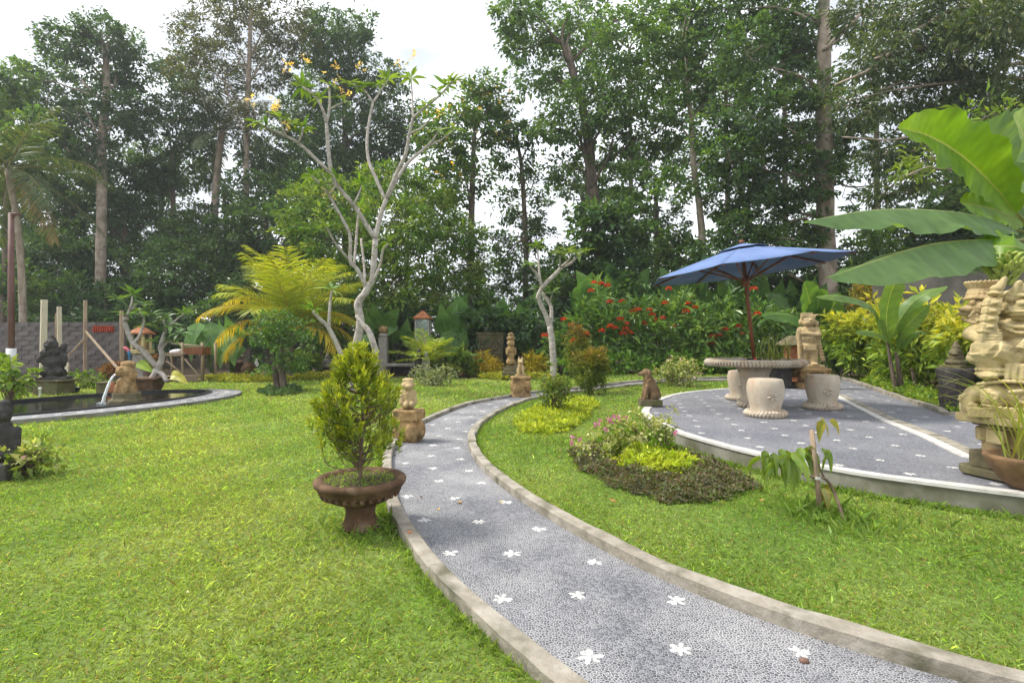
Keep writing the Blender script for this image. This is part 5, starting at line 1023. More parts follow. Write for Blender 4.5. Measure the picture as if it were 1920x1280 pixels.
def limb(g, R, a, b, r0, r1, wob=0.06, n=8, k=4):
    a, b = np.array(a, float), np.array(b, float); L = np.linalg.norm(b - a); u = np.linspace(0, 1, k + 1)[:, None]
    P = a + (b - a) * u + R.normal(0, wob * L, (k + 1, 3)) * np.sin(u * math.pi); P[:, 2] += 0.10 * L * np.sin(u[:, 0] * math.pi)
    g.add(*tube(P, np.linspace(r0, r1, k + 1), n, 2, 0.05, int(R.integers(1e6)))); return P
def tree(name, lab, Y, trunk, blobs, r=0.16, bark='bark', leafm='tree_leaf', L=0.20, W=0.12, dens=2.4, cols=MID, seed=1, limbs=(), twigs=0.4, group='tall trees behind the garden', ground=None, cat='tree', lpc=34, cr=0.37, tips=None, hang=0.15, fork=0.55, dz=0.8):
    R = np.random.default_rng(seed)
    T = [at(px, py, Y) for px, py in trunk]; base = Vector((T[0].x, T[0].y, -0.1)) if ground is None else Vector(ground)
    if T[0].z > 0.3: T = [base] + T
    else: base = T[0]
    root = thing(name, lab, cat, (base.x, base.y, max(base.z, -0.1)), group)
    W_ = [(np.array(at(px, py, Y + dz * R.normal(0, 1) * rr * Y / F)), np.array((1, 1.0, asp[0] if asp else 0.9)) * rr * Y / F * 1.1) for px, py, rr, *asp in blobs]
    g = G(); P = spline([tuple(p) for p in T], 5); P[:, :2] += np.cumsum(R.normal(0, 0.012, (len(P), 2)), 0)
    g.add(*tube(P, (r * 1.25, r, r * 0.85, r * 0.55), 12, 0, 0.04, seed)); g.obj('trunk', M[bark], root)
    g = G()
    for c, rr in W_:
        h = max(fork, 0.3); i = int(len(P) * h); q = P[i:]; s = q[np.argmin(np.linalg.norm(q - (c - np.array((0, 0, rr[2] * 1.2))), axis=1))]
        if np.linalg.norm(c - s) > 0.03: limb(g, R, s, c, min(r * 0.30, 0.06), 0.018, 0.05, 7)
        for _ in range(int(5 * twigs) + 1):
            d = rdir(R, 1)[0]; limb(g, R, c, c + d * rr * 0.85, min(r * 0.13, 0.022), 0.008, 0.06, 5, 3)
    for pts, r0 in limbs:
        LP = [np.array(at(px, py, Y - 0.3)) for px, py in pts]; g.add(*tube([P[np.argmin(np.linalg.norm(P - LP[0], axis=1))]] + LP, (r0, r0 * 0.45), 8, 4, 0.05, seed + 3))
    g.obj('branches', M[bark], root)
    if group == 'background trees': root.children[-1]['kind'] = 'stuff'
    g = G(); crown_leaves(g, R, W_, L * FSZ, W * FSZ, dens * (FOL if group != 'understory bushes along the back' else 1.25), lpc, cr, cols, tips=tips, hang=hang); g.obj('crown', M[leafm], root, False)
    return root
def shrub(name, lab, blobs, base, L, W, cols, dens=2.6, cat='shrub', group=None, seed=1, m='leaf', lpc=14, cr=0.10, stems=5, sr=0.012, tips=None, hang=0.0, top=None, seg=1, flat=0.8, parent=None, part='foliage', up=0.0):
    """bush: blobs = [(centre, radii)]; stems from base into the blobs"""
    R = np.random.default_rng(seed)
    root = parent or thing(name, lab, cat, tuple(base), group)
    g = G(); cc = crown_leaves(g, R, blobs, L, W, dens, lpc, cr, cols, flat, tips, hang - up, seg)
    if top is not None:                                   # new growth of another colour on the outermost shoots
        V = np.concatenate(g.V); C = np.concatenate(g.C); k = 4 if seg == 1 else 3 * (seg + 1)
        z = V[:, 2].reshape(-1, k).mean(1); z0, z1 = top[1], top[2]
        p = np.clip((z - z0) / (z1 - z0), 0, 1) * R.uniform(0.3, 1.25, len(z)); sel = np.repeat(np.clip(p, 0, 1), k)[:, None]
        tc = np.repeat(palette(R, len(z), top[0], 0.18), k, axis=0); g.C = [C * (1 - sel) + tc * sel]; g.V = [V]
    g.obj(part, M[m], root, False)
    if stems:
        g = G(); b = np.array(base, float)
        for c in cc[R.permutation(len(cc))[:stems]]: limb(g, R, b + R.normal(0, 0.02, 3) * (1, 1, 0), c, sr, sr * 0.3, 0.05, 5, 3)
        g.obj('stems', M['twig'], root)
    return root
def bl(px, py, rx, Y, rz=None, ry=None):
    k = Y / F; return (np.array(at(px, py, Y)), np.array((rx * k, (ry or rx) * k, (rz or rx) * k)))
def blade(g, pts, width, fold=0.35, ripple=0.06, cols=((0.08, 0.17, 0.03), (0.10, 0.20, 0.035)), rib=(0.30, 0.36, 0.10), nu=26, nv=4, prof=None, side=None, seed=0, stripe=0.12, tear=0.0, roll=0.0):
    """large leaf blade (banana, taro) along a midrib curve"""
    R = np.random.default_rng(seed); C = spline([tuple(p) for p in pts], 8); C = resample(C, nu); T = nrm(np.gradient(C, axis=0))
    up = np.array((0, 0, 1.0)) if side is None else np.asarray(side, float); S = nrm(np.cross(T, up)); N = nrm(np.cross(S, T))
    u = np.linspace(0, 1, nu); w = (np.sin(math.pi * np.clip(u, 0, 1) ** 0.75) ** 0.6 if prof is None else prof(u)) * width / 2
    V, Cc = [], []
    cr, sr_ = math.cos(roll), math.sin(roll); S, N = S * cr + N * sr_, N * cr - S * sr_
    ph = R.uniform(0, 6, 6)
    vs_ = sorted(set([k / nv for k in range(-nv, nv + 1)] + ([-0.05, 0.05] if nv > 2 else [])))
    for v in vs_:
        sgn = 1 if v > 0 else -1
        wob = ripple * width * np.abs(v) ** 1.5 * (np.sin(u * 19 + ph[0] + sgn) + 0.6 * np.sin(u * 41 + ph[1] * sgn)) * np.sin(u * math.pi)
        edge_ = 1 + 0.05 * np.sin(u * 33 + ph[2] * sgn) * (abs(v) > 0.9)
        if tear and abs(v) > 0.6: edge_ = edge_ * (1 - tear * (np.sin(u * 57 + ph[3] * sgn) > 0.55))
        p = C + S * (w * v * edge_)[:, None] * math.cos(fold) + N * (w * abs(v) * math.sin(fold) + wob)[:, None]
        V.append(p)
        base = palette(R, nu, cols, 0.05, np.clip(0.5 + 0.4 * np.sin(u * 8 + ph[4]) + 0.25 * np.abs(v), 0, 1)) * (1 + stripe * np.sin(u * 120 + abs(v) * 3))[:, None]
        if v == 0: base = np.tile(rib, (nu, 1))
        Cc.append(base)
    nvv = len(vs_); V = np.stack(V, 1).reshape(-1, 3); Cc = np.stack(Cc, 1).reshape(-1, 3)
    idx = np.arange(nu * nvv).reshape(nu, nvv); Q = np.stack((idx[:-1, :-1], idx[:-1, 1:], idx[1:, 1:], idx[1:, :-1]), -1).reshape(-1, 4)
    g.add(V, [Q], Cc)
heart = lambda u: np.clip(np.sqrt(np.clip(u / 0.22, 0, 1)) * 1.0, 0, 1) * np.clip(1 - ((u - 0.22) / 0.78).clip(0, 1) ** 1.5, 0.02, 1)
def taro(name, lab, base, n, h, size, seed, cols=((0.085, 0.20, 0.045), (0.16, 0.32, 0.075)), spread=0.6, upright=0.5, group='large-leaved taro clumps', face=-1.57, dirs=None):
    """clump of big heart-shaped leaves on stalks; each leaf and stalk a part"""
    R = np.random.default_rng(seed); b = np.array(base, float); root = thing(name, lab, 'plant', tuple(b), group)
    for k in range(n):
        a = face + R.normal(0, 1.0) if dirs is None else dirs[k][0]; hh = h * R.uniform(0.62, 1.05) if dirs is None else dirs[k][1]; d = np.array((math.cos(a), math.sin(a), 0)); sz = size * R.uniform(0.75, 1.1)
        top = b + d * spread * R.uniform(0.25, 0.8) + np.array((R.normal(0, spread * 0.35), 0, hh))
        st = G(); st.add(*tube([b + R.normal(0, 0.04, 3) * (1, 1, 0), b * 0.45 + top * 0.55 + np.array((0, 0, 0.12 * hh)), top], (0.022, 0.010), 6, 4), np.array((0.12, 0.20, 0.05)))
        so = st.obj('stalk', M['leaf_big'], root)
        lf = G(); up_ = R.random() < upright; v = np.array((R.normal(0, 0.35), -0.25, R.uniform(0.7, 1.0) if up_ else -R.uniform(0.45, 1.0))); v = v / np.linalg.norm(v)
        tip = top + v * sz; back = top - v * sz * 0.18
        blade(lf, [back, top, top * 0.45 + tip * 0.55 + np.array((0, -0.05, 0.02)), tip], sz * 0.80, R.uniform(-0.25, 0.25), 0.02, cols, (0.24, 0.38, 0.12), 12, 3, heart, (R.normal(0, 0.3), -0.9, 0.25 if not up_ else 0.1), int(R.integers(1e6)), 0.05)
        lf.obj('leaf', M['leaf_big'], root)
    return root
def frond(g, gs, R, base, az, el, L, droop, nl=34, ll=0.45, lw=0.035, cols=LIGHT, hang=0.6, vshape=0.35, stemcol=(0.20, 0.20, 0.06)):
    """one feathered palm frond: curved rachis with leaflets on both sides"""
    u = np.linspace(0, 1, 14); d = np.array((math.cos(az), math.sin(az), 0)); e = el - droop * u ** 1.4
    ds = np.stack((np.cos(e)[:, None] * d)[:, :], 0) if False else np.cos(e)[:, None] * d + np.sin(e)[:, None] * np.array((0, 0, 1.0))
    P = np.array(base) + np.concatenate((np.zeros((1, 3)), np.cumsum((ds[:-1] + ds[1:]) / 2 * L / 13, 0)))
    gs.add(*tube(P, (0.022, 0.014, 0.004), 5), np.array(stemcol))
    t = np.linspace(0.10, 0.99, nl); Q = np.stack([np.interp(t, u, P[:, k]) for k in range(3)], 1); T = nrm(np.stack([np.interp(t, u, ds[:, k]) for k in range(3)], 1))
    S = nrm(np.cross(T, np.array((0, 0, 1.0)))); N = np.cross(S, T)
    for sg in (-1, 1):
        D = nrm(T * 0.75 + S * sg * 0.9 + N * vshape + R.normal(0, 0.10, (nl, 3)) - np.array((0, 0, 1.0)) * hang * t[:, None])
        ln = ll * (0.45 + 0.75 * np.sin(np.clip(t * 1.05, 0, 1) * math.pi) ** 0.7) * np.exp(R.normal(0, 0.08, nl))
        c = palette(R, nl, cols, 0.15)
        V, Fs, k = leaf_geo(Q, D, N + 0.1, ln, lw, seg=3, curve=0.22, fold=0.1, sharp=0.6); g.add(V, Fs, np.repeat(c, k, axis=0))
def palm(name, lab, base, trunk_pts, tr, nf, L, seed, cols, el=(0.2, 1.3), droop=(0.9, 1.9), group=None, bark='bark_pale', nl=34, ll=0.5, lw=0.04, hang=0.6, cat='palm', azs=None, stemcol=(0.2, 0.2, 0.06), old=0):
    R = np.random.default_rng(seed); root = thing(name, lab, cat, tuple(base), group)
    g = G(); P = spline([tuple(p) for p in trunk_pts], 6); rr = np.linspace(tr, tr * 0.75, len(P)) * (1 + 0.05 * np.sin(np.arange(len(P)) * 2.1)); g.add(*tube(P, rr, 12)); g.obj('trunk', M[bark], root)
    for k in range(nf):
        a = (k * 2.39996 + R.normal(0, 0.15)) if azs is None else azs[k]; f = k / max(nf - 1, 1)
        g, gs = G(), G(); e = el[0] + (el[1] - el[0]) * f + R.normal(0, 0.06); cc = cols
        if k < old: cc = [(0.17, 0.15, 0.06), (0.25, 0.20, 0.08)]
        frond(g, gs, R, P[-1], a, e, L * R.uniform(0.85, 1.08), R.uniform(*droop), nl, ll, lw, cc, hang, stemcol=stemcol)
        fo = g.obj('frond', M['leaf'], root); gs.obj('rachis', M['leaf'], fo)
    return root
def whorl(g, R, p, ax, n, L, W, cols, el=0.35, curve=0.25, seg=3):
    ax = nrm(np.array(ax, float)); s = nrm(np.cross(ax, (0.3, 0.9, 0.1))); b = np.cross(ax, s); a = np.arange(n) * 2.4 + R.uniform(0, 6)
    e = el + R.normal(0, 0.22, n); D = (np.cos(a)[:, None] * s + np.sin(a)[:, None] * b) * np.cos(e)[:, None] + ax * np.sin(e)[:, None]
    D = D + np.array((0, 0, 0.1)); U = np.tile(ax, (n, 1)) + R.normal(0, 0.15, (n, 3)) + np.array((0, 0, 0.5))
    add_leaves(g, np.tile(p, (n, 1)) + D * 0.02, D, U, L * R.uniform(0.65, 1.1, n), W * R.uniform(0.8, 1.1, n), palette(R, n, cols, 0.15), seg=seg, curve=curve, fold=0.12)
def mat_cover(name, lab, poly, h, L, W, cols, n, seed, m='leaf', cat='ground cover', dome=0.6, z0=0.0, kind=None, stand=0.6):
    """low carpet of leaves over an outline, domed and lumpy"""
    R = np.random.default_rng(seed); poly = np.asarray(poly)[:, :2] + np.random.default_rng(seed + 5).normal(0, 0.03, (len(poly), 2)) * (kind is None); lo, hi = poly.min(0), poly.max(0); c = poly.mean(0)
    p = R.uniform(lo, hi, (n * 3, 2)); p = p[inside(poly, p[:, 0], p[:, 1])][:n]; n = len(p)
    dmin = np.min(np.linalg.norm(p[:, None, :] - poly[None, ::2], axis=2), axis=1); prof = np.clip(dmin / (0.28 * np.linalg.norm(hi - lo) * dome + 0.05), 0, 1) ** 0.5
    lump = 0.62 + 0.28 * np.sin(p[:, 0] * 14 + 2 * np.sin(p[:, 1] * 9)) * np.cos(p[:, 1] * 12) + 0.14 * np.sin(p[:, 0] * 37 + p[:, 1] * 29)
    top = h * prof * lump; z = gz(p[:, 0], p[:, 1]) + z0 + top * R.uniform(0.45, 1.0, n)
    a = R.uniform(0, 2 * math.pi, n); el = R.normal(stand, 0.45, n); D = np.stack((np.cos(a) * np.cos(el), np.sin(a) * np.cos(el), np.sin(el)), 1)
    g = G(); cl = np.clip(0.5 + 0.4 * np.sin(p[:, 0] * 11 + 1) * np.cos(p[:, 1] * 13) + R.normal(0, 0.25, n), 0, 1)
    add_leaves(g, np.c_[p, z], D, np.tile((0., 0., 1.), (n, 1)) + R.normal(0, 0.5, (n, 3)), L * np.exp(R.normal(0, 0.25, n)), W * np.exp(R.normal(0, 0.25, n)), palette(R, n, cols, 0.2, cl), curve=0.2)
    o = g.obj(name, M[m], None, False, origin=(c[0], c[1], float(gz(*c)))); return tag(o, lab, cat, kind=kind)

# ------------------------------------------------------------------ tall trees (pixel outline of each crown at its own depth)
tree('tall_tree', 'tall straight-trunked tree with rounded crown behind the block wall', 26, [(190, 600), (193, 420), (194, 280), (203, 170), (200, 90)], [(180, 110, 62), (115, 150, 50), (245, 135, 42), (190, 62, 42), (85, 205, 45), (250, 205, 42), (140, 235, 52), (215, 215, 50), (60, 150, 34), (120, 80, 34), (235, 78, 30), (170, 290, 38), (105, 265, 40)], 0.22, 'bark_pale', seed=11, cols=DARK, dens=1.7, limbs=[([(187, 262), (165, 215), (145, 200)], 0.07), ([(186, 322), (150, 300), (120, 275)], 0.06)])
tree('dense_tree', 'dense dark green tree behind the tall straight trunk at left', 29, [(230, 640), (235, 480), (232, 400)], [(235, 345, 70), (140, 330, 60), (265, 430, 70), (80, 400, 62), (160, 440, 70), (110, 500, 70), (220, 515, 70), (40, 480, 55), (280, 330, 38)], 0.2, seed=12, cols=DARK, dens=2.6)
tree('pale_green_tree', 'pale green leafy tree at the upper left picture edge', 23, [(5, 640), (8, 400), (10, 300)], [(15, 215, 48), (45, 250, 40), (28, 150, 34), (-30, 180, 55), (60, 310, 42), (0, 320, 50)], 0.14, seed=13, cols=MID, dens=1.9)
tree('feathery_tree', 'slender pale-trunked tree with airy crown rising above the coconut palm', 27, [(462, 640), (462, 400), (462, 240), (466, 110), (470, 20)], [(470, 55, 50), (540, 25, 48), (405, 45, 42), (352, 110, 36), (385, 150, 46), (492, 140, 46), (440, -10, 50), (560, 75, 36), (420, 105, 40), (520, 100, 34), (350, 40, 26), (480, 210, 34)], 0.15, 'bark_pale', seed=14, cols=[(0.05, 0.075, 0.03), (0.10, 0.12, 0.05), (0.14, 0.15, 0.06)], dens=0.95, limbs=[([(460, 240), (430, 190), (420, 130)], 0.07), ([(462, 160), (500, 110), (540, 50)], 0.06), ([(458, 245), (420, 200), (395, 185)], 0.05)], L=0.22, W=0.09)
tree('bushy_tree', 'mid-sized round tree left of the coconut palm', 29, [(323, 640), (323, 390), (325, 300)], [(335, 200, 50), (315, 255, 45), (355, 310, 48), (300, 330, 36), (350, 140, 36), (390, 250, 40), (320, 130, 30)], 0.15, seed=15, cols=DARK, dens=1.4)
tree('dark_tree', 'dark crowned tree behind the flowering frangipani', 30, [(650, 640), (650, 400), (645, 200)], [(630, 100, 56), (600, 165, 55), (675, 185, 52), (720, 155, 40), (560, 225, 52), (640, 270, 62), (710, 260, 55), (600, 60, 36), (665, 60, 36), (570, 320, 55), (690, 330, 60), (640, 380, 60), (760, 230, 40)], 0.24, seed=16, cols=DARK, dens=2.0)
tree('leafy_tree', 'dense rounded dark tree behind the yellow palm', 27, [(500, 640), (500, 420)], [(500, 300, 45), (480, 365, 52), (545, 370, 52), (510, 440, 62), (440, 450, 50), (580, 430, 50), (400, 500, 60), (470, 520, 70), (560, 520, 60), (340, 450, 50), (320, 520, 60), (370, 420, 42)], 0.2, seed=17, cols=DARK + [(0.09, 0.16, 0.03)], dens=2.4)
tree('fruit_tree', 'bright green broad-leaved fruit tree spreading behind the main frangipani', 19.2, [(716, 690), (722, 590), (716, 500)], [(575, 400, 46), (620, 450, 52), (660, 395, 46), (745, 420, 62), (815, 395, 52), (860, 440, 48), (790, 480, 60), (690, 490, 56), (880, 500, 42), (640, 530, 46), (745, 545, 50), (840, 545, 48), (550, 450, 34), (700, 345, 36), (610, 345, 32), (895, 560, 30), (770, 360, 36)], 0.085, 'bark', seed=18, cols=[(0.05, 0.125, 0.02), (0.095, 0.20, 0.028), (0.18, 0.29, 0.04), (0.26, 0.33, 0.07)], L=0.20, W=0.085, dens=1.9, group=None, limbs=[([(722, 585), (740, 545), (750, 520)], 0.06), ([(718, 560), (700, 540), (690, 520)], 0.05)], cr=0.34)
tree('column_tree', 'narrow leafy tree covered with yellow flowering creeper left of the sky gap', 22, [(880, 640), (885, 400), (892, 250)], [(835, 285, 46), (895, 205, 42), (905, 160, 30), (870, 330, 46), (920, 245, 36), (850, 230, 36), (830, 350, 44), (815, 250, 30), (940, 190, 26)], 0.15, seed=19, cols=MID, dens=1.9, tips=((0.75, 0.48, 0.02), 0.05))
tree('slender_tree', 'thin-stemmed tree with sparse hanging foliage against the pale sky gap', 24, [(985, 640), (988, 480), (980, 330), (970, 250)], [(960, 300, 40), (1000, 345, 34), (985, 405, 40), (950, 380, 28), (1010, 440, 38), (960, 470, 40), (940, 250, 34), (1000, 250, 36), (980, 530, 50), (910, 530, 44), (1030, 520, 44), (925, 450, 24)], 0.12, seed=20, cols=DARK, dens=1.25)
tree('giant_tree', 'broad high tree with forked trunk right of the sky gap', 22, [(1128, 640), (1118, 430), (1105, 340), (1096, 230), (1060, 90)], [(1000, 55, 58), (1090, 45, 66), (1165, 90, 58), (1075, 130, 60), (1005, 140, 42), (1180, 175, 60), (1100, 215, 60), (1030, 235, 42), (1230, 250, 50), (1150, 280, 56), (1060, 310, 36), (1220, 30, 50), (1190, 345, 46), (960, 20, 36), (1130, 370, 44), (1240, 140, 42), (970, 95, 26)], 0.26, seed=21, cols=MID, dens=1.6, limbs=[([(1108, 345), (1088, 260), (1065, 205)], 0.10), ([(1112, 345), (1138, 300), (1150, 255)], 0.08), ([(1060, 105), (1054, 60), (1070, 20)], 0.08)], fork=0.4)
tree('ivy_column', 'tree trunk clothed in dark climbing creeper beside the giant forked trunk', 20.5, [(1135, 640), (1130, 500), (1125, 400)], [(1120, 395, 36), (1160, 430, 46), (1100, 450, 40), (1180, 480, 46), (1120, 510, 52), (1190, 540, 50), (1065, 520, 46), (1150, 570, 50), (1210, 440, 30), (1050, 560, 40), (1090, 590, 46)], 0.2, seed=22, cols=DARK + [(0.07, 0.14, 0.03)], L=0.26, W=0.16, dens=2.6)
tree('slim_trunk_tree', 'tree with slim speckled trunk rising behind the parasol', 20, [(1324, 640), (1318, 430), (1302, 320), (1296, 230), (1290, 150)], [(1290, 165, 52), (1335, 95, 56), (1255, 215, 38), (1345, 245, 42), (1280, 60, 50), (1265, 355, 34), (1350, 170, 50), (1300, 10, 50), (1330, 330, 30), (1240, 100, 30)], 0.13, 'bark_pale', seed=23, cols=MID, dens=1.7)
tree('thick_trunk_tree', 'very tall tree with the thickest pale trunk, right of the parasol', 19, [(1555, 640), (1552, 480), (1548, 300), (1548, 120), (1546, -40)], [(1450, 130, 70), (1480, 235, 70), (1400, 215, 60), (1430, 310, 66), (1495, 330, 60), (1415, 395, 52), (1490, 420, 52), (1370, 300, 50), (1500, 60, 70), (1395, 100, 50), (1530, 170, 40), (1450, 20, 66), (1375, 20, 60), (1380, 440, 46), (1360, 380, 40), (1550, 320, 36), (1440, 470, 46), (1540, 440, 28), (1350, 490, 50), (1590, 250, 40)], 0.31, 'bark_pale', seed=24, cols=DARK + [(0.10, 0.18, 0.03)], dens=1.9, limbs=[([(1550, 90), (1600, 40), (1640, 0)], 0.12), ([(1552, 330), (1590, 350), (1640, 348)], 0.05)], fork=0.25)
tree('spreading_tree', 'wide spreading tree with long bare slanting limbs at the upper right', 15.5, [(2010, 640), (1990, 350), (1960, 150), (1900, 20)], [(1700, 50, 60), (1640, 110, 46), (1790, 95, 62), (1880, 50, 62), (1895, 165, 56), (1760, 170, 52), (1680, 180, 44), (1830, 200, 50), (1620, 30, 52), (1730, 255, 40), (1800, 20, 60), (1600, 200, 38), (1660, 290, 40), (1900, -10, 50), (1720, 330, 34), (1650, 370, 26)], 0.22, 'bark_pale', seed=25, cols=[(0.03, 0.065, 0.022), (0.06, 0.11, 0.035), (0.11, 0.165, 0.06), (0.15, 0.17, 0.06)], L=0.21, W=0.065, dens=1.75, limbs=[([(1905, 20), (1800, 15), (1700, 70), (1640, 125), (1565, 160)], 0.07), ([(1960, 150), (1850, 150), (1700, 165), (1590, 190)], 0.05), ([(1975, 250), (1850, 260), (1740, 240), (1680, 262), (1580, 257)], 0.05)], hang=0.5, lpc=20, cr=0.36, group='tall trees behind the garden')
tree('cassava_tree', 'light green small tree with finger leaves above the banana leaves', 8.5, [(1852, 660), (1858, 380), (1845, 300)], [(1830, 235, 34), (1890, 225, 36), (1780, 260, 28), (1740, 300, 26), (1800, 300, 26), (1915, 260, 34), (1700, 330, 18)], 0.04, 'bark_pale', 'leaf', L=0.17, W=0.05, seed=26, cols=LIGHT, dens=1.25, group=None, lpc=12, cr=0.2, hang=0.35)
for k, (px, py, rr, Y, sd) in enumerate([(30, 560, 70, 24, 31), (150, 570, 60, 24, 32), (290, 580, 60, 23, 33), (640, 600, 60, 20, 34), (900, 600, 55, 19.5, 35), (1010, 605, 50, 19, 36), (1270, 470, 52, 23, 37), (1340, 545, 60, 21, 38), (1480, 520, 60, 21, 39), (1620, 480, 60, 20, 40), (1740, 440, 60, 20, 41), (1880, 420, 70, 19, 42), (1240, 560, 60, 20, 43), (430, 590, 60, 21, 44), (760, 610, 50, 19, 45), (1800, 360, 50, 19, 46)]):
    labs = ['dark understory bush behind brown pole', 'grey-green understory bush behind the black statue', 'dark understory bush behind the pagoda lantern', 'deep green understory bush behind pale small statue', 'dark understory bush behind the carved planter', 'deep shade bush behind the purple shrubs', 'low tree left of the parasol under the sky gap', 'dark bush behind the parasol left half', 'dark bush behind the parasol right half', 'dark bush right of the thick trunk', 'green bush above the boundary wall', 'tall dark bush behind the banana leaves', 'dark bush behind top of the red-flowered hedge', 'deep green bush behind the yellow palm', 'dark bush behind the column and bench', 'loose green bush under the spreading limbs']
    sub = [(px + a * rr, py + b * rr, rr * c) for a, b, c in ((0, 0, 0.8), (-0.6, 0.2, 0.6), (0.6, 0.2, 0.6), (0.1, -0.5, 0.5), (-0.3, 0.7, 0.7), (0.5, 0.8, 0.7))]
    tree('understory_bush', labs[k], Y, [(px, 660), (px, py + 20)], sub, 0.09, seed=sd, cols=DARK if k % 3 else MID, dens=2.3, L=0.26, W=0.12, group='understory bushes along the back', cat='bush')
BGC = [(0.040, 0.088, 0.045), (0.072, 0.140, 0.058), (0.11, 0.195, 0.07)]
for k, (px, top, wd, Y, sd, lab) in enumerate([(60, 330, 70, 34, 301, 'hazy background tree between the left palm and tall straight trunk'), (300, 300, 70, 35, 302, 'hazy background tree left of the coconut palm trunk'), (420, 330, 60, 36, 303, 'hazy background tree under the coconut palm crown'), (600, 270, 70, 35, 304, 'hazy background tree left of the main frangipani top'), (760, 290, 60, 34, 305, 'hazy background tree right of the main frangipani'), (1090, 330, 60, 32, 307, 'background tree behind the forked trunk'), (1230, 300, 60, 30, 308, 'background tree left of the slim speckled trunk'), (1360, 120, 70, 28, 309, 'high background tree between slim and thick trunks'), (1470, 90, 70, 27, 310, 'high background tree just left of thick trunk'), (1640, 60, 80, 27, 311, 'high background tree right of thick trunk'), (1770, 120, 80, 27, 312, 'high background tree behind the slanting limbs'), (1890, 160, 80, 26, 313, 'high background tree at right picture edge'), (1180, 60, 70, 30, 314, 'high background tree behind the forked tree crown')]):
    R = np.random.default_rng(sd); bbs = []; yy = top
    while yy < 600:
        for s in (-0.5, 0.5): bbs.append((px + s * wd * R.uniform(0.7, 1.5) + R.normal(0, 8), yy + R.normal(0, 14), wd * R.uniform(0.5, 0.72)))
        yy += wd * 0.95
    tree('background_tree', lab, Y, [(px, 650), (px + 4, 450), (px, top + 30)], bbs, 0.17, seed=sd, cols=BGC if k % 2 else DARK, dens=0.42 if k > 6 else 0.6, L=0.30, W=0.15, group='background trees', twigs=0.1)
# far dark woodland closing the view low down
g = G(); R = np.random.default_rng(77)
bb = [(np.array(((px - 960) * Yd / F, Yd, zz * rr)), np.array((rr, rr * 0.7, rr * 0.9))) for px, Yd, rr, zz in [(p, 36 + 5 * R.random(), R.uniform(2.6, 4.0), R.uniform(0.5, 0.9)) for p in range(-150, 2100, 75)]]
crown_leaves(g, R, bb, 0.5, 0.24, 3.2, 24, 0.8, DARK); tag(g.obj('far_woodland', M['tree_leaf'], None, False), 'continuous dark woodland far behind the garden trees', 'woodland', kind='stuff')
# coconut palms
Yp = 28; palm('coconut_palm', 'tall coconut palm with drooping grey-green fronds left of the airy tree', tuple(Vector((at(405, 640, Yp).x, Yp, -0.1))), [Vector((at(405, 640, Yp).x, Yp, -0.1)), at(402, 420, Yp), at(408, 320, Yp), at(416, 245, Yp)], 0.20, 20, 3.7, 51, [(0.04, 0.075, 0.03), (0.08, 0.12, 0.045), (0.13, 0.15, 0.06)], (-0.5, 1.25), (0.6, 1.5), 'coconut palms', nl=40, ll=0.8, lw=0.06, hang=0.9)
Yp = 18; palm('coconut_palm', 'leaning coconut palm with grey ringed trunk at the left edge', tuple(Vector((at(44, 640, Yp).x, Yp, -0.1))), [Vector((at(44, 640, Yp).x, Yp, -0.1)), at(42, 560, Yp), at(34, 430, Yp), at(14, 318, Yp)], 0.115, 17, 3.2, 52, [(0.035, 0.075, 0.03), (0.07, 0.12, 0.04), (0.14, 0.16, 0.06)], (-0.75, 1.3), (0.5, 1.3), 'coconut palms', nl=40, ll=0.7, lw=0.05, hang=0.9, old=1)
# ------------------------------------------------------------------ frangipanis
PLUM = [(0.08, 0.18, 0.025), (0.15, 0.27, 0.035), (0.25, 0.36, 0.06)]
def frangipani(name, lab, Y, base, segs, tips, seed, leafL=0.30, leafW=0.075, flowers=(), cat='tree', cols=PLUM, depth=0.5, n=11, group=None):
    """segs: (pixel polyline, r0, r1, depth offsets at start and end)"""
    R = np.random.default_rng(seed); root = thing(name, lab, cat, tuple(base), group)
    for j, (pts, r0, r1, d0, d1) in enumerate(segs):
        g = G(); m = len(pts); P = [at(px, py, Y + d0 + (d1 - d0) * i / max(m - 1, 1)) for i, (px, py) in enumerate(pts)]
        if j == 0 and base[2] < P[0].z: P = [Vector(base)] + P
        g.add(*tube(P, np.linspace(r0, r1, len(P)), 10, 5, 0.035, seed + j)); g.obj('trunk' if j == 0 else 'branch', M['bark_plum'], root)
    for (px, py, d, nn) in tips:
        g = G(); whorl(g, R, np.array(at(px, py, Y + d)), (R.normal(0, 0.3), R.normal(0, 0.3), 1), nn or n, leafL, leafW, cols, 0.25, 0.3); g.obj('leaf_cluster', M['leaf_gloss'], root, True)
    for (px, py, d) in flowers:
        g = G(); c = np.array(at(px, py, Y + d)); 
        for _ in range(5):
            p = c + R.normal(0, 0.075, 3); ax = nrm(np.array((R.normal(0, 0.6), -0.5 + R.normal(0, 0.5), 0.8)))
            whorl(g, R, p, ax, 5, 0.066, 0.05, [(0.85, 0.52, 0.10), (0.80, 0.62, 0.22), (0.85, 0.70, 0.38)], 0.5, 0.1, 2)
        g.obj('flower_cluster', M['petal'], root, False)['kind'] = 'stuff'
    return root
q = gp(668, 735); Yq = q.y
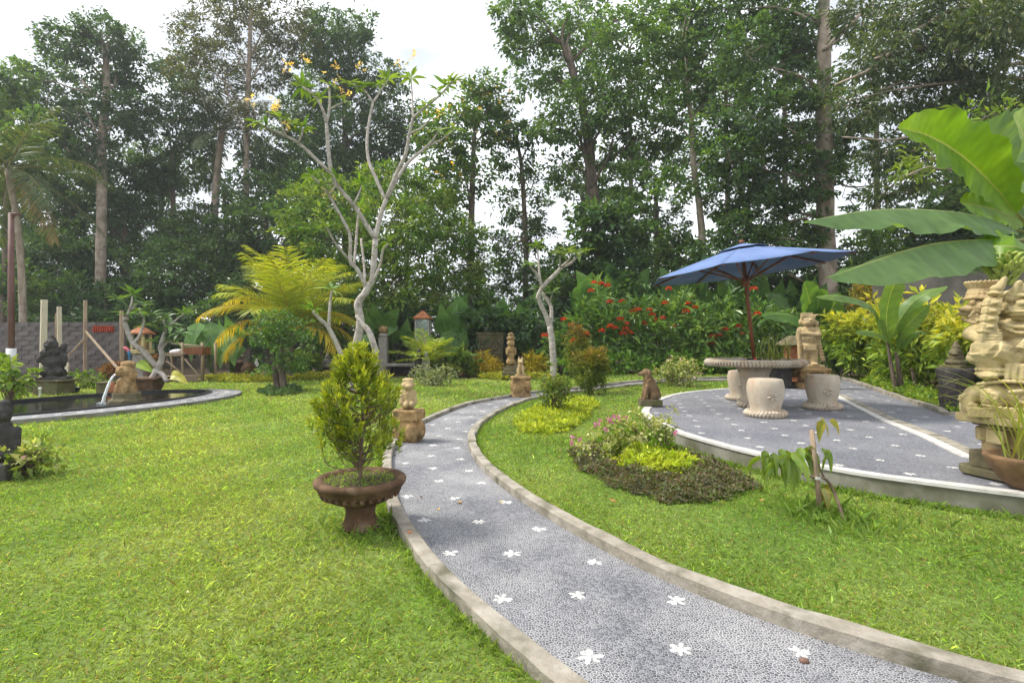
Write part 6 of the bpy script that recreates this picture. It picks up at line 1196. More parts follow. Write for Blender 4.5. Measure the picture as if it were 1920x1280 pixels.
frangipani('frangipani_tree', 'tall bare-limbed frangipani with grey forked branches and yellow flowers at its tips', Yq, tuple(q), [
    ([(661, 700), (667, 655), (676, 605), (671, 570), (683, 552), (692, 535), (699, 520), (704, 448)], 0.105, 0.062, 0, 0),
    ([(704, 448), (674, 401), (659, 380), (623, 328), (612, 232)], 0.052, 0.036, 0, -0.5), ([(612, 232), (607, 210), (590, 180), (567, 163)], 0.034, 0.02, -0.5, -0.7), ([(612, 232), (618, 200), (618, 166)], 0.032, 0.02, -0.5, -0.3),
    ([(618, 205), (632, 198), (644, 192)], 0.024, 0.016, -0.4, -0.3), ([(623, 328), (590, 296), (559, 268), (537, 256), (510, 244), (484, 232)], 0.038, 0.02, -0.25, -0.8), ([(559, 268), (566, 252), (568, 240)], 0.024, 0.016, -0.5, -0.6), ([(537, 256), (530, 240), (526, 222)], 0.024, 0.016, -0.6, -0.7),
    ([(704, 448), (712, 410), (724, 373)], 0.052, 0.046, 0, 0.1), ([(722, 374), (705, 335), (692, 304), (688, 268), (692, 230), (699, 193)], 0.040, 0.028, 0.1, 0.6), ([(699, 193), (690, 178), (677, 164), (655, 160)], 0.026, 0.016, 0.6, 0.7), ([(699, 193), (714, 170), (727, 150)], 0.026, 0.016, 0.6, 0.9),
    ([(724, 373), (745, 322), (760, 290), (767, 255), (774, 222)], 0.042, 0.030, 0.1, -0.3), ([(774, 222), (795, 203), (817, 186), (850, 153)], 0.028, 0.016, -0.3, -0.6), ([(774, 222), (773, 185), (771, 146)], 0.026, 0.014, -0.3, 0.0),
    ([(727, 370), (748, 330), (763, 308), (782, 290), (799, 276)], 0.038, 0.030, 0.1, 0.5), ([(799, 276), (812, 262), (822, 246)], 0.026, 0.016, 0.5, 0.5), ([(799, 276), (828, 262), (853, 243)], 0.026, 0.016, 0.5, 0.7), ([(770, 250), (790, 240), (808, 222)], 0.022, 0.014, 0, 0.2),
    ([(688, 540), (670, 505), (657, 490), (656, 441), (637, 402), (616, 365), (600, 345), (584, 330)], 0.046, 0.018, 0, -0.6), ([(616, 365), (628, 350), (630, 338)], 0.022, 0.014, -0.5, -0.5), ([(664, 498), (667, 460), (672, 400), (674, 392)], 0.030, 0.024, -0.1, 0.4), ([(663, 385), (672, 365), (678, 348)], 0.022, 0.014, -0.3, -0.2),
    ([(657, 490), (630, 458), (612, 426)], 0.028, 0.018, -0.1, -0.8), ([(684, 545), (683, 500), (677, 448)], 0.030, 0.024, 0, 0.5), ([(694, 540), (712, 500), (718, 470), (728, 457)], 0.034, 0.020, 0, -0.3),
    ([(700, 690), (704, 660), (692, 622), (678, 606), (669, 592)], 0.075, 0.045, -0.5, -0.25), ([(644, 690), (640, 665), (617, 616), (600, 598), (587, 584)], 0.055, 0.03, -0.6, -1.0), ([(617, 616), (618, 580), (622, 545)], 0.034, 0.022, -0.8, -0.7)],
    [(484, 232, -0.8, 12), (568, 240, -0.6, 12), (526, 222, -0.7, 10), (567, 163, -0.7, 10), (618, 160, -0.3, 9), (644, 190, -0.3, 10), (655, 158, 0.7, 12), (684, 160, 0.6, 10), (727, 148, 0.9, 10), (850, 153, -0.6, 9), (822, 172, -0.5, 7), (822, 246, 0.5, 11), (853, 243, 0.7, 12), (808, 222, 0.2, 8), (584, 330, -0.6, 10), (632, 336, -0.5, 11), (678, 345, -0.2, 10), (587, 582, -1.0, 14), (622, 543, -0.7, 9), (771, 146, 0, 8), (620, 425, -0.8, 10), (500, 238, -0.8, 10), (548, 232, -0.6, 10), (600, 185, -0.6, 9), (668, 168, 0.7, 9), (712, 160, 0.8, 8), (800, 200, -0.4, 8), (838, 162, -0.5, 8), (600, 350, -0.6, 9), (674, 390, 0.4, 8), (728, 455, -0.3, 6)],
    61, 0.34, 0.085, [(470, 190, -0.8), (518, 205, -0.7), (545, 130, -0.7), (575, 118, -0.6), (630, 130, 0.3), (618, 160, -0.3), (648, 178, -0.2), (676, 122, 0.7), (745, 118, 0.9), (820, 218, 0.6), (615, 364, -0.5), (538, 240, -0.7), (510, 195, -0.7), (772, 105, 0)])
q = gp(1037, 712); frangipani('young_frangipani', 'young frangipani with looped grey trunk and light green leaf tufts', q.y, tuple(q), [
    ([(1038, 700), (1037, 670), (1035, 639), (1031, 612)], 0.105, 0.085, 0, 0), ([(1031, 614), (1024, 592), (1015, 573), (1009, 556)], 0.07, 0.062, 0, -0.1), ([(1031, 612), (1034, 590), (1033, 575), (1026, 562), (1016, 549)], 0.06, 0.05, 0, 0.2),
    ([(1009, 560), (1011, 550), (1021, 534), (1043, 512), (1052, 501)], 0.072, 0.05, -0.1, -0.1), ([(1052, 501), (1066, 496), (1078, 486), (1084, 476)], 0.042, 0.028, -0.1, 0.1), ([(1052, 501), (1066, 488), (1073, 476)], 0.036, 0.024, -0.1, -0.5), ([(1051, 503), (1050, 492), (1050, 480)], 0.036, 0.024, -0.1, -0.6), ([(1018, 540), (1008, 516), (1000, 506), (993, 498)], 0.048, 0.028, -0.1, -0.3), ([(1013, 529), (1010, 495), (1008, 466)], 0.04, 0.022, 0, 0.3), ([(1030, 567), (1033, 558), (1036, 551)], 0.026, 0.016, 0.1, -0.2)],
    [(1084, 474, 0.1, 13), (1073, 474, -0.5, 12), (1050, 477, -0.6, 13), (993, 496, -0.3, 13), (1008, 462, 0.3, 12), (1036, 549, -0.2, 11), (1062, 470, 0.2, 10), (1096, 472, 0, 8)], 62, 0.42, 0.12, cols=[(0.09, 0.18, 0.03), (0.16, 0.26, 0.06), (0.24, 0.33, 0.12)])
x, y, z = BONSAI; frangipani('crooked_frangipani', 'crooked little frangipani growing from the stone planter by the pond', y, (x + 0.05, y, z - 0.06), [
    ([(287, 708), (294, 695), (301, 680), (304, 665), (300, 650)], 0.075, 0.05, 0, 0), ([(300, 652), (306, 632), (311, 615), (306, 600)], 0.045, 0.028, 0, 0.2), ([(296, 690), (270, 660), (250, 644), (240, 622), (234, 602), (238, 596)], 0.055, 0.045, 0, -0.2), ([(250, 644), (262, 628), (270, 600), (262, 585)], 0.03, 0.02, -0.1, 0.1), ([(236, 598), (246, 570), (248, 555)], 0.026, 0.016, -0.2, -0.2), ([(311, 615), (330, 600), (345, 588)], 0.026, 0.016, 0.2, 0.1), ([(246, 580), (258, 570), (268, 572)], 0.022, 0.014, -0.2, 0), ([(290, 694), (305, 702), (312, 715)], 0.05, 0.04, 0, -0.2), ([(302, 655), (315, 640), (325, 645)], 0.03, 0.018, 0, -0.1)],
    [(248, 553, -0.2, 12), (222, 562, -0.2, 10), (268, 570, 0, 12), (262, 583, 0.1, 12), (306, 598, 0.2, 13), (345, 586, 0.1, 12), (285, 590, 0, 12), (240, 590, -0.2, 8), (326, 643, -0.1, 12), (300, 620, 0, 10), (320, 610, 0.2, 10), (275, 610, 0.2, 10), (335, 625, 0.1, 10), (290, 640, -0.2, 8)], 63, 0.30, 0.085, cols=[(0.06, 0.15, 0.03), (0.12, 0.23, 0.05), (0.18, 0.30, 0.09)])
x, y, z = PLANTER; frangipani('planter_frangipani', 'leafy frangipani bush filling the mossy carved planter', y, (x, y, z - 0.1), [([(915, 622), (905, 610), (898, 598)], 0.05, 0.03, 0, 0), ([(918, 622), (925, 608), (940, 598)], 0.04, 0.025, 0, -0.3), ([(912, 618), (918, 600), (915, 585)], 0.04, 0.025, 0, 0.2)],
    [(px, py, d, 13) for px, py, d in ((898, 598, 0), (940, 596, -0.3), (915, 582, 0.2), (885, 605, -0.2), (950, 608, -0.2), (928, 590, 0), (905, 588, 0.2), (912, 605, -0.4), (893, 585, 0.1), (935, 610, -0.4), (958, 600, 0), (875, 595, 0.1))], 64, 0.46, 0.12, cols=[(0.08, 0.19, 0.07), (0.14, 0.28, 0.10), (0.21, 0.36, 0.13)], cat='plant')

# ------------------------------------------------------------------ palms of the garden
q = gp(538, 712); palm('golden_palm', 'young golden coconut palm with yellow-green feathery fronds beyond the lawn', tuple(q), [q, Vector((q.x + 0.05, q.y, 0.7)), at(548, 618, q.y)], 0.16, 26, 2.55, 53, [(0.20, 0.30, 0.03), (0.36, 0.43, 0.04), (0.50, 0.50, 0.06)], (0.55, 1.50), (0.55, 1.25), None, 'bark', nl=60, ll=0.72, lw=0.032, hang=0.5, stemcol=(0.42, 0.34, 0.05))
# drooping orange fronds low on the golden palm's sides
R = np.random.default_rng(5); root = bpy.data.objects['golden_palm']; pc = np.array(at(548, 618, q.y))
for a, e, L_ in ((3.05, 0.45, 2.6), (3.45, 0.75, 2.7), (0.15, 0.4, 2.0), (-0.35, 0.25, 1.8), (2.9, 0.95, 2.7), (3.3, 0.2, 2.2), (0.3, 0.75, 2.0)):
    g, gs = G(), G(); frond(g, gs, R, pc, a, e, L_, 1.5, 42, 0.6, 0.04, [(0.45, 0.36, 0.03), (0.56, 0.42, 0.04), (0.36, 0.40, 0.05)], 0.8, stemcol=(0.5, 0.34, 0.05)); fo = g.obj('frond', M['leaf'], root); gs.obj('rachis', M['leaf'], fo)
q = gp(808, 708); palm('dwarf_palm', 'dwarf palm with yellow-green arching fronds above the two slim figures', tuple(q), [q, at(804, 697, q.y), at(804, 686, q.y)], 0.10, 15, 1.2, 54, [(0.15, 0.26, 0.035), (0.28, 0.38, 0.05), (0.42, 0.46, 0.07)], (0.3, 1.4), (0.5, 1.1), None, 'bark', nl=26, ll=0.42, lw=0.045, hang=0.4, stemcol=(0.35, 0.30, 0.06))

# ------------------------------------------------------------------ taro / elephant-ear clumps
for k, (px, py, n, h, sz, sd, lab) in enumerate([(420, 706, 9, 1.45, 0.80, 71, 'clump of huge pale green taro leaves between rack and yellow palm'), (382, 705, 6, 1.6, 0.7, 72, 'upright dark taro clump just behind the timber rack'), (728, 702, 7, 1.7, 0.9, 73, 'taro clump with upright leaves beside the ball column'), (848, 700, 12, 1.9, 1.05, 74, 'taro clump behind the glass lantern and dwarf palm'), (950, 698, 10, 1.9, 1.0, 75, 'taro clump behind the narrow idol'), (1110, 694, 9, 2.6, 1.0, 76, 'taro clump at the left end of the red-flowered hedge'), (1195, 693, 9, 2.9, 1.1, 77, 'tall taro clump behind the middle of the red-flowered hedge'), (1310, 692, 12, 2.7, 1.15, 78, 'taro clump seen under the parasol left half'), (1420, 692, 14, 2.7, 1.15, 79, 'taro clump seen behind the parasol pole'), (1490, 692, 12, 2.6, 1.1, 80, 'taro clump behind the standing guardian')]):
    q = gp(px, py); taro('taro_plant', lab, (q.x, q.y + (1.1 if k > 4 else 0.5), q.z), n, h, sz, sd, spread=1.1 if k > 4 else 0.8, upright=0.8 if k > 1 else 0.25)
g = G(); q = gp(331, 727); q = Vector((q.x, q.y, 0.1)); k = q.y / F          # fallen yellow leaf and green leaf by the pond
root = thing('yellowing_taro', 'short taro plant by the pond with one big yellow leaf and one lime leaf', 'plant', (q.x - 0.5, q.y + 0.2, 0))
blade(g, [(q.x - 16 * k, q.y + 0.1, 0.24), (q.x - 8 * k, q.y, 0.30), (q.x + 12 * k, q.y - 0.05, 0.22), (q.x + 28 * k, q.y - 0.1, 0.08)], 22 * k, 0.2, 0.03, ((0.50, 0.46, 0.06), (0.55, 0.50, 0.10)), (0.5, 0.5, 0.2), 12, 3, heart, (0, -0.8, 0.6), 3, 0.04); g.obj('leaf', M['leaf_big'], root)
g = G(); p = at(268, 690, q.y); blade(g, [(p.x - 0.16, p.y, p.z + 0.12), (p.x, p.y, p.z + 0.06), (p.x + 0.28, p.y, p.z - 0.12)], 0.24, 0.3, 0.03, ((0.25, 0.38, 0.04), (0.35, 0.48, 0.06)), (0.4, 0.5, 0.1), 12, 3, heart, (0, -0.8, 0.6), 4, 0.04); g.obj('leaf', M['leaf_big'], root)
g = G()
for px, py in ((315, 715), (262, 684)): g.add(*tube([(q.x - 0.45, q.y + 0.2, 0), at((px + 290) / 2, py - 8, q.y + 0.1), at(px, py, q.y + 0.05)], (0.014, 0.008), 6, 4), np.array((0.2, 0.28, 0.06)))
g.obj('stalks', M['leaf_big'], root)

# ------------------------------------------------------------------ red-flowered hedge, low hedge, coloured shrubs
def on(px, py, rx, Y, rz=None, ry=None): return bl(px, py, rx, Y, rz, ry)
YH = 16.6; R = np.random.default_rng(81)
hb = [on(px, py, rx, YH + dy, rz) for px, py, rx, rz, dy in [(1090, 600, 34, 40, 0.3), (1130, 575, 36, 34, 0.5), (1160, 610, 40, 44, 0), (1200, 585, 40, 36, 0.3), (1230, 630, 44, 44, -0.2), (1270, 590, 42, 38, 0.2), (1310, 625, 44, 42, -0.2), (1350, 590, 40, 36, 0.2), (1390, 630, 42, 42, -0.2), (1430, 600, 40, 40, 0.2), (1470, 620, 36, 40, 0.2), (1120, 640, 34, 34, 0), (1060, 640, 26, 36, 0.4), (1180, 655, 40, 30, 0), (1280, 660, 44, 28, 0), (1360, 665, 44, 28, 0), (1440, 660, 40, 30, 0)]]
bx_ = at(1270, 690, YH); hedge = shrub('ixora_hedge', 'long glossy green hedge dotted with red flower heads behind the patio', hb, (bx_.x, bx_.y, 0.1), 0.24, 0.075, [(0.06, 0.14, 0.028), (0.11, 0.22, 0.04), (0.21, 0.33, 0.07)], 3.2, 'hedge', None, 81, 'leaf_gloss', 16, 0.26, 0, tips=((0.20, 0.30, 0.05), 0.12))
for px, py in [(1114, 531), (1127, 533), (1139, 536), (1108, 547), (1143, 567), (1166, 566), (1163, 600), (1174, 608), (1187, 585), (1196, 582), (1218, 582), (1223, 591), (1241, 597), (1254, 542), (1207, 607), (1173, 617), (1145, 613), (1154, 616), (1180, 625), (1167, 627), (1128, 621), (1290, 570), (1247, 569), (1303, 577), (1286, 585), (1261, 613), (1098, 627), (1336, 632), (1349, 629), (1395, 626), (1384, 612), (1334, 645), (1413, 543), (1229, 601), (1057, 600), (1070, 610), (1021, 630), (1360, 618), (1420, 590), (1076, 640)]:
    c = np.array(at(px, py, YH - 0.62)); g = G(); n = 46; d = rdir(R, n); d[:, 2] = np.abs(d[:, 2]) * 0.8; r = R.uniform(0.055, 0.085)
    P = c + d * r; add_leaves(g, P, d + R.normal(0, 0.5, (n, 3)), rdir(R, n), 0.055, 0.05, palette(R, n, [(0.36, 0.022, 0.008), (0.55, 0.05, 0.015), (0.62, 0.12, 0.04)], 0.12)); g.obj('flower_head', M['petal'], hedge, False)
lowb = [on(px, 684 + 3 * math.sin(px), 30, 15.7, 17, 22) for px in range(1085, 1500, 34)]
p = at(1290, 700, 15.7); shrub('low_hedge', 'low clipped bright green hedge along the foot of the red-flowered hedge', lowb, (p.x, p.y, 0.1), 0.13, 0.06, [(0.07, 0.17, 0.02), (0.13, 0.26, 0.03), (0.22, 0.36, 0.045)], 3.2, 'hedge', None, 82, 'leaf', 16, 0.16, 0)
def ground_shrub(name, lab, px, py, w, h, L, W, cols, seed, tips=None, m='leaf', dens=2.8, n=5, cat='shrub', group=None, hang=0.0, top=None, stems=6, lpc=12, cr=None, yoff=0.0, flat=0.8, seg=1):
    """bush standing on the ground at pixel (px,py); w,h in pixels"""
    q = gp(px, py); Y = q.y + yoff; k = Y / F; R = np.random.default_rng(seed + 900); B = []
    q = Vector((q.x * Y / q.y, Y, float(gz(q.x * Y / q.y, Y))))
    B.append((np.array((q.x, q.y, q.z + h * k * 0.45)), np.array((w * k * 0.33, w * k * 0.33, h * k * 0.40))))
    for i in range(n):
        a = i / n * 6.28 + R.uniform(0, 1); B.append((np.array((q.x + math.cos(a) * w * k * 0.26, q.y + math.sin(a) * w * k * 0.26, q.z + h * k * R.uniform(0.3, 0.72))), np.array((w * k * 0.24, w * k * 0.24, h * k * 0.27))))
    tp = None if top is None else (top, q.z + h * k * 0.45, q.z + h * k * 0.95)
    return shrub(name, lab, B, (q.x, q.y, q.z), L, W, cols, dens, cat, group, seed, m, lpc, cr or (0.05 * w * k + 0.04), stems, 0.010 * max(1, w * k), tips, hang, tp, seg, flat)
PURP = [(0.035, 0.016, 0.026), (0.085, 0.03, 0.05), (0.13, 0.04, 0.055)]
ground_shrub('cordyline', 'dark purple leaved shrub with yellow-green tips right of the narrow idol', 993, 697, 46, 105, 0.30, 0.09, PURP, 101, ((0.25, 0.26, 0.05), 0.06), 'leaf_gloss', 2.6, yoff=0.6, tips=None) if False else ground_shrub('cordyline', 'dark purple leaved shrub with yellow-green tips right of the narrow idol', 993, 697, 46, 105, 0.30, 0.09, PURP, 101, ((0.25, 0.26, 0.05), 0.06), 'leaf_gloss', 2.6, yoff=0.6)
ground_shrub('cordyline', 'blackish purple shrub left of the mossy planter', 866, 698, 44, 80, 0.28, 0.08, PURP, 102, None, 'leaf_gloss', 2.6, yoff=0.6)
ground_shrub('red_cordyline', 'small crimson and lime plant low beside the dwarf palm', 882, 702, 34, 42, 0.26, 0.07, [(0.20, 0.02, 0.03), (0.35, 0.05, 0.05), (0.25, 0.25, 0.04)], 103, None, 'leaf_gloss', 2.0)
ground_shrub('lime_shrub', 'round lime green shrub in front of the mossy planter', 872, 707, 60, 62, 0.14, 0.07, LIGHT, 104)
ground_shrub('yellow_fern_plant', 'spiky yellow plant at the foot of mossy planter', 916, 706, 44, 40, 0.24, 0.03, [(0.35, 0.30, 0.03), (0.55, 0.42, 0.04)], 105)
ground_shrub('yellow_spiky_plant', 'spiky yellow-green plant behind the lion statue', 1000, 706, 44, 46, 0.24, 0.03, [(0.28, 0.28, 0.03), (0.48, 0.40, 0.04)], 106)
ground_shrub('variegated_shrub', 'grey-green variegated bush around the feet of the slim figures', 815, 722, 85, 38, 0.07, 0.035, [(0.10, 0.15, 0.06), (0.22, 0.27, 0.12), (0.42, 0.44, 0.26)], 107, dens=2.2)
ground_shrub('shade_shrub', 'dark leafy shrub between bench and pale statue', 690, 702, 90, 70, 0.16, 0.08, MID, 108, yoff=0.5)
ground_shrub('olive_shrub', 'yellowish green shrub right of the pale small statue', 575, 700, 70, 50, 0.16, 0.07, LIGHT, 109, yoff=0.6)
ground_shrub('fern_bush', 'mid green bush at foot of the young frangipani', 1050, 705, 80, 78, 0.16, 0.08, MID, 110, yoff=0.4)
ground_shrub('leafy_shrub', 'bright leafy bush between carved idol and dwarf palm', 838, 706, 60, 34, 0.14, 0.07, MID, 111)
ground_shrub('cone_shrub', 'dense cone of olive green leaves right of the potted cone shrub', 1110, 741, 64, 100, 0.085, 0.028, [(0.07, 0.12, 0.015), (0.13, 0.19, 0.02), (0.22, 0.25, 0.03)], 112, None, 'leaf', 3.0, 6, top=[(0.26, 0.22, 0.03), (0.32, 0.14, 0.03)])
x, y, z = org(CONEPOT); k = y / F
shrub('', '', [(np.array((x - 2 * k, y, z + 60 * k)), np.array((22 * k, 22 * k, 42 * k))), (np.array((x - 4 * k, y, z + 90 * k)), np.array((14 * k, 14 * k, 34 * k))), (np.array((x + 6 * k, y, z + 40 * k)), np.array((24 * k, 22 * k, 24 * k)))], (x + 2 * k, y, z + 20 * k), 0.085, 0.028, [(0.07, 0.12, 0.015), (0.13, 0.18, 0.02), (0.22, 0.24, 0.03)], 2.6, seed=113, parent=CONEPOT, top=([(0.26, 0.20, 0.03), (0.34, 0.10, 0.03)], z + 70 * k, z + 125 * k), cr=0.09, stems=5)
ground_shrub('rose_bush', 'open leafy bush with small orange flowers in the lime ground cover', 1040, 778, 66, 96, 0.055, 0.030, [(0.06, 0.12, 0.02), (0.11, 0.18, 0.025), (0.20, 0.25, 0.04)], 114, ((0.55, 0.30, 0.05), 0.02), dens=1.7, stems=10, top=[(0.14, 0.22, 0.03), (0.25, 0.28, 0.04)])
ground_shrub('variegated_bougainvillea', 'cream variegated bush with pink blooms behind the dog statue', 1272, 724, 84, 62, 0.065, 0.038, [(0.12, 0.19, 0.04), (0.30, 0.36, 0.10), (0.60, 0.58, 0.34)], 115, ((0.60, 0.40, 0.42), 0.06), dens=2.0)
ground_shrub('rust_bush', 'rusty orange leaved bush left of the fountain', 206, 712, 40, 40, 0.10, 0.045, [(0.25, 0.10, 0.03), (0.40, 0.17, 0.06), (0.12, 0.14, 0.04)], 116)
ground_shrub('rust_bush', 'brownish pink leaved bush behind the fountain and lantern', 276, 714, 44, 52, 0.10, 0.045, [(0.28, 0.13, 0.07), (0.36, 0.20, 0.10), (0.12, 0.12, 0.05)], 117)
ground_shrub('lime_shrub', 'bright lime leafy shrub around the foot of brown pole', 18, 752, 78, 104, 0.11, 0.06, [(0.10, 0.20, 0.02), (0.20, 0.32, 0.03), (0.32, 0.42, 0.06)], 118, dens=1.7, yoff=-0.5, stems=10)
ground_shrub('weedy_clump', 'yellow-green weed clump right of the black statue', 160, 728, 60, 36, 0.09, 0.04, LIGHT, 119, dens=1.8)
ground_shrub('edge_shrub', 'cream and green variegated shrub spreading round the seated dark figure', 52, 893, 135, 72, 0.055, 0.032, [(0.10, 0.18, 0.03), (0.26, 0.33, 0.07), (0.52, 0.52, 0.24)], 120, ((0.55, 0.30, 0.36), 0.015), dens=1.7, stems=12)
# topiary-like small tree with dark clumps, in front of the golden palm
q = gp(520, 733); Y = q.y; t = thing('cloud_bonsai', 'small clipped tree with dark leaf clumps on two twisted trunks, left lawn', 'tree', tuple(q)); g = G()
g.add(*tube([q, at(516, 700, Y), at(512, 690, Y)], (0.075, 0.06, 0.05), 9, 3, 0.06)); g.obj('trunk', M['bark'], t)
g = G(); g.add(*tube([Vector((q.x + 0.15, q.y, q.z)), at(528, 690, Y), at(527, 655, Y), at(524, 630, Y)], (0.085, 0.07, 0.05), 9, 4, 0.06)); g.obj('trunk', M['bark'], t)
for j, (px, py, rx, rz) in enumerate([(512, 685, 40, 16), (548, 682, 32, 15), (520, 640, 44, 26), (545, 618, 34, 24), (495, 622, 30, 20), (520, 602, 36, 20)]):
    g = G(); crown_leaves(g, np.random.default_rng(130 + j), [bl(px, py, rx, Y, rz)], 0.09, 0.045, 2.4, 14, 0.14, MID); g.obj('leaf_clump', M['leaf'], t, False)['kind'] = 'stuff'
# shrubs right of the side path
for k, (px, py, w, h, sd, lab) in enumerate([(1632, 722, 165, 155, 141, 'yellow-topped leafy shrub left of the young banana'), (1742, 745, 190, 180, 142, 'big yellow-topped shrub right of the young banana'), (1830, 765, 130, 180, 143, 'green shrub with yellow shoots behind the drum-shaped stand')]):
    ground_shrub('golden_shrub', lab, px, py, w, h, 0.16, 0.06, [(0.10, 0.20, 0.025), (0.19, 0.31, 0.035), (0.34, 0.42, 0.05)], sd, None, 'leaf', 3.0, 9, group='yellow-topped shrubs by the side path', top=[(0.52, 0.50, 0.03), (0.66, 0.60, 0.06)], yoff=1.3 if k < 2 else 0.8)
ground_shrub('croton_bush', 'orange and yellow croton bush behind the banana at the wall', 1650, 706, 130, 215, 0.18, 0.055, [(0.05, 0.10, 0.02), (0.14, 0.16, 0.02), (0.40, 0.28, 0.03)], 144, ((0.45, 0.16, 0.03), 0.12), dens=2.4, yoff=0.4, top=[(0.50, 0.36, 0.03), (0.10, 0.18, 0.02)])
ground_shrub('red_cordyline', 'red and orange leafy shrub behind the banana bunch', 1905, 760, 100, 270, 0.15, 0.04, [(0.35, 0.08, 0.05), (0.45, 0.26, 0.05), (0.16, 0.18, 0.04)], 145, dens=1.8, yoff=-1.2)
ground_shrub('dark_shrub', 'dark fern-like shrub left of the yellow-topped shrubs', 1575, 712, 100, 130, 0.22, 0.05, MID, 146, yoff=1.0)
ground_shrub('dark_leaf_shrub', 'dark glossy strap-leaved shrub behind guardian statue', 1836, 780, 60, 110, 0.16, 0.03, [(0.03, 0.09, 0.02), (0.07, 0.16, 0.03)], 147, yoff=0.3)
# lime ground cover beds
kk = K2[22:78]; oo = offset(K2, 0.14 if np.linalg.norm(offset(K2, 0.14)[40] - out[40]) < 0.1 else -0.14)[22:78]; far2 = oo + (oo - kk) * 3.2
mat_cover('lime_border_plants', 'bright lime green ground cover along the side path kerb', np.concatenate((oo, far2[::-1])), 0.30, 0.075, 0.03, [(0.10, 0.20, 0.02), (0.20, 0.32, 0.03), (0.32, 0.42, 0.04)], 9000, 151, dome=0.12)
mat_cover('lime_bed', 'round patch of yellow-lime ground cover beside the path bend', bed_lime, 0.16, 0.045, 0.022, [(0.20, 0.29, 0.02), (0.36, 0.44, 0.03), (0.50, 0.55, 0.05)], 15000, 152, dome=0.35)
mat_cover('purple_bed', 'low purple-brown ground cover forming the outer ring of front bed', bed_front, 0.12, 0.027, 0.016, [(0.075, 0.095, 0.035), (0.16, 0.12, 0.085), (0.12, 0.19, 0.05), (0.20, 0.14, 0.10)], 25000, 153, dome=0.2)
inner = bedpoly([(1130, 862), (1150, 885), (1210, 900), (1270, 905), (1310, 895), (1290, 872), (1230, 856), (1160, 850)]); mat_cover('lime_patch', 'yellow-lime tufts in the middle of the front bed', inner, 0.21, 0.045, 0.016, [(0.22, 0.32, 0.02), (0.38, 0.48, 0.03), (0.52, 0.57, 0.06)], 6500, 154, dome=0.35)
inner = bedpoly([(1125, 845), (1140, 868), (1200, 872), (1260, 862), (1250, 845), (1180, 835)]); mat_cover('green_tuft', 'bright green grassy tuft under the variegated bush in front bed', inner, 0.28, 0.06, 0.016, [(0.08, 0.19, 0.015), (0.15, 0.30, 0.02), (0.26, 0.42, 0.03)], 4200, 155, dome=0.3, stand=0.9)
for pts, lab, sd in (([(370, 712), (420, 718), (520, 716), (640, 709), (640, 703), (520, 708), (420, 709)], 'yellow-green ground cover strip along the lawn edge beyond the pond', 156), ([(892, 709), (930, 713), (962, 713), (985, 706), (930, 703)], 'yellow ground cover strip before the narrow idol', 157), ([(990, 712), (1030, 714), (1030, 705), (992, 704)], 'yellow ground cover strip right of the lion statue', 158)):
    mat_cover('lime_strip', lab, bedpoly(pts), 0.16, 0.09, 0.045, [(0.18, 0.24, 0.02), (0.34, 0.36, 0.03), (0.46, 0.44, 0.05)], 3500, sd, dome=0.1)
mat_cover('bonsai_skirt', 'dark low ground cover disc under the clipped small tree', bedpoly([(484, 737), (500, 743), (540, 742), (566, 735), (555, 728), (510, 729)]), 0.12, 0.06, 0.03, DARK + [(0.10, 0.12, 0.05)], 3000, 159, dome=0.2)
# variegated bougainvillea in the front bed
q = gp(1245, 862); Y = q.y; k = Y / F; t = thing('variegated_bush', 'cream variegated bougainvillea with pink flowers arching over the front bed', 'shrub', tuple(q))
B = [bl(1225, 805, 34, Y, 26), bl(1180, 808, 34, Y - 0.1, 24), bl(1140, 812, 30, Y - 0.1, 20), bl(1205, 785, 22, Y, 20), bl(1100, 832, 20, Y - 0.1, 16), bl(1120, 846, 26, Y - 0.2, 16), bl(1250, 790, 18, Y + 0.1, 24), bl(1180, 830, 36, Y - 0.15, 18)]
shrub('', '', B, (q.x, q.y, q.z), 0.036, 0.022, [(0.14, 0.20, 0.04), (0.30, 0.36, 0.09), (0.58, 0.56, 0.30)], 1.7, seed=161, parent=t, lpc=10, cr=0.05, stems=22, sr=0.010)
R = np.random.default_rng(8)
for px, py in [(1118, 796), (1125, 791), (1140, 786), (1150, 783), (1158, 783), (1172, 780), (1072, 821), (1085, 822), (1073, 830), (1145, 793), (1136, 805), (1268, 812)]:
    g = G(); c = np.array(at(px, py, Y - 0.25)); n = 7; d = rdir(R, n); add_leaves(g, c + d * 0.006, d, rdir(R, n), 0.028, 0.022, palette(R, n, [(0.55, 0.14, 0.42), (0.68, 0.28, 0.55)], 0.1)); g.obj('flower', M['petal'], t, False)
# potted foreground bush: shoots with upright narrow leaves
R = np.random.default_rng(171); g = G(); gw = G(); b = np.array((px_, py_, pz_ + 0.28)); k = py_ / F
def env(h):       # half width of the bush (pixels) at a height (pixels above the rim)
    return np.interp(h, [0, 30, 60, 100, 150, 190, 225, 255], [14, 44, 74, 86, 82, 66, 42, 12])
main = [b, b + np.array((0.0, 0, 0.12)), b + np.array((0.01, 0.01, 0.35)), b + np.array((0.0, 0, 0.68))]
gw.add(*tube(main, (0.014, 0.011, 0.005), 7, 4, 0.06)); gw.add(*tube([b + np.array((0.0, 0, 0.06)), b + np.array((-0.07, -0.02, 0.15)), b + np.array((-0.16, -0.03, 0.28))], (0.009, 0.004), 6, 4)); gw.add(*tube([b + np.array((0, 0, 0.08)), b + np.array((0.05, 0.03, 0.2)), b + np.array((0.14, 0.03, 0.33))], (0.008, 0.004), 6, 4))
Pm = spline(main, 8)
cl_h = 42 + 200 * R.random(46) ** 0.95; cl_a = R.uniform(0, 6.28, 46); cl_w = np.sqrt(R.uniform(0.15, 1.0, 46))
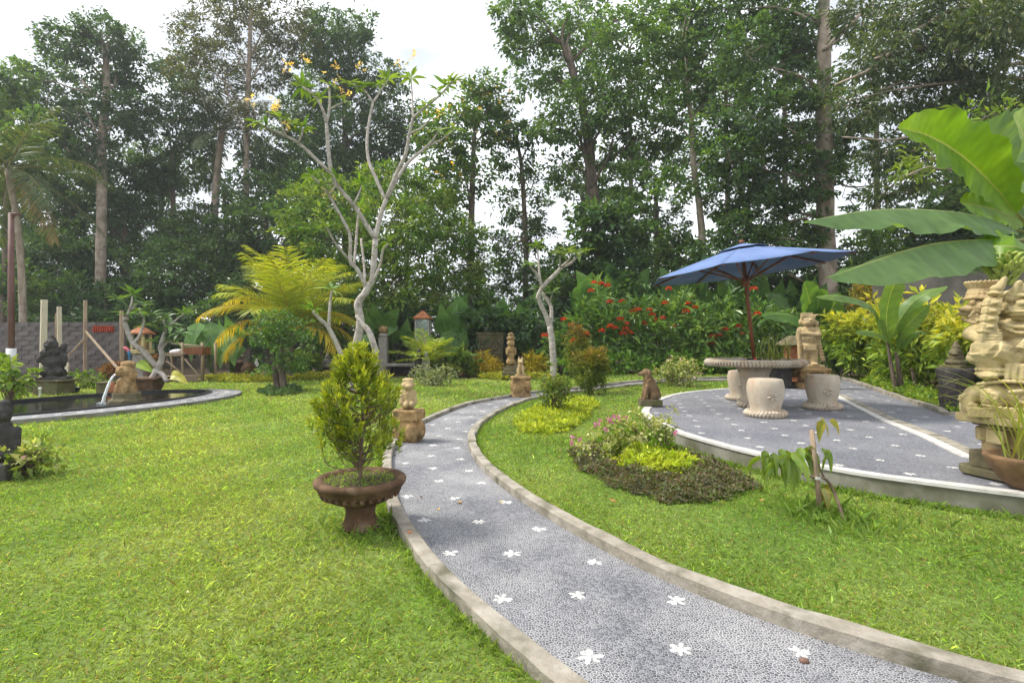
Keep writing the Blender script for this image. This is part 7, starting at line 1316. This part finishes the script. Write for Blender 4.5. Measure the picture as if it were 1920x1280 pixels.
for s in range(370):
    j_ = R.integers(46); h = np.clip(cl_h[j_] + R.normal(0, 12), 32, 256); w = env(h) * k * np.clip(cl_w[j_] + R.normal(0, 0.12), 0.05, 1.12); a = cl_a[j_] + R.normal(0, 0.22) / max(cl_w[j_], 0.3)
    tip = b + np.array((w * math.cos(a), w * math.sin(a), h * k + 0.015)); o = Pm[np.argmin(np.abs(Pm[:, 2] - (tip[2] - 0.5 * w - 0.05)))]
    d = nrm(np.array((math.cos(a) * 0.45, math.sin(a) * 0.45, 1.0)) + R.normal(0, 0.18, 3)); L_ = R.uniform(0.06, 0.12); st = tip - d * L_
    if s % 3 == 0: gw.add(*tube([o, (o + st) / 2 + np.array((0, 0, -0.01)), st, tip], (0.004, 0.0028, 0.0015), 5, 2))
    n = R.integers(12, 20); u = R.random(n) ** 0.8; P = st + d * (u * L_)[:, None]; aa = R.uniform(0, 6.28, n); s1 = nrm(np.cross(d, (0.2, 0.9, 0.3))); s2 = np.cross(d, s1)
    D = d * (0.55 + 0.5 * u)[:, None] + (np.cos(aa)[:, None] * s1 + np.sin(aa)[:, None] * s2) * (0.75 - 0.35 * u)[:, None]
    c = palette(R, n, [(0.07, 0.135, 0.014), (0.17, 0.25, 0.02), (0.34, 0.40, 0.028), (0.48, 0.48, 0.045)], 0.18, np.clip(0.15 + 0.6 * u + R.normal(0, 0.15, n), 0, 1))
    add_leaves(g, P, D, np.tile(d, (n, 1)) + R.normal(0, 0.3, (n, 3)), R.uniform(0.032, 0.056, n), R.uniform(0.009, 0.014, n), c, curve=0.12, fold=0.2)
g.obj('foliage', M['leaf_gloss'], POT, False); gw.obj('stems', M['twig'], POT)
g = G(); n = 420; a = R.uniform(0, 6.28, n); r = 0.2 * np.sqrt(R.random(n)); aa = R.uniform(0, 6.28, n); el = R.uniform(0.3, 1.3, n)
add_leaves(g, np.stack((px_ + r * np.cos(a), py_ + r * np.sin(a), np.full(n, pz_ + 0.282)), 1), np.stack((np.cos(aa) * np.cos(el), np.sin(aa) * np.cos(el), np.sin(el)), 1), np.tile((0., 0., 1.), (n, 1)), R.uniform(0.015, 0.05, n), 0.005, palette(R, n, LAWN, 0.2)); g.obj('weeds', M['grass'], POT, False)['kind'] = 'stuff'

# ------------------------------------------------------------------ bananas
BAN = ((0.085, 0.17, 0.045), (0.13, 0.23, 0.07)); BANY = ((0.12, 0.25, 0.015), (0.17, 0.31, 0.02))
YB = 4.35; st0 = at(1985, 720, YB); t = thing('banana_plant', 'big banana plant reaching in from the right with broad drooping leaves', 'banana plant', (st0.x, st0.y + 0.5, 0.1))
crown_ = at(1965, 440, YB + 0.3)
put('stem', [tube([(st0.x + 0.1, st0.y + 0.5, 0.05), (st0.x + 0.08, st0.y + 0.45, 1.0), tuple(crown_)], (0.13, 0.10, 0.06), 14, 4, 0.02)], M['stem'], t)
def A_(px, py, dy=0.0): return at(px, py, YB + dy)
def bleaf(pts, w, cols, side, fold, sd, ripple=0.05, tear=0.0, prof=None, roll=0.0, petiole=None):
    g = G(); blade(g, pts, w, fold, ripple, cols, (0.34, 0.36, 0.13), 44, 5, prof, side, sd, 0.10, tear, roll); o = g.obj('leaf', M['leaf_big'], t)
    if petiole: gg = G(); gg.add(*tube([crown_, *petiole, pts[0]], (0.03, 0.02, 0.014), 8, 4), np.array((0.25, 0.28, 0.09))); gg.obj('petiole', M['leaf_big'], o)
bp = lambda u: np.clip(np.sin(math.pi * np.clip(u, 0.0, 1.0) ** 0.85), 0.02, 1) ** 0.55
bleaf([A_(1900, 452), A_(1830, 449, -0.1), A_(1740, 458, -0.25), A_(1640, 488, -0.45), A_(1556, 520, -0.6)], 0.62, BAN, (0, -0.42, 0.9), -0.55, 1, 0.03, prof=bp, petiole=[A_(1935, 447, 0.1)])
bleaf([A_(1905, 432, 0.2), A_(1850, 408, 0.1), A_(1760, 394, 0), A_(1640, 393, -0.2), A_(1512, 414, -0.4)], 0.60, BAN, (0, -0.35, 0.95), -0.5, 2, 0.06, 0.12, prof=bp, petiole=[A_(1945, 440, 0.2)])
bleaf([A_(1905, 400, 0.3), A_(1860, 345, 0.3), A_(1800, 290, 0.25), A_(1740, 255, 0.2), A_(1684, 240, 0.1)], 0.56, BANY, (-0.2, -0.96, 0.1), 0.42, 3, 0.06, 0.10, prof=bp, petiole=[A_(1940, 430, 0.3)])
bleaf([A_(1925, 410, 0.5), A_(1908, 350, 0.5), A_(1882, 285, 0.45), A_(1845, 236, 0.35)], 0.78, BAN, (-0.1, -0.95, 0.1), 0.15, 4, 0.05, 0.18, prof=bp, petiole=[A_(1955, 440, 0.4)])
bleaf([A_(1950, 420, 0.1), A_(1945, 340, 0.0), A_(1925, 270, -0.1), A_(1900, 215, -0.2)], 0.7, ((0.14, 0.25, 0.06), (0.2, 0.31, 0.08)), (0.1, -0.9, 0.3), 0.2, 5, 0.04, 0.15, prof=bp, petiole=[A_(1960, 445, 0.2)])
bleaf([A_(1920, 420, 0.6), A_(1870, 395, 0.6), A_(1800, 378, 0.55)], 0.42, BANY, (0, -0.9, 0.3), 0.2, 6, 0.05, 0.2, bp, petiole=[A_(1945, 440, 0.5)])
bleaf([A_(1905, 470, 0.5), A_(1850, 478, 0.4), A_(1780, 490, 0.3), A_(1710, 514, 0.2)], 0.34, BAN, (0, -0.6, 0.8), -0.4, 7, 0.05, 0.35, bp, petiole=[A_(1940, 455, 0.4)])
bleaf([A_(1930, 470, -0.2), A_(1900, 462, -0.2), A_(1860, 462, -0.1), A_(1800, 480, 0.1)], 0.40, BANY, (0, -0.9, 0.3), -0.3, 8, 0.04, 0.1, bp, petiole=[A_(1950, 455, 0.0)])
bn = thing('banana_bunch', 'bunch of small green bananas hanging above the guardian statue', 'bananas', tuple(at(1885, 470, 4.2)))
put('stalk', [tube([at(1950, 450, 4.5), at(1915, 462, 4.3), at(1888, 475, 4.2), at(1884, 520, 4.2)], (0.018, 0.014, 0.010), 8, 4)], M['stem'], bn)
R = np.random.default_rng(14); bm_ = G(); u = np.linspace(-1, 1, 7)
bm_.add(*tube([(0, 0.012 * (1 - a * a), 0.045 * a) for a in u], np.array((0.005, 0.013, 0.0165, 0.0175, 0.016, 0.012, 0.004)), 7)); bmesh_ = bm_.mesh('banana', m=M['banana'])
for row in range(6):
    nrow = 12 - row // 2; c = at(1887 - row, 482 + row * 8.5, 4.2); rad_ = (0.075, 0.115, 0.125, 0.115, 0.10, 0.07)[row]
    for j in range(nrow):
        a = j / nrow * 6.28 + row * 0.4; d = Vector((math.cos(a), math.sin(a), 0)); o = bpy.data.objects.new('banana', bmesh_); col.objects.link(o); o.parent = bn
        o.location = Vector(c) + d * rad_ * R.uniform(0.8, 1.05) + Vector((0, 0, R.normal(0, 0.008))) - Vector(org(bn)); up_ = (d * 0.75 + Vector((0, 0, 0.75)) + Vector(R.normal(0, 0.15, 3))).normalized()
        o.rotation_euler = up_.to_track_quat('Z', 'Y').to_euler(); s = R.uniform(0.85, 1.15); o.scale = (s, s, s)
# young banana beside the side path
q = gp(1690, 742); Y = q.y; t = thing('young_banana', 'young banana plant with three brown stems at the side path kerb', 'banana plant', tuple(q)); BL = ((0.10, 0.20, 0.04), (0.16, 0.27, 0.06))
for pts, r0, nm in (([(1692, 742), (1685, 690), (1680, 660)], 0.055, 0), ([(1682, 738), (1672, 690), (1664, 640)], 0.045, 0), ([(1718, 735), (1712, 700), (1708, 690)], 0.035, 0)):
    put('stem', [tube([at(a, b_2, Y) for a, b_2 in pts], (r0, r0 * 0.75, r0 * 0.4), 9, 4, 0.03)], M['bark'], t)
for pts, w, sd, side, fold in (([(1666, 640), (1662, 595), (1672, 545), (1698, 497)], 0.36, 11, (0.1, -0.95, 0.1), 0.2), ([(1668, 635), (1700, 580), (1730, 553), (1776, 537)], 0.26, 12, (0, -0.6, 0.8), -0.3), ([(1660, 640), (1640, 580), (1590, 556), (1530, 556)], 0.26, 13, (0, -0.6, 0.8), -0.4), ([(1682, 660), (1694, 620), (1718, 592), (1742, 572)], 0.26, 14, (0.1, -0.9, 0.4), 0.3), ([(1680, 660), (1660, 632), (1630, 622), (1604, 624)], 0.22, 15, (0, -0.6, 0.8), -0.3), ([(1684, 656), (1702, 630), (1726, 622), (1738, 626)], 0.2, 16, (0, -0.6, 0.8), -0.3)):
    g = G(); blade(g, [at(a, b_2, Y - 0.15 * i) for i, (a, b_2) in enumerate(pts)], w * 1.15, fold, 0.04, BL, (0.42, 0.46, 0.14), 30, 4, bp, side, sd, 0.08); g.obj('leaf', M['leaf_big'], t)
# banana clump behind the standing guardian
q = gp(1535, 712); Y = q.y + 0.6; t = thing('banana_clump', 'banana clump with upright broad leaves right behind standing guardian', 'banana plant', (q.x, Y, 0.1))
put('stem', [tube([(q.x, Y, 0.1), tuple(at(1532, 640, Y)), tuple(at(1530, 612, Y))], (0.10, 0.07, 0.05), 10, 4)], M['bark'], t)
for pts, w, sd, side, fold in (([(1530, 612), (1522, 580), (1514, 550), (1508, 528)], 0.50, 21, (0.1, -0.95, 0.1), 0.2), ([(1532, 612), (1533, 585), (1535, 560), (1536, 542)], 0.44, 22, (0, -0.98, 0.1), 0.15), ([(1528, 615), (1500, 595), (1460, 588), (1428, 592)], 0.40, 23, (0, -0.6, 0.8), -0.4), ([(1534, 612), (1550, 590), (1568, 566), (1584, 556)], 0.42, 24, (0.1, -0.9, 0.4), 0.3), ([(1536, 614), (1570, 598), (1610, 590), (1640, 596)], 0.42, 25, (0, -0.6, 0.8), -0.4), ([(1534, 616), (1560, 604), (1590, 606), (1610, 616)], 0.36, 26, (0, -0.6, 0.8), -0.4)):
    g = G(); blade(g, [at(a, b_2, Y - 0.2 * i) for i, (a, b_2) in enumerate(pts)], w * 1.5, fold, 0.04, ((0.07, 0.16, 0.03), (0.12, 0.24, 0.05)), (0.35, 0.42, 0.12), 26, 4, bp, side, sd, 0.08); g.obj('leaf', M['leaf_big'], t)

# ------------------------------------------------------------------ staked sapling, bowl grass, table plants
q = gp(1540, 967); Y = q.y; t = thing('staked_sapling', 'leaning young fruit sapling with hanging green leaves tied to a stake', 'sapling', tuple(q))
stem = [gp(1587, 985), at(1565, 925, Y - 0.03), at(1547, 897, Y - 0.02), at(1520, 893, Y), at(1490, 880, Y), at(1465, 862, Y), at(1445, 858, Y)]
put('stem', [tube(stem, (0.011, 0.008, 0.005), 7, 4, 0.05)], M['twig'], t); put('twig', [tube([at(1545, 895, Y), at(1530, 862, Y), at(1515, 838, Y)], (0.006, 0.003), 6, 4)], M['twig'], t)
R = np.random.default_rng(23)
for px, py, n, sp, cc in ((1446, 858, 12, 26, 0), (1480, 868, 6, 12, 0), (1512, 846, 6, 16, 0), (1472, 850, 5, 16, 0), (1548, 920, 4, 10, 1), (1545, 792, 3, 12, 1), (1545, 850, 3, 10, 0)):
    for _ in range(n):
        g = G(); p = at(px + R.normal(0, sp * 0.5), py + R.normal(0, 4) - 4, Y + R.normal(0, 0.05)); L_ = R.uniform(0.13, 0.21) * (0.8 if cc else 1); out_ = R.normal(0, 0.03, 2)
        blade(g, [p, (p.x + out_[0], p.y + out_[1], p.z - L_ * 0.4), (p.x + out_[0] * 1.5, p.y + out_[1] * 1.5, p.z - L_)], 0.058, 0.35, 0.02, ((0.10, 0.20, 0.02), (0.20, 0.30, 0.035)) if not cc else ((0.22, 0.24, 0.04), (0.35, 0.28, 0.06)), (0.20, 0.26, 0.06), 9, 2, None, (R.normal(0, 0.6), -0.9, 0.2), int(R.integers(1e6)), 0.05); g.obj('leaf', M['leaf_gloss'], t)
t = thing('bamboo_stake', 'short upright weathered stake beside the sapling', 'stake', tuple(q)); put('stake', [tube([Vector((q.x, q.y, -0.02)), at(1522, 806, Y)], (0.017, 0.016, 0.015), 9, 3, 0.03)], M['timber'], t)
put('tie', [lathe([(0.024, -0.01), (0.026, 0), (0.024, 0.01)], tuple(at(1533, 895, Y)), 10)], M['whitestone'], t)
x, y, z = BOWL; bw = [o for o in bpy.data.objects if o.name.startswith('clay_bowl')][0]; g = G(); R = np.random.default_rng(31)
for k in range(64):
    a = R.uniform(0, 6.28) if k > 14 else R.uniform(2.4, 4.2); b0 = np.array((x + R.normal(0, 0.05), y + R.normal(0, 0.05), z - 0.01)); L_ = R.uniform(0.35, 0.85) if k > 6 else R.uniform(0.8, 1.0); d = np.array((math.cos(a), math.sin(a), 0)); el = R.uniform(0.75, 1.4)
    P = [b0, b0 + (d * math.cos(el) + np.array((0, 0, math.sin(el)))) * L_ * 0.5, b0 + (d * math.cos(el - 0.3) + np.array((0, 0, math.sin(el - 0.3)))) * L_ * 0.85, b0 + (d * math.cos(el - 0.5) + np.array((0, 0, math.sin(el - 0.55)))) * L_]
    blade(g, P, R.uniform(0.007, 0.014), 0.3, 0.0, ((0.14, 0.24, 0.03), (0.32, 0.38, 0.06), (0.42, 0.36, 0.12)), (0.30, 0.38, 0.08), 9, 1, lambda u: np.clip(1 - u ** 2, 0.05, 1), None, k, 0)
go = g.obj('grass_blades', M['leaf'], bw); go['kind'] = 'stuff'
tt = [o for o in bpy.data.objects if o.name.startswith('stone_table')][0]; tp_ = thing('table_reeds', 'tuft of upright yellow-green reeds growing in the dark table top', 'plant', (tx + 0.33, ty, PZ + 0.672)); g = G()
for k in range(46):
    a, r = R.uniform(0, 6.28), 0.2 * math.sqrt(R.random()); b0 = np.array((tx + 0.30 + r * math.cos(a) * 1.1, ty + r * math.sin(a), PZ + 0.672)); h = R.uniform(0.10, 0.40)
    g.add(*tube([b0, b0 + np.array((R.normal(0, 0.02), R.normal(0, 0.02), h * 0.5)), b0 + np.array((R.normal(0, 0.04), R.normal(0, 0.04), h))], (0.005, 0.003), 5), palette(R, 1, [(0.22, 0.28, 0.04), (0.40, 0.42, 0.08)], 0.2)[0])
g.obj('reeds', M['leaf'], tp_)['kind'] = 'stuff'
tp_ = thing('table_lily', 'few small lily pads and a red bud on the left of table top', 'plant', (tx - 0.2, ty, PZ + 0.672))
for k in range(7):
    g = G(); a = R.uniform(0, 6.28); c0 = np.array((tx - 0.18 + R.normal(0, 0.12), ty + R.normal(0, 0.15), PZ + 0.685 + 0.03 * R.random())); d = np.array((math.cos(a), math.sin(a), 0.15)); blade(g, [c0, c0 + d * 0.06, c0 + d * 0.13], 0.10, 0.1, 0.02, ((0.20, 0.30, 0.05), (0.36, 0.42, 0.08)), (0.3, 0.4, 0.1), 8, 2, heart, None, k, 0); g.obj('pad', M['leaf'], tp_)
put('bud', [ball((tx - 0.12, ty - 0.3, PZ + 0.70), (0.02, 0.02, 0.028))], M['redtile'], tp_)

# ------------------------------------------------------------------ fallen leaves and pebbles lying about
R = np.random.default_rng(41)
for px, py, onp, c, lab, L_ in ((769, 998, 2, (0.55, 0.16, 0.02), 'orange fallen leaf on the left path kerb', 0.035), (862, 942, 1, (0.42, 0.28, 0.14), 'curled tan fallen leaf on the path', 0.05), (822, 955, 1, (0.70, 0.42, 0.03), 'small yellow fallen petal on the path', 0.025), (940, 941, 1, (0.55, 0.42, 0.18), 'straw coloured fallen leaf beside a path flower', 0.035), (790, 932, 1, (0.12, 0.07, 0.05), 'dark brown fallen leaf on the path', 0.03), (1149, 939, 0, (0.40, 0.20, 0.08), 'brown fallen leaf on the grass left of front bed', 0.06), (1427, 938, 0, (0.45, 0.28, 0.12), 'tan fallen leaf on grass at right tip of front bed', 0.05), (847, 765, 0, (0.09, 0.05, 0.04), 'dark dried leaf on the lawn left of path', 0.12), (597, 883, 0, (0.65, 0.50, 0.04), 'yellow fallen petal on lawn left of the pot', 0.04), (1508, 1238, 1, (0.24, 0.14, 0.11), 'small brown stone lying on a path flower', 0.022), (193, 1182, 0, (0.30, 0.14, 0.09), 'tiny brown fallen petal on the near left lawn', 0.018), (352, 1110, 0, (0.75, 0.74, 0.68), 'tiny white petal on the near left lawn', 0.016), (893, 753, 0, (0.12, 0.08, 0.05), 'dark fallen leaf on lawn near the path bend', 0.09)):
    q = gp(px, py, (0.035, 0.012, 0.065)[onp]); a = R.uniform(0, 6.28); d = np.array((math.cos(a), math.sin(a), 0)); p = np.array(q); g = G()
    if 'stone' in lab: g.add(*ball(p, (L_ * 0.8, L_ * 0.6, L_ * 0.5), 9, 6), np.array(c))
    else: blade(g, [p - d * L_ * 0.5 + (0, 0, 0.008), p, p + d * L_ * 0.5 + np.array((0, 0, 0.012))], L_ * 0.55, 0.35, 0.04, (c, tuple(np.array(c) * 1.3)), c, 7, 2, None, None, int(px), 0)
    tag(g.obj('fallen_leaf' if 'stone' not in lab else 'small_stone', M['leaf'], None, True, origin=p), lab, 'leaf' if 'stone' not in lab else 'stone')

# ------------------------------------------------------------------ light humid haze over the whole garden
hz_ = G(); hz_.add(*box((0, 60, 13.0), (380, 260, 28.2))); hm = bpy.data.materials.new('humid_air'); hm.use_nodes = True
hn = hm.node_tree.nodes; hn.clear(); ho = hn.new('ShaderNodeOutputMaterial'); hv = hn.new('ShaderNodeVolumePrincipled')
hv.inputs['Color'].default_value = (0.93, 0.96, 1.0, 1); hv.inputs['Density'].default_value = 0.0012; hv.inputs['Anisotropy'].default_value = 0.3
hm.node_tree.links.new(hv.outputs['Volume'], ho.inputs['Volume'])
tag(hz_.obj('haze', hm, None, False), 'thin pale haze hanging in the humid garden air', 'haze', kind='stuff')
scene.cycles.volume_bounces = 0
